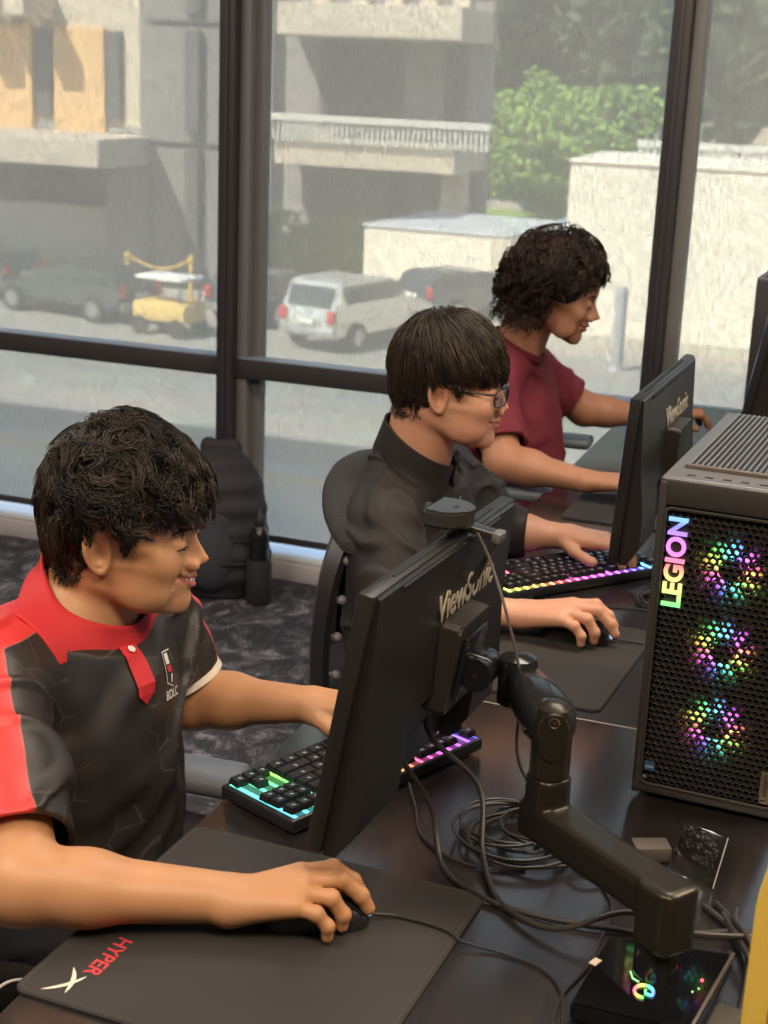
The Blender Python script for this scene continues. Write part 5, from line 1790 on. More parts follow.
def head_prims(cheek=1.0, jaw=1.0, nose=1.0, smile=0.0, mouth_open=0.0, lipf=1.0):
    zt = np.array([-.125, -.112, -.104, -.096, -.088, -.080, -.073, -.067, -.061, -.0565, -.0535, -.050, -.046, -.041, -.036, -.032, -.028, -.022, -.012, 0.0, .010, .018, .028, .045, .065, .085, .11])
    Fm = np.array([.030, .066, .081, .0885, .0920, .0930, .0915, .0905, .0930, .0950, .0930, .0965, .0975, .0955, .0965, .1035, .1125, .1165, .1090, .1000, .0955, .0955, .0975, .0960, .0900, .0770, .045])
    Fs = np.array([.030, .060, .072, .078, .081, .0825, .083, .0840, .0850, .0855, .0860, .0865, .0870, .0875, .0880, .0880, .0880, .0875, .0865, .0850, .0855, .0880, .0895, .0880, .0830, .0720, .042])
    sg = np.array([.020, .020, .020, .020, .020, .020, .020, .020, .0175, .0175, .018, .0175, .016, .013, .011, .010, .0125, .0120, .0095, .0085, .010, .020, .035, .045, .05, .05, .05])
    W = np.array([.020, .034, .042, .048, .052, .0555, .058, .060, .062, .063, .0635, .064, .065, .066, .0665, .067, .068, .069, .070, .0705, .0705, .0705, .070, .070, .068, .062, .040])
    Fm = np.where((zt < -.018) & (zt > -.035) | ((zt >= -.035) & (zt < .012) & (zt > -.03)), Fs + (Fm - Fs) * nose, Fm)
    W = W * np.where(zt < -.02, jaw, 1.0)

    def face(P):
        x, y, z = P[:, 0], P[:, 1], P[:, 2]
        fm = np.interp(z, zt, Fm); fs = np.interp(z, zt, Fs); s = np.interp(z, zt, sg); w_ = np.interp(z, zt, W)
        # lips curve back towards the mouth corners
        F = fs + (fm - fs) * np.exp(-(y / s) ** 2)
        Fx = np.where(x > 0, F, 0.075)
        n = 2.35
        g = (np.abs(x / Fx) ** n + np.abs(y / w_) ** n) ** (1 / n)
        d = (g - 1) * np.minimum(Fx, w_) * 0.9
        # underside of the jaw rises towards the ear, and the top is closed under the skull
        d = smax(d, (-(z) - .072 - .44 * x) / 1.09, .016)
        d = smax(d, z - .075, .02)
        return d
    pr = [ellip((-.008, 0, .034), (.088, .0745, .087), k=.01),
          ellip((-.042, 0, .0), (.050, .058, .060), k=.03),
          Prim(face, (.02, 0, -.02), .15, 'u', .018)]
    for s in (-1, 1):
        pr += [ellip((.060, s * .046, -.022), (.022 * cheek, .020 * cheek, .022 * cheek), k=.02),
               ellip((.045, s * .050, -.062), (.026 * cheek, .014 * cheek * jaw, .022), k=.02),
               ellip((.1020, s * .0300, .0035), (.0125, .0160, .0085), op='s', k=.010),
               ellip((.0775, s * .0310, .0015), (.0130, .0150, .0125), k=.004),
               capsule((.0855, s * .041, -.0030), (.0905, s * .0225, -.0035), .0012, .0014, op='s', k=.0015),
               ellip((.0965, s * .0120, -.0295), (.0095 * nose, .0072, .0078), k=.006),
               ellip((.0990, s * .0065, -.0372), (.0050, .0032, .0030), op='s', k=.002)]
    # mouth line
    zc = -.0530
    up = .004 + .008 * smile
    pts = [(.0960 - .017 * abs(t) ** 1.7, .026 * t * (1 + .15 * smile), zc + up * t * t) for t in (-1, -.66, -.33, 0, .33, .66, 1)]
    for a, b in zip(pts[:-1], pts[1:]):
        pr.append(capsule(a, b, .0011 + .0022 * mouth_open, .0011 + .0022 * mouth_open, op='s', k=.0025))
    for s in (-1, 1):
        # lips follow the mouth line
        pr.append(capsule((.0950 * lipf, s * .001, -.0480), (.0845, s * .022, -.0500 + up * .8), .0034, .0018, k=.004))
        pr.append(capsule((.0935, s * .001, -.0585), (.0835, s * .020, -.0555 + up * .8), .0042, .0020, k=.004))
        if smile:
            pr.append(capsule((.080, s * .034, -.030), (.079, s * .037, -.052), .0025, .0015, op='s', k=.008))
    # redo the mouth opening after the lips
    for a, b in zip(pts[:-1], pts[1:]):
        pr.append(capsule((a[0] + .003, a[1], a[2]), (b[0] + .003, b[1], b[2]), .0010 + .0020 * mouth_open, .0010 + .0020 * mouth_open, op='s', k=.0015))
    # ears
    for s in (-1, 1):
        M = np.array(Matrix.Rotation(R(-s * 22), 3, 'Z') @ Matrix.Rotation(R(-10), 3, 'Y'))
        c = np.array((-.010, s * .0755, -.006))

        def ear(P, M=M, c=c, s=s):
            q = (P - c) @ M
            a, b, n = q[:, 0], q[:, 2], q[:, 1] * s
            wa = .0165 + .002 * np.clip(b / .03, -1, 1)
            rr = np.sqrt((a / wa) ** 2 + (b / .0300) ** 2)
            # tapering to the lobe
            disk = np.maximum((rr - 1) * .016, np.abs(n) - .0030)
            rim = np.sqrt(((rr - .90) * .017) ** 2 + (n - .0045) ** 2) - .0037 + .0016 * np.clip(-b / .03, 0, 1)
            anti = np.sqrt(((np.sqrt(((a + .002) / .0095) ** 2 + ((b - .001) / .0175) ** 2) - 1) * .011) ** 2 + (n - .0025) ** 2) - .0024
            lobe = np.sqrt((a - .003) ** 2 + (b + .0265) ** 2 + (n * 1.5) ** 2) - .0068
            trag = np.sqrt((a - .0125) ** 2 + ((b + .004) * .7) ** 2 + (n - .002) ** 2) - .0042
            d = smin(smin(disk, rim, .002), anti, .002)
            d = smin(smin(d, lobe, .003), trag, .002)
            cav = np.sqrt(((a - .0030) / .0085) ** 2 + ((b + .003) / .0125) ** 2 + ((n - .005) / .0095) ** 2) - 1
            return smax(d, -cav * .007, .002)
        pr.append(Prim(ear, c, .04, 'u', .004))
    return pr


def lip_field(H, up):
    """how far inside the lip area a head point lies (positive inside)"""
    x, y, z = H[:, 0], H[:, 1], H[:, 2]
    zc = -.0530 + up * (y / .026) ** 2
    half = .0088 * np.clip(1 - (np.abs(y) / .0265) ** 2, 0, 1) ** .7
    return np.where(x > .07, half - np.abs(z - zc + .0005), -.01)


def skin_mat(name, col, lip, rough=0.48):
    m = bpy.data.materials.new(name)
    t, N, L, b = nt(m)
    tc = N.new('ShaderNodeTexCoord')
    n = N.new('ShaderNodeTexNoise'); n.inputs['Scale'].default_value = 22; n.inputs['Detail'].default_value = 4
    L.new(tc.outputs['Object'], n.inputs['Vector'])
    mx = N.new('ShaderNodeMix'); mx.data_type = 'RGBA'
    mx.inputs[6].default_value = (col[0] * .88, col[1] * .84, col[2] * .82, 1)
    mx.inputs[7].default_value = (min(1, col[0] * 1.08), col[1] * 1.08, col[2] * 1.06, 1)
    L.new(n.outputs['Fac'], mx.inputs[0])
    a = N.new('ShaderNodeAttribute'); a.attribute_name = 'lip'
    mr = N.new('ShaderNodeMapRange'); mr.inputs['From Min'].default_value = -.0012; mr.inputs['From Max'].default_value = .0022
    L.new(a.outputs['Fac'], mr.inputs['Value'])
    m2 = N.new('ShaderNodeMix'); m2.data_type = 'RGBA'
    m2.inputs[7].default_value = (*lip, 1)
    L.new(mr.outputs[0], m2.inputs[0]); L.new(mx.outputs[2], m2.inputs[6])
    L.new(m2.outputs[2], b.inputs['Base Color'])
    b.inputs['Roughness'].default_value = rough
    b.inputs['Specular IOR Level'].default_value = 0.4
    b.inputs['Subsurface Weight'].default_value = 0.15
    b.inputs['Subsurface Radius'].default_value = (0.010, 0.004, 0.002)
    b.inputs['Subsurface Scale'].default_value = 0.8
    n2 = N.new('ShaderNodeTexNoise'); n2.inputs['Scale'].default_value = 260; n2.inputs['Detail'].default_value = 2
    L.new(tc.outputs['Object'], n2.inputs['Vector'])
    bp = N.new('ShaderNodeBump'); bp.inputs['Strength'].default_value = 0.10; bp.inputs['Distance'].default_value = 0.002
    L.new(n2.outputs['Fac'], bp.inputs['Height']); L.new(bp.outputs[0], b.inputs['Normal'])
    return m


def hair_mat(name, c1, c2, rough=0.42):
    m = bpy.data.materials.new(name)
    t, N, L, b = nt(m)
    g = N.new('ShaderNodeAttribute'); g.attribute_name = 'tone'
    mx = N.new('ShaderNodeMix'); mx.data_type = 'RGBA'
    mx.inputs[6].default_value = (*c1, 1); mx.inputs[7].default_value = (*c2, 1)
    L.new(g.outputs['Fac'], mx.inputs[0]); L.new(mx.outputs[2], b.inputs['Base Color'])
    b.inputs['Roughness'].default_value = rough
    b.inputs['Specular IOR Level'].default_value = 0.32
    return m


def hand_prims(wr, f, l, u, side, pose, k=.006, sc=1.0):
    """wr wrist point; f forward, l towards the thumb, u up (unit vectors); pose: joints in (f,l,u) metres"""
    f, l, u = [np.array(v, float) / np.linalg.norm(v) for v in (f, l, u)]
    wr = np.array(wr, float)

    def W(p):
        return wr + sc * (f * p[0] + l * p[1] + u * p[2])
    pr = []
    mcp = [pose[n][0] for n in ('index', 'middle', 'ring', 'little')]
    # palm: metacarpals joined as a slab
    for i, m in enumerate(mcp):
        st = (0.004, (.012, .004, -.006, -.013)[i], 0.0)
        pr.append(capsule(W(st), W(m), .0175 * sc, .0128 * sc, k=.014))
    pr.append(capsule(W((.02, .010, -.006)), W((.066, .000, mcp[1][2] - .012)), .015 * sc, .013 * sc, k=.012))
    rad = dict(index=(.0108, .0098, .0088, .0078), middle=(.0110, .0100, .0090, .0080), ring=(.0106, .0095, .0086, .0076), little=(.0096, .0086, .0076, .0068), thumb=(.0135, .0112, .0100, .0085))
    for n, J in pose.items():
        r_ = rad[n]
        fp = []
        for i in range(len(J) - 1):
            fp.append(capsule(W(J[i]), W(J[i + 1]), r_[i] * sc, r_[i + 1] * sc, k=.003))
        for i in range(1, len(J) - 1):      # knuckle
            fp.append(ellip(W(J[i]), (r_[i] * 1.06 * sc,) * 3, k=.003))
        c = np.mean([p.c for p in fp], 0)
        rr = max(np.linalg.norm(p.c - c) + p.r for p in fp)
        pr.append(Prim((lambda P, fp=fp: evaluate(fp, P)), c, rr, 'u', .0035 if n != 'thumb' else .008))
    return pr, W


MOUSE_POSE = dict(
    index=[(.084, .023, .022), (.122, .026, .026), (.145, .025, .010), (.156, .023, -.006)],
    middle=[(.088, .003, .024), (.129, .003, .024), (.152, .002, .004), (.161, .001, -.012)],
    ring=[(.083, -.016, .019), (.116, -.020, .015), (.130, -.021, -.006), (.129, -.020, -.021)],
    little=[(.073, -.032, .012), (.098, -.039, .007), (.111, -.041, -.008), (.111, -.040, -.022)],
    thumb=[(.012, .020, -.006), (.048, .040, -.010), (.078, .043, -.015), (.102, .038, -.020)])
TYPE_POSE = dict(
    index=[(.084, .024, .012), (.122, .026, .016), (.142, .026, .000), (.150, .026, -.018)],
    middle=[(.088, .004, .014), (.130, .004, .018), (.150, .003, .000), (.158, .002, -.018)],
    ring=[(.084, -.015, .012), (.121, -.018, .014), (.140, -.019, -.002), (.147, -.019, -.018)],
    little=[(.076, -.031, .008), (.104, -.037, .008), (.119, -.039, -.006), (.125, -.039, -.018)],
    thumb=[(.012, .020, -.006), (.048, .042, -.010), (.078, .050, -.014), (.100, .050, -.018)])


def arm_prims(sh, el, wr, r):
    sh, el, wr = map(lambda v: np.array(v, float), (sh, el, wr))
    mid = el + (wr - el) * .32
    a = [capsule(sh, sh + (el - sh) * .5, r[0], r[1], k=.03), capsule(sh + (el - sh) * .5, el, r[1], r[2], k=.03),
         capsule(el, mid, r[2], r[3], k=.015), capsule(mid, wr, r[3], r[4], k=.02, flat=((0, 0, 1), .9))]
    return a


def nails(name, W, pose, m, parent, names=('index', 'middle', 'ring', 'little')):
    for n in names:
        J = pose[n]
        a, b_ = np.array(J[-2]), np.array(J[-1])
        d = (b_ - a) / np.linalg.norm(b_ - a)
        # the back of the finger faces away from the palm
        nn = np.cross(np.array((0, 1.0, 0)), d) * -1
        nn = nn if nn[0] > -0.2 else nn
        if nn @ np.array((1, 0, .6)) < 0:
            nn = -nn
        c = b_ + nn * .0052 - d * .0015
        cw = Vector(W(c)); tip = Vector(W(c + d * .005)); nw = Vector(W(c + nn * .001)) - cw
        x = (tip - cw).normalized(); z = nw.normalized(); y = z.cross(x)
        MB().ball((0, 0, 0), (.0062, .0048, .0016), frame((0, 0, 0), x, y, z).to_3x3(), sub=2).xf(Matrix.Translation(cw)).build(name, m, parent, world=True)


def strands(roots, dirs, L_, nseg, hull, wave, clump_id, clump_off, rad, tone, grav, seedn, curl=None, target=None, stiff=0.25, cling=0.7, stop=None, jitter=.005):
    """grow hair polylines in head space. hull: fn(P, inflate)->signed value, used to keep hair outside the skull"""
    n = len(roots)
    P = roots.copy()
    D = dirs.copy()
    pts = [P.copy()]
    step = (L_ / nseg)[:, None]
    up = np.array((0, 0, 1.0))
    rgl = np.random.default_rng(seedn)
    ph = rgl.uniform(0, 2 * PI, clump_id.max() + 1)[clump_id]
    ph2 = rgl.uniform(0, 2 * PI, clump_id.max() + 1)[clump_id]
    s = np.zeros(n)
    alive = np.ones(n)
    jit = rgl.normal(0, jitter, clump_id.max() + 1)[clump_id] + rgl.normal(0, .003, n)
    for k in range(nseg):
        D = D + grav * (L_ / nseg / .01)[:, None]
        if target is not None:
            D = D + target(P) * stiff
        if curl is not None:
            A, lam = curl
            w_ = np.stack([np.sin(s / lam * 2 * PI + ph), np.cos(s / lam * 2 * PI + ph2), np.sin(s / lam * 2 * PI + ph2 + 1)], 1)
            D = D + w_ * A
        D /= np.linalg.norm(D, axis=1)[:, None] + 1e-9
        P0 = P
        P = P + D * step
        s = s + step[:, 0]
        # push out of the hull
        for _ in range(2):
            v, g = hull(P)
            pen = np.clip(clump_off - v, 0, None)
            exc = np.clip(v - clump_off, 0, None) * cling
            P = P + g * (pen - exc)[:, None]
        if stop is not None:
            alive = alive * (P[:, 2] > stop(P) + jit)
            P = P0 + (P - P0) * alive[:, None]
        pts.append(P.copy())
    return np.stack(pts, 1)       # n, nseg+1, 3


def tubes(PT, rad, Rm, T, tone):
    # Rm may carry a uniform scale
    n, m, _ = PT.shape
    t = np.gradient(PT, axis=1)
    t /= np.linalg.norm(t, axis=2, keepdims=True) + 1e-9
    a = np.cross(t, np.array((0.3, 0.9, 0.2)))
    a /= np.linalg.norm(a, axis=2, keepdims=True) + 1e-9
    b = np.cross(t, a)
    taper = (1 - np.linspace(0, 1, m) ** 3 * .85)[None, :, None] * rad[:, None, None]
    V = np.stack([PT + (a * math.cos(q) + b * math.sin(q)) * taper for q in (0, 2 * PI / 3, 4 * PI / 3)], 2)     # n,m,3,3
    V = V.reshape(-1, 3) @ Rm.T + T
    base = (np.arange(n) * m * 3)[:, None, None] + (np.arange(m - 1) * 3)[None, :, None]
    i = np.arange(3)[None, None, :]
    j = (i + 1) % 3
    F = np.stack([base + i, base + j, base + j + 3, base + i + 3], -1).reshape(-1, 4)
    tn = np.repeat(tone, m * 3)
    return V, F, tn


def hull_fn(ells):
    """union of ellipsoids -> signed distance and outward direction"""
    def fn(P):
        best = np.full(len(P), 9.0)
        G = np.zeros_like(P)
        for c, r in ells:
            d = (P - np.array(c)) / np.array(r)
            k0 = np.linalg.norm(d, axis=1) + 1e-9
            gr = d / np.array(r)
            gn = np.linalg.norm(gr, axis=1) + 1e-9
            v = k0 * (k0 - 1) / gn
            g = gr / gn[:, None]
            m = v < best
            best = np.where(m, v, best)
            G[m] = g[m]
        return best, G
    return fn


def make_hair(name, parent, Rm, T, spec, m, sc=1.0):
    rgl = np.random.default_rng(spec['seed'])
    skull = [((-.008, 0, .034), (.089, .0755, .088)), ((-.042, 0, 0), (.051, .059, .061)), ((-.03, 0, -.08), (.058, .056, .06))]
    hf = hull_fn(skull + [((.02, 0, -.03), (.068, .062, .07))])
    V, F, TN, nv = [], [], [], 0
    for layer in spec['layers']:
        ncl, per = layer['clumps'], layer['per']
        # clump roots on the scalp
        C = []
        while len(C) < ncl:
            d = rgl.normal(size=3); d /= np.linalg.norm(d)
            p = np.array((-.008, 0, .034)) + d * np.array((.089, .0755, .088))
            if layer['region'](p):
                C.append(p)
        C = np.array(C)
        cid = np.repeat(np.arange(ncl), per)
        R0 = C[cid] + rgl.normal(size=(ncl * per, 3)) * layer.get('spread', .005)
        v, g = hf(R0)
        R0 = R0 - g * (v - .001)[:, None]
        flow = layer['flow'](C)[cid] + rgl.normal(size=(ncl, 3))[cid] * layer.get('cj', .25) + rgl.normal(size=(ncl * per, 3)) * layer.get('sj', .12)
        D0 = g * layer.get('lift', .6) + flow
        D0 /= np.linalg.norm(D0, axis=1)[:, None]
        Lc = layer['length'](C) * rgl.uniform(*layer.get('lj', (.8, 1.15)), ncl)
        Ls = Lc[cid] * rgl.uniform(.85, 1.05, ncl * per)
        off = ((layer['off'][0] + (layer['off'][1] - layer['off'][0]) * rgl.random(ncl)) * np.interp(C[:, 0], [-.09, -.02], [layer.get('backoff', 1.0), 1.0]))[cid] + rgl.uniform(0, .004, ncl * per)
        PT = strands(R0, D0, Ls, layer['seg'], hf, None, cid, off, None, None, np.array(layer['grav']), spec['seed'] + 3,
                     curl=layer.get('curl'), target=layer['flow'], stiff=layer.get('stiff', .2), cling=layer.get('cling', .7), stop=layer.get('stop'), jitter=layer.get('jitter', .005))
        # gather clump members towards their first strand near the tips
        lead = PT.reshape(ncl, per, PT.shape[1], 3)[:, :1]
        w_ = (np.linspace(0, 1, PT.shape[1]) ** 1.2 * layer.get('gather', .7))[None, None, :, None]
        # every member is moved by the clump leader's own shape so locks read as locks
        PT4 = PT.reshape(ncl, per, PT.shape[1], 3)
        PT4 = PT4 * (1 - w_) + lead * w_ + rgl.normal(size=(ncl, per, 1, 3)) * w_ * layer.get('tipw', .0022)
        PT = PT4.reshape(ncl * per, PT.shape[1], 3)
        tone = np.clip(rgl.normal(.4, .25, ncl)[cid] + rgl.normal(0, .15, ncl * per), 0, 1)
        a, b, c = tubes(PT, np.full(len(PT), layer.get('rad', .0007)) * rgl.uniform(.7, 1.2, len(PT)), Rm * sc, T, tone)
        V.append(a); F.append(b + nv); TN.append(c); nv += len(a)
    # dense under layer
    cp = transform(spec['cap'], Rm, T, sc)
    cc = T
    a, b = iso(cp, cc - .17, cc + .17, .0035)
    V.append(a); F.append(b + nv); TN.append(np.full(len(a), .05)); nv += len(a)
    o = np_mesh(name, np.concatenate(V), np.concatenate(F), m, parent, world=True)
    attr(o, 'tone', np.concatenate(TN))
    return o


def brow(parent, Rm, T, m, side, tilt=0.0, n=130, seed=1, th=.0024):
    rgl = np.random.default_rng(seed)
    t = rgl.uniform(0, 1, n)
    y = side * (.016 + .034 * t)
    x = .0955 - .016 * t ** 2
    z = .0205 + .006 * np.sin(t * PI * .8) + tilt * t + rgl.normal(0, th * .5, n) * (1 - .5 * t)
    P0 = np.stack([x, y, z], 1)
    d = np.stack([-.25 - .3 * t, side * np.ones(n), .35 - .6 * t], 1)
    d /= np.linalg.norm(d, axis=1)[:, None]
    PT = np.stack([P0 + d * (k * .0035) for k in range(3)], 1)
    PT[:, :, 0] += .0005
    V, F, tn = tubes(PT, np.full(n, .0006), Rm, T, np.full(n, .2))
    o = np_mesh('eyebrow', V, F, m, parent, world=True)
    attr(o, 'tone', tn)


def eye_parts(parent, Rm, T, open_=.0028):
    for s in (-1, 1):
        c = Rm @ np.array((.0785, s * .0310, .0010)) + T
        e = empty('eye', Vector(c) - parent.location); e.parent = parent
        q = Matrix(Rm.tolist())
        MB().ball((0, 0, 0), .0118, sub=3).build('eyeball', mat('eye_white', (.62, .58, .54), .25), e)
        MB().ball(q @ Vector((.0070, 0, -.002)), .0056, sub=2).build('iris', mat('iris_brown', (.02, .012, .008), .15), e)
        # lash line
        b = MB()
        b.tube([Vector(Rm @ np.array(p) + T) for p in ((.0815, s * .0445, -.0022), (.0890, s * .0385, -.0008), (.0912, s * .031, .0000), (.0902, s * .0225, -.0026))], .0012, n=5, smooth_pts=4)
        b.build('lashes', mat('lash_black', (.012, .009, .008), .6), parent, world=True)


class Person:
    def __init__(s, name, loc, label, skin, lip):
        s.root = empty('person', loc, label, 'person')
        s.skin = skin_mat(name + '_skin', skin, lip)
        s.B = []
        s.T = None

    def head(s, ear_px_center, az, pitch, roll, neck, neck_r=(.056, .060), sc=1.0, **kw):
        s.Rm, s.T = rotm(az, pitch, roll), np.array(ear_px_center, float)
        s.sc = sc
        s.RS = s.Rm * sc
        s.up = .004 + .008 * kw.get('smile', 0)
        s.B += transform(head_prims(**kw), s.Rm, s.T, sc)
        nb = np.array(neck, float)
        top = s.RS @ np.array((-.028, 0, -.045)) + s.T
        s.B.append(capsule(top, nb, neck_r[0], neck_r[1], k=.018))
        s.B.append(capsule(s.Rm @ np.array((-.045, 0, -.02)) + s.T, nb + (top - nb) * .3, .042, .05, k=.02))

    def build_body(s, lo, hi, h, hh=None):
        # drop primitives off the limits
        V, F = iso(s.B, lo, hi, h)
        o = np_mesh('body', V, F, s.skin, s.root, world=True)
        H = (V - s.T) @ s.Rm / s.sc
        lf = lip_field(H, s.up)
        lf = np.where(np.abs(H).max(1) > .2, -.01, lf)
        attr(o, 'lip', lf)
        s.body = o
        return o


def folds(scale, amp, seed, stretch=(1, 1, 1), rot=None, warp=.6):
    st = np.array(stretch, float)

    def fn(P):
        Q = P if rot is None else P @ np.array(rot)
        wv = np.stack([vnoise(Q * scale * .5 + 7.3, seed + 1), vnoise(Q * scale * .5 + 3.1, seed + 2), vnoise(Q * scale * .5 + 5.7, seed + 5)], 1)
        n = vnoise((Q * scale + wv * warp) * st, seed)
        n2 = vnoise((Q * scale * 2.1 + wv * warp) * st, seed + 9)
        rg_ = 1 - np.clip(np.abs(n) * 3.2, 0, 1)
        return -amp * 1.3 * rg_ * rg_ * (3 - 2 * rg_) - amp * .5 * n2
    return Prim(fn, (0, 0, 0), 1e9, 'd')


def cloth_mat(name, col, rough=.7, sheen=0.0, weave=700, wstr=.15, spec=.3):
    m = mat(name, col, rough, bump=weave, bstr=wstr, sheen=sheen, spec=spec)
    return m


def legs(P, hip, knees, ankles, col, name='trousers', seat_r=.115, rr=(.088, .066, .058, .045)):
    pr = []
    hip = np.array(hip, float)
    for s, kn, an in zip((-1, 1), knees, ankles):
        h0 = hip + np.array((0, s * .085, 0))
        pr.append(capsule(h0, kn, rr[0], rr[1], k=.03))
        pr.append(capsule(kn, an, rr[2], rr[3], k=.02))
    pr.append(ellip(hip + np.array((-.02, 0, .02)), (.13, .175, .10), k=.04))
    pr.append(folds(14, .004, 31))
    V, F = iso(pr, hip + np.array((-.25, -.35, -.6)), hip + np.array((.75, .35, .22)), .010)
    o = np_mesh(name, V, F, cloth_mat('trouser_%s' % str(col), col, .85), P.root, world=True)
    for an in ankles:
        b = MB(); b.box((an[0] + .055, an[1], .045), (.27, .095, .075), bev=.034, seg=4)
        b.build('shoe', mat('shoe_dark', (.03, .03, .035), .6), P.root, world=True)
        MB().box((an[0] + .055, an[1], .0095), (.275, .10, .017), bev=.007).build('shoe_sole', mat('sole_white', (.5, .5, .5), .6), P.root, world=True)
    return o


def neck_t(P, NB, n):
    return (P - NB) @ n


def collar_shell(name, body, NB, fwd_az, tilt, h0, h1, off, th, m, parent, hs=.0019, rmax=.14, gap=None, flare=.12):
    """band of cloth that follows the neck between two tilted planes"""
    f = rotm(fwd_az) @ np.array((1, 0, 0))
    n = f * math.sin(tilt) + np.array((0, 0, 1)) * math.cos(tilt)
    NB = np.array(NB)

    def fn(P):
        d = evaluate(body, P, NB + np.array((0, 0, .04)), .16)
        t = (P - NB) @ n
        o = off + flare * np.clip(h1 - .004 - t, 0, .05)       # flares towards the shoulders
        sh_ = np.abs(d - o) - th
        r = np.linalg.norm((P - NB) - t[:, None] * n, axis=1)
        sh_ = smax(smax(sh_, t - h1, .002), h0 - t, .002)
        sh_ = np.maximum(sh_, r - rmax)
        if gap is not None:
            lat = rotm(fwd_az) @ np.array((0, 1, 0))
            gp = gap[0] + gap[1] * np.clip((h1 - t), 0, 1) - np.abs((P - NB) @ lat)
            sh_ = np.where((P - NB) @ f > 0, smax(sh_, gp, .002), sh_)
        return sh_
    V, F = iso([Prim(fn, NB, 1e9, 'u', 0)], NB - .16, NB + .18, hs)
    return np_mesh(name, V, F, m, parent, world=True)


def neckline(NB, fwd_az, tilt, h, rmax=.115, v=None):
    """cuts the garment open above a tilted plane around the neck; v=(halfwidth, slope) adds an open front"""
    f = rotm(fwd_az) @ np.array((1, 0, 0))
    lat = rotm(fwd_az) @ np.array((0, 1, 0))
    n = f * math.sin(tilt) + np.array((0, 0, 1)) * math.cos(tilt)
    NB = np.array(NB)

    def fn(P):
        t = (P - NB) @ n
        r = np.linalg.norm((P - NB) - t[:, None] * n, axis=1)
        return np.where(r < rmax, t - h, -1.0)
    return Prim(fn, NB, 1e9, 'i', .0)


def hairline(xs, zs):
    return lambda P: np.where(np.abs(P[:, 1]) > .030, np.interp(P[:, 0], xs, zs), np.where(P[:, 0] > 0, zs[-1], zs[0]))
# ================= boy in the red and black polo shirt
P1 = Person('boy_one', (-0.97, 1.56, 0.0), 'person in a red and black polo shirt, smiling at the near monitor', (.53, .270, .135), (.42, .13, .10))
AZ1 = R(12)
EAR1 = np.array((-.911, 1.527, 1.052))
sv = np.array((math.sin(AZ1), -math.cos(AZ1), 0))
HC1 = EAR1 - sv * .078 + rotm(AZ1) @ np.array((.010, 0, .006))
NB1 = HC1 + rotm(AZ1) @ np.array((-.055, 0, -.150))
P1.head(HC1, AZ1, R(3), 0, NB1, neck_r=(.058, .064), cheek=1.12, jaw=1.05, nose=.92, smile=1.0, mouth_open=1.35, sc=.985)
SR1, ER1, WR1 = (-.985, 1.392, .910), (-.816, 1.205, .792), (-.616, 1.287, .779)
SL1, EL1, WL1 = (-.960, 1.735, .900), (-.898, 1.760, .770), (-.715, 1.750, .800)
P1.B += arm_prims(SR1, ER1, WR1, (.052, .047, .043, .0395, .0290))
P1.B += arm_prims(SL1, EL1, WL1, (.050, .045, .042, .0385, .0265))
fh = np.array((.892, .452, 0))
lh = np.array((-.452, .892, 0))
pr, W_ = hand_prims((-.614, 1.284, .775), fh, lh, (0, 0, 1), 1, MOUSE_POSE, sc=.95)
P1.B += pr; W1h = W_
pr, W_ = hand_prims(WL1, (.97, .05, -.03), (.05, -.97, 0), (0, 0, 1), 1, TYPE_POSE, sc=.92)
P1.B += pr; W1l = W_
CH1 = (-.965, 1.575, .800)
P1.B += [ellip((-.985, 1.575, .80), (.095, .150, .17), k=.03), capsule(SR1, (-.985, 1.57, .93), .045, .055, k=.03), capsule(SL1, (-.985, 1.57, .93), .045, .055, k=.03),
         ellip((-.96, 1.57, .62), (.10, .14, .16), k=.04)]
P1.build_body((-1.2, 1.05, .48), (-.40, 1.95, 1.24), .0021)
eye_parts(P1.root, P1.RS, P1.T)
HL1 = hairline([-.12, -.040, -.024, -.012, .014, .026, .034, .055, .075, .11], [-.066, -.060, -.030, .030, .030, -.012, .004, .010, .020, .022])
H1 = hair_mat('hair_black', (.005, .004, .0035), (.062, .045, .032), .40)
for s in (-1, 1):
    brow(P1.root, P1.RS, P1.T, H1, s, seed=3 + s, tilt=-.002)
# teeth
b = MB()
for k in range(7):
    t = (k - 3) / 3
    b.box((.0950 - .013 * abs(t) ** 1.8, .0175 * t, -.0512 + .006 * t * t), (.003, .0052, .0055), bev=.0008)
for v in b.bm.verts:
    v.co = Vector(P1.RS @ np.array(v.co) + P1.T)
b.build('teeth', mat('tooth', (.75, .70, .62), .3), P1.root, world=True)
nails('fingernail', W1h, MOUSE_POSE, mat('nail_one', (.66, .40, .27), .3), P1.root, ('index', 'middle'))


def reg_top(p):
    return p[2] > (.052 if p[0] > .05 else (.010 if p[0] > .0 else -.02)) + 0


def flow1(P):
    c = np.array((-.055, .010, .118))
    d = P - c
    d[:, 2] = d[:, 2] * .6
    d = d + np.array((.035, 0, -.01)) * (P[:, 0:1] > -.03)
    return d / (np.linalg.norm(d, axis=1)[:, None] + 1e-6)


def cap_prims(t_top, t_side, t_back, front, side_z, back_z, ear_cut=.03):
    """dark under layer of the hair: inflated skull minus the face and the ears"""
    pr = [ellip((-.016, 0, .036), (.094 + t_back, .0745 + t_side, .087 + t_top), k=.01),
          ellip((-.048, 0, 0), (.052 + t_back, .058 + t_side * .6, .060), k=.02)]

    def cut(P):
        x, y, z = P[:, 0], P[:, 1], P[:, 2]
        zl = np.interp(x, [-.12, -.035, -.018, .0, .030, .050, .075, .11], [back_z, back_z + .01, -.005, side_z, side_z - .004, side_z + .004, front, front])
        return zl - z
    pr.append(Prim(cut, (0, 0, 0), 1e9, 'i', .008))
    pr.append(Prim(lambda P: -.0025 * vnoise(P * 90, 4) - .003 * vnoise(P * 40, 8), (0, 0, 0), 1e9, 'd'))
    return pr


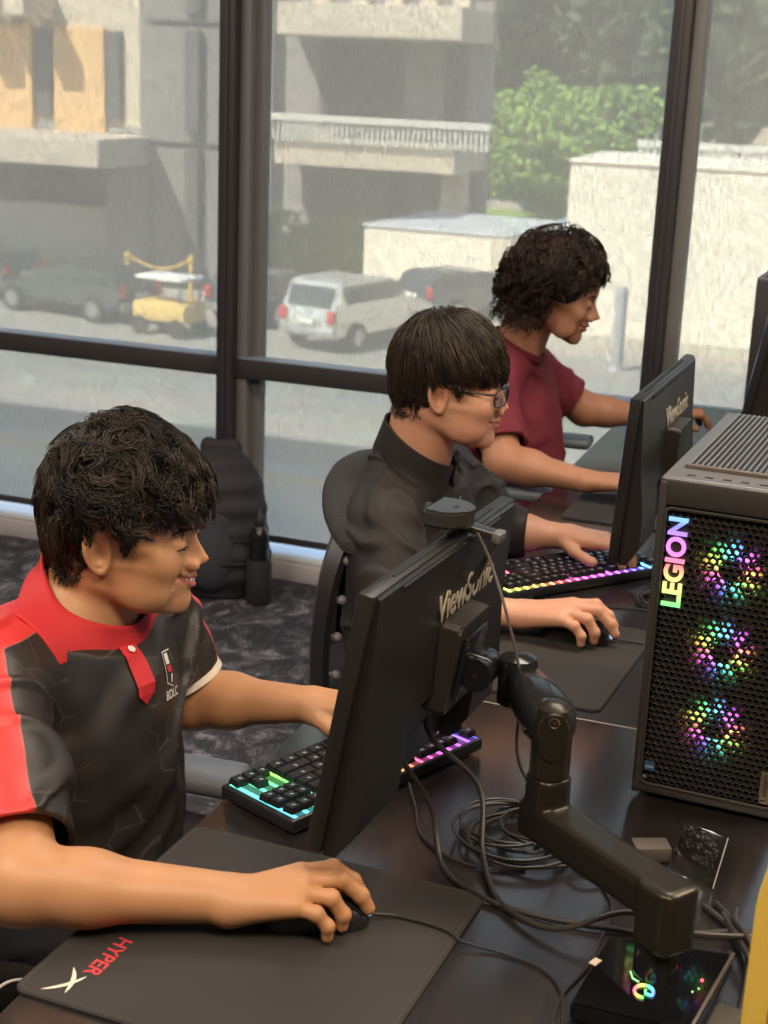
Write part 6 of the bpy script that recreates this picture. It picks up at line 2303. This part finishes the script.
hair1 = dict(seed=11, cap=cap_prims(.020, .008, .003, .040, .030, -.052), layers=[
    dict(clumps=430, per=14, region=lambda p: p[2] > .050, flow=flow1, length=lambda C: np.where(C[:, 0] > .02, .088, .070), lj=(.7, 1.2), seg=12,
         off=(.012, .038), grav=(0.01, 0, -.05), curl=(.40, .048), lift=.9, stiff=.16, cj=.45, gather=.75, rad=.00075, spread=.005, stop=HL1, cling=.75, backoff=.40),
    dict(clumps=330, per=12, region=lambda p: -.052 < p[2] < .07 and p[0] < .035, flow=lambda P: np.stack([-.1 - P[:, 0] * 2, P[:, 1] * 0, -np.ones(len(P))], 1), length=lambda C: np.clip((C[:, 2] + .075) * .75, .020, .06), seg=9,
         off=(.007, .017), grav=(0, 0, -.06), curl=(.22, .05), lift=.5, stiff=.2, cj=.3, gather=.6, rad=.0007, stop=HL1, cling=.9),
    dict(clumps=74, per=12, region=lambda p: .050 < p[2] < .088 and p[0] > .045, flow=lambda P: np.stack([np.ones(len(P)) * .4, P[:, 1] * 3 - .3, -.9 * np.ones(len(P))], 1), length=lambda C: .052 + .012 * np.sin(C[:, 1] * 90), lj=(.6, 1.15), seg=11,
         off=(.008, .019), grav=(0, 0, -.05), curl=(.40, .040), lift=.8, stiff=.12, cj=.4, gather=.85, rad=.00075, stop=HL1, cling=.6),
])
make_hair('hair', P1.root, P1.Rm, P1.T, hair1, H1, P1.sc)


def shirt_mat_one():
    m = bpy.data.materials.new('polo_print')
    t, N, L, b = nt(m)
    tc = N.new('ShaderNodeTexCoord')
    vo = N.new('ShaderNodeTexVoronoi'); vo.feature = 'DISTANCE_TO_EDGE'; vo.inputs['Scale'].default_value = 17; vo.inputs['Randomness'].default_value = .75
    L.new(tc.outputs['Object'], vo.inputs['Vector'])
    lt = N.new('ShaderNodeMath'); lt.operation = 'LESS_THAN'; lt.inputs[1].default_value = .012
    L.new(vo.outputs['Distance'], lt.inputs[0])
    n = N.new('ShaderNodeTexNoise'); n.inputs['Scale'].default_value = 9
    L.new(tc.outputs['Object'], n.inputs['Vector'])
    g2 = N.new('ShaderNodeMath'); g2.operation = 'GREATER_THAN'; g2.inputs[1].default_value = .46
    L.new(n.outputs['Fac'], g2.inputs[0])
    mu = N.new('ShaderNodeMath'); mu.operation = 'MULTIPLY'
    L.new(lt.outputs[0], mu.inputs[0]); L.new(g2.outputs[0], mu.inputs[1])
    m1 = N.new('ShaderNodeMix'); m1.data_type = 'RGBA'
    m1.inputs[6].default_value = (.024, .019, .016, 1); m1.inputs[7].default_value = (.062, .050, .043, 1)
    L.new(mu.outputs[0], m1.inputs[0])
    a = N.new('ShaderNodeAttribute'); a.attribute_name = 'panel'
    gt = N.new('ShaderNodeMath'); gt.operation = 'GREATER_THAN'; gt.inputs[1].default_value = 0
    L.new(a.outputs['Fac'], gt.inputs[0])
    m2 = N.new('ShaderNodeMix'); m2.data_type = 'RGBA'; m2.inputs[7].default_value = (.64, .040, .038, 1)
    L.new(gt.outputs[0], m2.inputs[0]); L.new(m1.outputs[2], m2.inputs[6])
    # pale piping along the seam
    ab = N.new('ShaderNodeMath'); ab.operation = 'ABSOLUTE'; L.new(a.outputs['Fac'], ab.inputs[0])
    l2 = N.new('ShaderNodeMath'); l2.operation = 'LESS_THAN'; l2.inputs[1].default_value = .0008
    L.new(ab.outputs[0], l2.inputs[0])
    m3 = N.new('ShaderNodeMix'); m3.data_type = 'RGBA'; m3.inputs[7].default_value = (.28, .10, .08, 1)
    L.new(l2.outputs[0], m3.inputs[0]); L.new(m2.outputs[2], m3.inputs[6])
    L.new(m3.outputs[2], b.inputs['Base Color'])
    b.inputs['Roughness'].default_value = .46
    b.inputs['Specular IOR Level'].default_value = .45
    n3 = N.new('ShaderNodeTexNoise'); n3.inputs['Scale'].default_value = 900
    L.new(tc.outputs['Object'], n3.inputs['Vector'])
    bp = N.new('ShaderNodeBump'); bp.inputs['Strength'].default_value = .12; bp.inputs['Distance'].default_value = .001
    L.new(n3.outputs['Fac'], bp.inputs['Height']); L.new(bp.outputs[0], b.inputs['Normal'])
    return m


def lerp(a, b, t):
    return np.array(a, float) * (1 - t) + np.array(b, float) * t


NB1 = np.array(NB1)
sr, er = np.array(SR1), np.array(ER1)
sl, el = np.array(SL1), np.array(EL1)
RT1 = rotm(R(-16))
S = [ellip((-.975, 1.575, .83), (.112, .160, .150), RT1, k=.03),
     ellip((-.968, 1.560, .66), (.125, .165, .190), RT1, k=.07),
     ellip((-.97, 1.56, .52), (.16, .19, .12), k=.05),
     capsule(sr, lerp(sr, NB1 + (-.01, 0, .0), .75), .058, .066, k=.04), capsule(sl, lerp(sl, NB1 + (-.01, 0, .0), .75), .058, .066, k=.04),
     capsule(sr, lerp(sr, er, .5), .064, .066, k=.035), capsule(lerp(sr, er, .5), lerp(sr, er, .90), .066, .066, k=.02),
     capsule(sl, lerp(sl, el, .45), .062, .061, k=.035), capsule(lerp(sl, el, .45), lerp(sl, el, .95), .061, .058, k=.02)]
S.append(capsule(NB1 + (-.004, 0, -.04), NB1 + (.004, 0, .03), .076, .064, k=.04))
S.append(folds(11, .0060, 21, (1, 1, .8), warp=1.1))
S.append(Prim(lambda P: -.0030 * np.exp(-((P[:, 1] - 1.50) / .12) ** 2) * np.sin((P[:, 2] * .9 + (P[:, 0] + 1) * .5 - (P[:, 1] - 1.5) * .6) * 120) * np.clip((.80 - P[:, 2]) / .12, 0, 1), (0, 0, 0), 1e9, 'd'))
# cut the neck hole, the sleeve ends and hollow the cuffs
S.append(neckline(NB1, R(0), R(33), .052))
S.append(capsule(NB1 + (-.01, 0, -.03), NB1 + (.03, .0, .12), .055, .062, op='s', k=.004))
dR = (er - sr) / np.linalg.norm(er - sr)
dL = (el - sl) / np.linalg.norm(el - sl)


def sleeve_cut(s0, d, t, e1, w_):
    c = s0 + d * t

    def fn(P):
        q = (P - c) @ d
        rad = np.linalg.norm((P - c) - q[:, None] * d, axis=1)
        return np.where(rad < .11, q, -1.0) if True else q
    return Prim(fn, c, 1e9, 'i', .002)


tR = np.linalg.norm(er - sr) * .84
tL = np.linalg.norm(el - sl) * .74
mkR = lambda P, s0, d, t: np.where((np.linalg.norm((P - (s0 + d * (t + .06))), axis=1) < .105), (P - (s0 + d * t)) @ d, -1.0)
S.append(Prim(lambda P: mkR(P, sr, dR, tR), sr + dR * tR, 1e9, 'i', .001))
S.append(Prim(lambda P: mkR(P, sl, dL, tL), sl + dL * tL, 1e9, 'i', .001))
S.append(capsule(sr + dR * (tR - .015), sr + dR * (tR + .05), .058, .060, op='s', k=.002))
S.append(capsule(sl + dL * (tL - .015), sl + dL * (tL + .05), .052, .054, op='s', k=.002))
V, F = iso(S, (-1.30, 1.05, .42), (-.70, 2.0, 1.06), .0034)
sh1 = np_mesh('shirt', V, F, shirt_mat_one(), P1.root, world=True)
# red panel: runs from the collar over the shoulder down the outside of the near sleeve
def panel(V):
    p = np.full(len(V), -.05)
    for s0, d, sy in ((sr, dR, -1), (sl, dL, 1)):
        q = (V - s0) @ d
        rel = V - (s0 + q[:, None] * d)
        ax = np.array((-.10, sy * 1.0, 0)) if sy < 0 else np.array((-.35, sy * 1.0, 0))
        ax = ax - d * (ax @ d); ax /= np.linalg.norm(ax)
        rn = np.linalg.norm(rel, axis=1)
        arm = np.where((q > -.02) & (rn < .095), (rel @ ax) - rn * .08, -.05)
        nb = NB1 + np.array((-.015, 0, .03))
        ab = nb - s0
        t = np.clip((V - s0) @ ab / (ab @ ab), 0, 1)
        foot = s0 + t[:, None] * ab
        side = np.cross(ab, np.array((0, 0, 1.0))); side /= np.linalg.norm(side)
        if side[0] < 0:
            side = -side
        fr = (V - foot) @ side           # positive towards the chest
        sho = np.minimum(.034 - .006 * t - fr, fr + .075)
        ok = (V[:, 2] > foot[:, 2] - .02) & (np.linalg.norm(V - foot, axis=1) < .13) & ((V[:, 1] - 1.585) * sy > -.03)
        p = np.maximum(p, np.maximum(np.where(ok, sho, -.05), arm))
    return p


attr(sh1, 'panel', panel(V))
# collar stand, placket, buttons
fwd = rotm(R(-14)) @ np.array((1, 0, 0))
lf = rotm(R(-14)) @ np.array((0, 1, 0))
cc = NB1 + np.array((.008, 0, .006))


def collar_ring(name, c, ra, rb, h0, h1, front_drop, m, parent, th=.0035, gap=0, zf=1.0, tilt=.35, N_=60):
    b = MB(); rows = []
    for k in range(N_ + 1):
        a = PI + gap + (2 * PI - 2 * gap) * k / N_ - PI
        a = gap + (2 * PI - 2 * gap) * k / N_
        ca, sa = math.cos(a), math.sin(a)
        base = c + fwd * (ra * ca) + lf * (rb * sa)
        drop = -front_drop * (0.5 + 0.5 * ca) ** 1.5
        o_ = fwd * ca + lf * sa
        rows.append([b.bm.verts.new(Vector(base + o_ * e + np.array((0, 0, drop + hh)))) for e, hh in ((th + .012, h0), (th + .003, (h0 + h1) / 2), (th * .6, h1), (-th * .4, h1), (-th * .5, (h0 + h1) / 2), (0.002, h0))])
    m_ = 6
    for k in range(N_):
        for i in range(m_):
            b.bm.faces.new((rows[k][i], rows[k][(i + 1) % m_], rows[k + 1][(i + 1) % m_], rows[k + 1][i]))
    b.bm.faces.new(rows[0]); b.bm.faces.new(rows[-1][::-1])
    return b.build(name, m, parent, world=True, angle=60)


M_POLO_RED = cloth_mat('polo_red', (.56, .030, .034), .6)
collar_shell('collar', P1.B, NB1, R(0), R(33), .043, .072, .0085, .0026, M_POLO_RED, sh1)


def project(P, d, obj_bvh, off=.0):
    r_ = obj_bvh.ray_cast(Vector(P), Vector(d))
    return (r_[0] + r_[1] * off if r_[0] is not None else Vector(P)), (r_[1] if r_[0] is not None else Vector((0, 0, 1)))


from mathutils.bvhtree import BVHTree


def bvh_of(V, F):
    return BVHTree.FromPolygons([tuple(v) for v in V], [tuple(int(i) for i in f) for f in F])


bv1 = bvh_of(V, F)


def decal_poly(name, pts2, origin, ux, uy, bvh, m, parent, off=.0012, sub=6):
    """flat outline (metres) wrapped onto the cloth behind it"""
    ux, uy = Vector(ux).normalized(), Vector(uy).normalized()
    nz = ux.cross(uy).normalized()
    bm = bmesh.new()
    f = bm.faces.new([bm.verts.new((p[0], p[1], 0)) for p in pts2])
    bmesh.ops.triangulate(bm, faces=[f])
    bmesh.ops.subdivide_edges(bm, edges=bm.edges, cuts=sub, use_grid_fill=True)
    for v in bm.verts:
        P = Vector(origin) + ux * v.co.x + uy * v.co.y + nz * .12
        q, n = project(P, -nz, bvh)
        v.co = q + nz * off
    me = bpy.data.meshes.new(name); 
    p = parent
    while p is not None:
        for v in bm.verts:
            v.co -= p.location
        p = p.parent
    bm.to_mesh(me); bm.free(); me.materials.append(m)
    o = bpy.data.objects.new(name, me); COL.objects.link(o); o.parent = parent
    return o


def decal_text(name, body, size, origin, ux, uy, bvh, m, parent, off=.0012, **kw):
    ux, uy = Vector(ux).normalized(), Vector(uy).normalized()
    nz = ux.cross(uy).normalized()
    me = text_mesh(body, size, 0.0, **kw)
    loc = Vector((0, 0, 0))
    p = parent
    while p is not None:
        loc += p.location
        p = p.parent
    for v in me.vertices:
        P = Vector(origin) + ux * v.co.x + uy * v.co.y + nz * .12
        q, n = project(P, -nz, bvh)
        v.co = q + nz * off - loc
    me.materials.clear(); me.materials.append(m)
    o = bpy.data.objects.new(name, me); COL.objects.link(o); o.parent = parent


# placket, two buttons, chest emblem
ctop = Vector(cc + fwd * .080 + np.array((0, 0, .004)))
ny = Vector(lf)
nd = Vector((fwd[0], fwd[1], .35)).normalized()
uyp = Vector((fwd[0] * .38, fwd[1] * .38, -1)).normalized() * -1
off_ = ny * -.012
decal_poly('placket', [(-.015, .03), (.015, .03), (.015, -.062), (0, -.074), (-.015, -.062)], ctop + off_, ny, uyp, bv1, M_POLO_RED, sh1, off=.003)
for k, dz_ in enumerate((-.004, )):
    q, n = project(ctop + ny * -.012 + uyp * dz_ + nd * .1, -nd, bv1)
    MB().lathe(q + n * .0045, n, [(.0050, 0), (.0055, .0008), (.0045, .0018), (.001, .0016)], 16).build('button', mat('button_pearl', (.75, .72, .66), .3), sh1, world=True)
q0 = Vector((-.862, 1.640, .875))
e_o = Vector(NB1 + fwd * .085 + lf * .056 + np.array((0, 0, -.040)))
eu = Vector(lf)
ev = Vector(-fwd * .42 + np.array((0, 0, .90))).normalized()
M_EW, M_ER = mat('emblem_white', (.72, .68, .62), .6), mat('emblem_red', (.50, .03, .03), .6)
for nm, poly, mm, of in (('emblem_border', [(-.014, .024), (.010, .024), (.017, .004), (.006, -.026), (-.014, -.018)], M_EW, .0014),
                         ('emblem_field', [(-.0125, .0225), (.009, .0225), (.0155, .004), (.0052, -.0242), (-.0125, -.0165)], mat('emblem_black', (.02, .018, .016), .6), .0020),
                         ('emblem_bar', [(-.0105, .0205), (-.001, .0205), (-.001, .006), (-.0105, .006)], M_EW, .0026),
                         ('emblem_bar', [(-.0105, .004), (.001, .004), (.003, -.006), (-.0095, -.004)], M_ER, .0026),
                         ('emblem_bar', [(-.002, -.008), (.003, -.008), (.001, -.019), (-.003, -.018)], M_EW, .0026)):
    decal_poly(nm, poly, e_o, eu, ev, bv1, mm, sh1, off=of)
decal_text('emblem_letters', 'BDLC', .0165, e_o + ev * -.034 + eu * .002, eu, ev, bv1, M_EW, sh1, bold=.0003)
# cream inner cuff on the far sleeve
c0 = Vector(sl + dL * (tL + .004))
b = MB()
qd = Vector(dL).to_track_quat('Z', 'Y')
rows = []
for k in range(41):
    a = 2 * PI * k / 40
    o_ = qd @ Vector((math.cos(a), math.sin(a), 0))
    rows.append([b.bm.verts.new(c0 + o_ * r_ + Vector(dL) * h_) for r_, h_ in ((.0595, -.004), (.0600, .006), (.0565, .007), (.0545, -.004))])
for k in range(40):
    for i in range(4):
        b.bm.faces.new((rows[k][i], rows[k][(i + 1) % 4], rows[k + 1][(i + 1) % 4], rows[k + 1][i]))
b.build('sleeve_cuff', cloth_mat('cuff_cream', (.70, .62, .50), .7), sh1, world=True)
legs(P1, (-.97, 1.56, .56), ((-.55, 1.47, .55), (-.55, 1.68, .55)), ((-.52, 1.45, .10), (-.52, 1.70, .10)), (.022, .021, .024))

# ================= boy in glasses
P2 = Person('boy_two', (-0.82, 2.43, 0.0), 'person with glasses in a black jacket, looking at the second monitor', (.60, .310, .200), (.48, .17, .14))
AZ2 = R(10)
EAR2 = np.array((-.731, 2.300, 1.123))
sv = np.array((math.sin(AZ2), -math.cos(AZ2), 0))
HC2 = EAR2 - sv * .078 + rotm(AZ2) @ np.array((.010, 0, .006))
NB2 = HC2 + np.array((-.058, .0, -.150))
P2.head(HC2, AZ2, R(5), 0, NB2, neck_r=(.054, .060), cheek=1.15, jaw=1.06, nose=.78, smile=.15, mouth_open=.45, sc=.95)
SR2, ER2, WR2 = (-.805, 2.262, .905), (-.752, 2.200, .790), (-.560, 2.285, .780)
SL2, EL2, WL2 = (-.790, 2.595, .900), (-.700, 2.665, .800), (-.583, 2.685, .800)
P2.B += arm_prims(SR2, ER2, WR2, (.048, .043, .040, .036, .0255))
P2.B += arm_prims(SL2, EL2, WL2, (.048, .043, .038, .035, .0255))
pr, W2h = hand_prims((-.562, 2.287, .778), (.985, .06, 0), (-.06, .985, 0), (0, 0, 1), 1, MOUSE_POSE, sc=.98)
P2.B += pr
pr, W2l = hand_prims(WL2, (.94, -.34, -.02), (-.34, -.94, 0), (0, 0, 1), 1, TYPE_POSE, sc=.95)
P2.B += pr
P2.B += [ellip((-.81, 2.43, .80), (.085, .145, .17), k=.03), capsule(SR2, (-.81, 2.43, .93), .045, .055, k=.03), capsule(SL2, (-.81, 2.43, .93), .045, .055, k=.03),
         ellip((-.80, 2.43, .62), (.080, .13, .16), k=.04)]
P2.build_body((-1.05, 2.02, .48), (-.36, 2.80, 1.26), .0024)
eye_parts(P2.root, P2.RS, P2.T)
HL2 = hairline([-.12, -.040, -.024, -.012, .014, .028, .036, .055, .075, .11], [-.058, -.054, -.030, .020, .020, -.004, .006, .012, .022, .020])
H2 = hair_mat('hair_dark_brown', (.012, .008, .006), (.070, .046, .029), .45)
for s in (-1, 1):
    brow(P2.root, P2.RS, P2.T, H2, s, seed=13 + s, th=.0018)


def flow2(P):
    c = np.array((-.050, .0, .125))
    d = P - c
    d[:, 2] = d[:, 2] * .8 - .02
    return d / (np.linalg.norm(d, axis=1)[:, None] + 1e-6)


hair2 = dict(seed=21, cap=cap_prims(.011, .009, .005, .034, .020, -.050), layers=[
    dict(clumps=520, per=12, region=lambda p: p[2] > .045, flow=flow2, length=lambda C: np.where(C[:, 0] > .01, .098, .090), lj=(.85, 1.1), seg=10,
         off=(.008, .018), grav=(0, 0, -.03), curl=(.05, .07), lift=.7, stiff=.5, cj=.10, sj=.05, gather=.45, rad=.0008, spread=.006, stop=HL2, cling=.9, jitter=.009),
    dict(clumps=300, per=10, region=lambda p: -.044 < p[2] < .06 and p[0] < .03, flow=lambda P: np.stack([-.05 - P[:, 0] * 3, P[:, 1] * 0, -np.ones(len(P))], 1), length=lambda C: np.clip((C[:, 2] + .080) * .7, .018, .06), seg=8,
         off=(.007, .015), grav=(0, 0, -.05), lift=.4, stiff=.3, cj=.12, gather=.4, rad=.0008, stop=HL2, cling=.9),
    dict(clumps=60, per=10, region=lambda p: .050 < p[2] < .09 and p[0] > .040, flow=lambda P: np.stack([np.ones(len(P)) * .5, P[:, 1] * 4, -np.ones(len(P))], 1), length=lambda C: .046 + 0 * C[:, 0], lj=(.75, 1.15), seg=8,
         off=(.009, .015), grav=(0, 0, -.05), lift=.8, stiff=.25, cj=.12, gather=.6, rad=.0008, stop=HL2, cling=.8, jitter=.010),
])
make_hair('hair', P2.root, P2.Rm, P2.T, hair2, H2, P2.sc)
# glasses
GL = empty('glasses', (0, 0, 0)); GL.parent = P2.root
M_FR = mat('spectacle_black', (.008, .008, .009), .45)


def hp(p):
    return Vector(P2.RS @ np.array(p) + P2.T)


for s in (-1, 1):
    rim = []
    for (a, b_) in rrect(.046, .033, .012, 5):
        rim.append(hp((.1045 - 6 * abs(s * .031 + a) ** 2, s * .032 + a, .001 + b_)))
    rr_ = MB().tube(rim + rim[:2], .0013, n=6).build('rim', M_FR, GL, world=True)
    lp = [P2.T * 0 for _ in range(0)]
    b = MB()
    f_ = b.bm.faces.new([b.bm.verts.new(p) for p in rim])
    lo_ = b.build('lens', M_PANE, GL, world=True, smooth=False)
    MB().tube([hp((.0885, s * .0555, .010)), hp((.080, s * .0700, .010)), hp((.03, s * .0755, .011)), hp((-.006, s * .0775, .011)), hp((-.022, s * .0775, -.004)), hp((-.027, s * .076, -.018))], .0020, n=6, smooth_pts=4).build('temple', M_FR, GL, world=True)
MB().tube([hp((.1040, -.009, .003)), hp((.1075, 0, .0055)), hp((.1040, .009, .003))], .0012, n=6, smooth_pts=4).build('bridge', M_FR, GL, world=True)

# jacket
NB2 = np.array(NB2)
sr, er, wr_ = map(np.array, (SR2, ER2, WR2))
sl, el, wl_ = map(np.array, (SL2, EL2, WL2))
S = [ellip((-.805, 2.43, .83), (.105, .165, .150), k=.03), ellip((-.800, 2.43, .66), (.115, .165, .20), k=.06), ellip((-.83, 2.43, .53), (.14, .18, .11), k=.05),
     capsule(sr, lerp(sr, NB2 + (-.01, 0, .01), .8), .058, .062, k=.04), capsule(sl, lerp(sl, NB2 + (-.01, 0, .01), .8), .058, .062, k=.04),
     capsule(sr, lerp(sr, er, .5), .064, .063, k=.03), capsule(lerp(sr, er, .5), er, .063, .058, k=.02), capsule(er, lerp(er, wr_, .42), .056, .050, k=.02),
     capsule(sl, lerp(sl, el, .5), .062, .060, k=.03), capsule(lerp(sl, el, .5), el, .060, .053, k=.02), capsule(el, lerp(el, wl_, .25), .050, .047, k=.02)]
S.append(folds(15, .0048, 62, (1, 1, 1.3), warp=1.0))
S.append(neckline(NB2, R(4), R(32), .008))
S.append(capsule(NB2 + (-.01, 0, -.03), NB2 + (.03, .0, .12), .052, .060, op='s', k=.004))
S.append(capsule(NB2 + (.10, -.002, -.11), NB2 + (.045, 0, .02), .016, .040, op='s', k=.006))
fr_ = (wr_ - er) / np.linalg.norm(wr_ - er); fl_ = (wl_ - el) / np.linalg.norm(wl_ - el)
S.append(Prim(lambda P: np.where(np.linalg.norm(P - (er + fr_ * .16), axis=1) < .11, (P - (er + fr_ * .085)) @ fr_, -1.0), er, 1e9, 'i', .001))
S.append(Prim(lambda P: np.where(np.linalg.norm(P - (el + fl_ * .13), axis=1) < .10, (P - (el + fl_ * .045)) @ fl_, -1.0), el, 1e9, 'i', .001))
V, F = iso(S, (-1.08, 2.0, .42), (-.50, 2.86, 1.08), .0042)
M_JK = cloth_mat('jacket_black', (.024, .020, .018), .6, weave=500)
jk = np_mesh('jacket', V, F, M_JK, P2.root, world=True)
bv2 = bvh_of(V, F)
fwd = rotm(R(4)) @ np.array((1, 0, 0)); lf = rotm(R(4)) @ np.array((0, 1, 0))
collar_shell('collar', P2.B, NB2, R(4), R(32), -.012, .052, .008, .0026, cloth_mat('jacket_collar', (.020, .017, .016), .6), jk, gap=(.010, .35))
# open zip and fold
zb_ = NB2 + fwd * .075 + np.array((0, 0, -.045))
for s in (-1, 1):
    pts = []
    for k in range(9):
        t = k / 8
        P = Vector(zb_ + lf * (s * (.030 - .026 * t)) + np.array((0, 0, -.005 - .14 * t)) + fwd * .12)
        q, n = project(P, -Vector(fwd), bv2)
        pts.append(q + n * .002)
    MB().tube(pts, .0018, n=6).build('zip', mat('zip_metal', (.45, .38, .30), .4, .6), jk, world=True)
inner = [ellip((-.805, 2.43, .83), (.100, .15, .145), k=.03), capsule(NB2 + (0.01, 0, -.07), NB2 + (.012, 0, -.03), .066, .064, k=.03),
         neckline(NB2, R(4), R(30), -.002), capsule(NB2 + (-.01, 0, .0), NB2 + (.03, .0, .12), .050, .058, op='s', k=.004)]
V, F = iso(inner, (-1.0, 2.2, .66), (-.68, 2.66, 1.06), .006)
np_mesh('undershirt', V, F, cloth_mat('undershirt_black', (.018, .017, .018), .8), P2.root, world=True)
legs(P2, (-.82, 2.43, .56), ((-.40, 2.33, .55), (-.40, 2.53, .55)), ((-.38, 2.32, .10), (-.38, 2.54, .10)), (.020, .020, .023))

# ================= boy in the maroon shirt
P3 = Person('boy_three', (-0.90, 3.50, 0.0), 'person with wavy shoulder length dark hair and a maroon shirt by the window', (.42, .200, .115), (.38, .13, .10))
AZ3 = R(11)
EAR3 = np.array((-.810, 3.350, 1.132))
sv = np.array((math.sin(AZ3), -math.cos(AZ3), 0))
HC3 = EAR3 - sv * .078 + rotm(AZ3) @ np.array((.010, 0, .022))
NB3 = HC3 + np.array((-.085, .0, -.145))
P3.head(HC3, AZ3, R(15), 0, NB3, neck_r=(.052, .060), cheek=.92, jaw=.92, nose=1.1, smile=0, mouth_open=.8, lipf=1.03)
SR3, ER3, WR3 = (-.930, 3.310, .915), (-.850, 3.200, .795), (-.655, 3.165, .785)
SL3, EL3, WL3 = (-.920, 3.680, .915), (-.790, 3.745, .820), (-.625, 3.830, .800)
P3.B += arm_prims(SR3, ER3, WR3, (.050, .045, .044, .041, .0280))
P3.B += arm_prims(SL3, EL3, WL3, (.050, .045, .043, .039, .0275))
pr, W3h = hand_prims(WR3, (.99, .10, -.05), (-.10, .99, 0), (0, 0, 1), 1, TYPE_POSE)
P3.B += pr
pr, W3l = hand_prims(WL3, (.80, .60, -.05), (.60, -.80, 0), (0, 0, 1), 1, TYPE_POSE)
P3.B += pr
P3.B += [ellip((-.925, 3.50, .80), (.095, .150, .17), k=.03), capsule(SR3, (-.93, 3.50, .94), .045, .055, k=.03), capsule(SL3, (-.93, 3.50, .94), .045, .055, k=.03),
         ellip((-.93, 3.50, .62), (.10, .14, .16), k=.04)]
P3.build_body((-1.12, 3.02, .48), (-.45, 4.0, 1.28), .0030)
eye_parts(P3.root, P3.RS, P3.T)
HL3 = hairline([-.16, -.030, .0, .020, .032, .050, .070, .11], [-.17, -.14, -.045, -.012, .006, .018, .030, .028])
H3 = hair_mat('hair_espresso', (.010, .006, .005), (.062, .034, .021), .42)
for s in (-1, 1):
    brow(P3.root, P3.RS, P3.T, H3, s, seed=23 + s)


def flow3(P):
    c = np.array((-.040, .0, .120))
    d = P - c
    d[:, 2] = d[:, 2] * .9 - .03
    d[:, 0] -= .015
    return d / (np.linalg.norm(d, axis=1)[:, None] + 1e-6)


hair3 = dict(seed=31, cap=cap_prims(.012, .012, .014, .055, -.004, -.085), layers=[
    dict(clumps=230, per=11, region=lambda p: p[2] > .040 and p[0] < .05, flow=flow3, length=lambda C: np.where(C[:, 0] < -.01, .215, .125), lj=(.75, 1.15), seg=24,
         off=(.010, .040), grav=(-.014, 0, -.05), curl=(.60, .044), lift=.9, stiff=.12, cj=.35, gather=.85, rad=.0010, cling=.35, stop=HL3),
    dict(clumps=120, per=10, region=lambda p: -.04 < p[2] < .05 and p[0] < .0, flow=lambda P: np.stack([-.5 * np.ones(len(P)), P[:, 1] * 2, -np.ones(len(P))], 1), length=lambda C: .125 + 0 * C[:, 0], seg=20,
         off=(.012, .046), grav=(-.03, 0, -.04), curl=(.65, .038), lift=.9, stiff=.12, cj=.35, gather=.85, rad=.0010, cling=.15, stop=HL3),
    dict(clumps=80, per=10, region=lambda p: p[2] > .075 and p[0] > .02, flow=lambda P: np.stack([np.ones(len(P)) * .9, P[:, 1] * 5, -.35 * np.ones(len(P))], 1), length=lambda C: .095 + 0 * C[:, 0], lj=(.7, 1.1), seg=14,
         off=(.012, .024), grav=(.0, 0, -.09), curl=(.30, .05), lift=.9, stiff=.12, cj=.25, gather=.8, rad=.0009, cling=.5, stop=HL3),
])
make_hair('hair', P3.root, P3.Rm, P3.T, hair3, H3, P3.sc)
NB3 = np.array(NB3)
sr, er = map(np.array, (SR3, ER3)); sl, el = map(np.array, (SL3, EL3))
S = [ellip((-.925, 3.50, .84), (.115, .170, .150), k=.03), ellip((-.905, 3.50, .68), (.125, .165, .20), k=.06), ellip((-.91, 3.50, .54), (.14, .18, .11), k=.05),
     capsule(sr, lerp(sr, NB3 + (-.01, 0, .0), .8), .056, .062, k=.04), capsule(sl, lerp(sl, NB3 + (-.01, 0, .0), .8), .056, .062, k=.04),
     capsule(sr, lerp(sr, er, .85), .062, .064, k=.03), capsule(sl, lerp(sl, el, .85), .061, .060, k=.03), folds(12, .0045, 71, (1, 1, .8), warp=1.0),
     neckline(NB3, R(8), R(28), .024), capsule(NB3 + (-.01, 0, -.03), NB3 + (.03, .0, .12), .050, .058, op='s', k=.004)]
dR = (er - sr) / np.linalg.norm(er - sr); dL = (el - sl) / np.linalg.norm(el - sl)
tR = np.linalg.norm(er - sr) * .78; tL = np.linalg.norm(el - sl) * .74
S.append(Prim(lambda P: np.where((np.linalg.norm((P - (sr + dR * (tR + .06))), axis=1) < .105), (P - (sr + dR * tR)) @ dR, -1.0), sr, 1e9, 'i', .001))
S.append(Prim(lambda P: np.where((np.linalg.norm((P - (sl + dL * (tL + .06))), axis=1) < .105), (P - (sl + dL * tL)) @ dL, -1.0), sl, 1e9, 'i', .001))
S.append(capsule(sr + dR * (tR - .012), sr + dR * (tR + .05), .056, .058, op='s', k=.002))
S.append(capsule(sl + dL * (tL - .012), sl + dL * (tL + .05), .053, .055, op='s', k=.002))
V, F = iso(S, (-1.12, 3.0, .43), (-.68, 4.0, 1.08), .0048)
M_MAR = cloth_mat('shirt_maroon', (.165, .022, .034), .8, weave=500)
ts = np_mesh('t_shirt', V, F, M_MAR, P3.root, world=True)
bv3 = bvh_of(V, F)
fwd = rotm(R(8)) @ np.array((1, 0, 0)); lf = rotm(R(8)) @ np.array((0, 1, 0))
collar_shell('collar', P3.B, NB3, R(8), R(28), .008, .028, .006, .0025, cloth_mat('rib_maroon', (.12, .015, .025), .85), ts, hs=.0034)
decal_poly('chest_print', [(-.018, .035), (.010, .030), (.018, .0), (.012, -.035), (-.012, -.028)], (-.815, 3.60, .865), Vector((.2, .98, 0)), Vector((-.2, 0, 1)), bv3, mat('print_sand', (.62, .42, .28), .7), ts, off=.002)
legs(P3, (-.91, 3.50, .56), ((-.47, 3.40, .55), (-.47, 3.60, .55)), ((-.45, 3.39, .10), (-.45, 3.61, .10)), (.022, .022, .026))
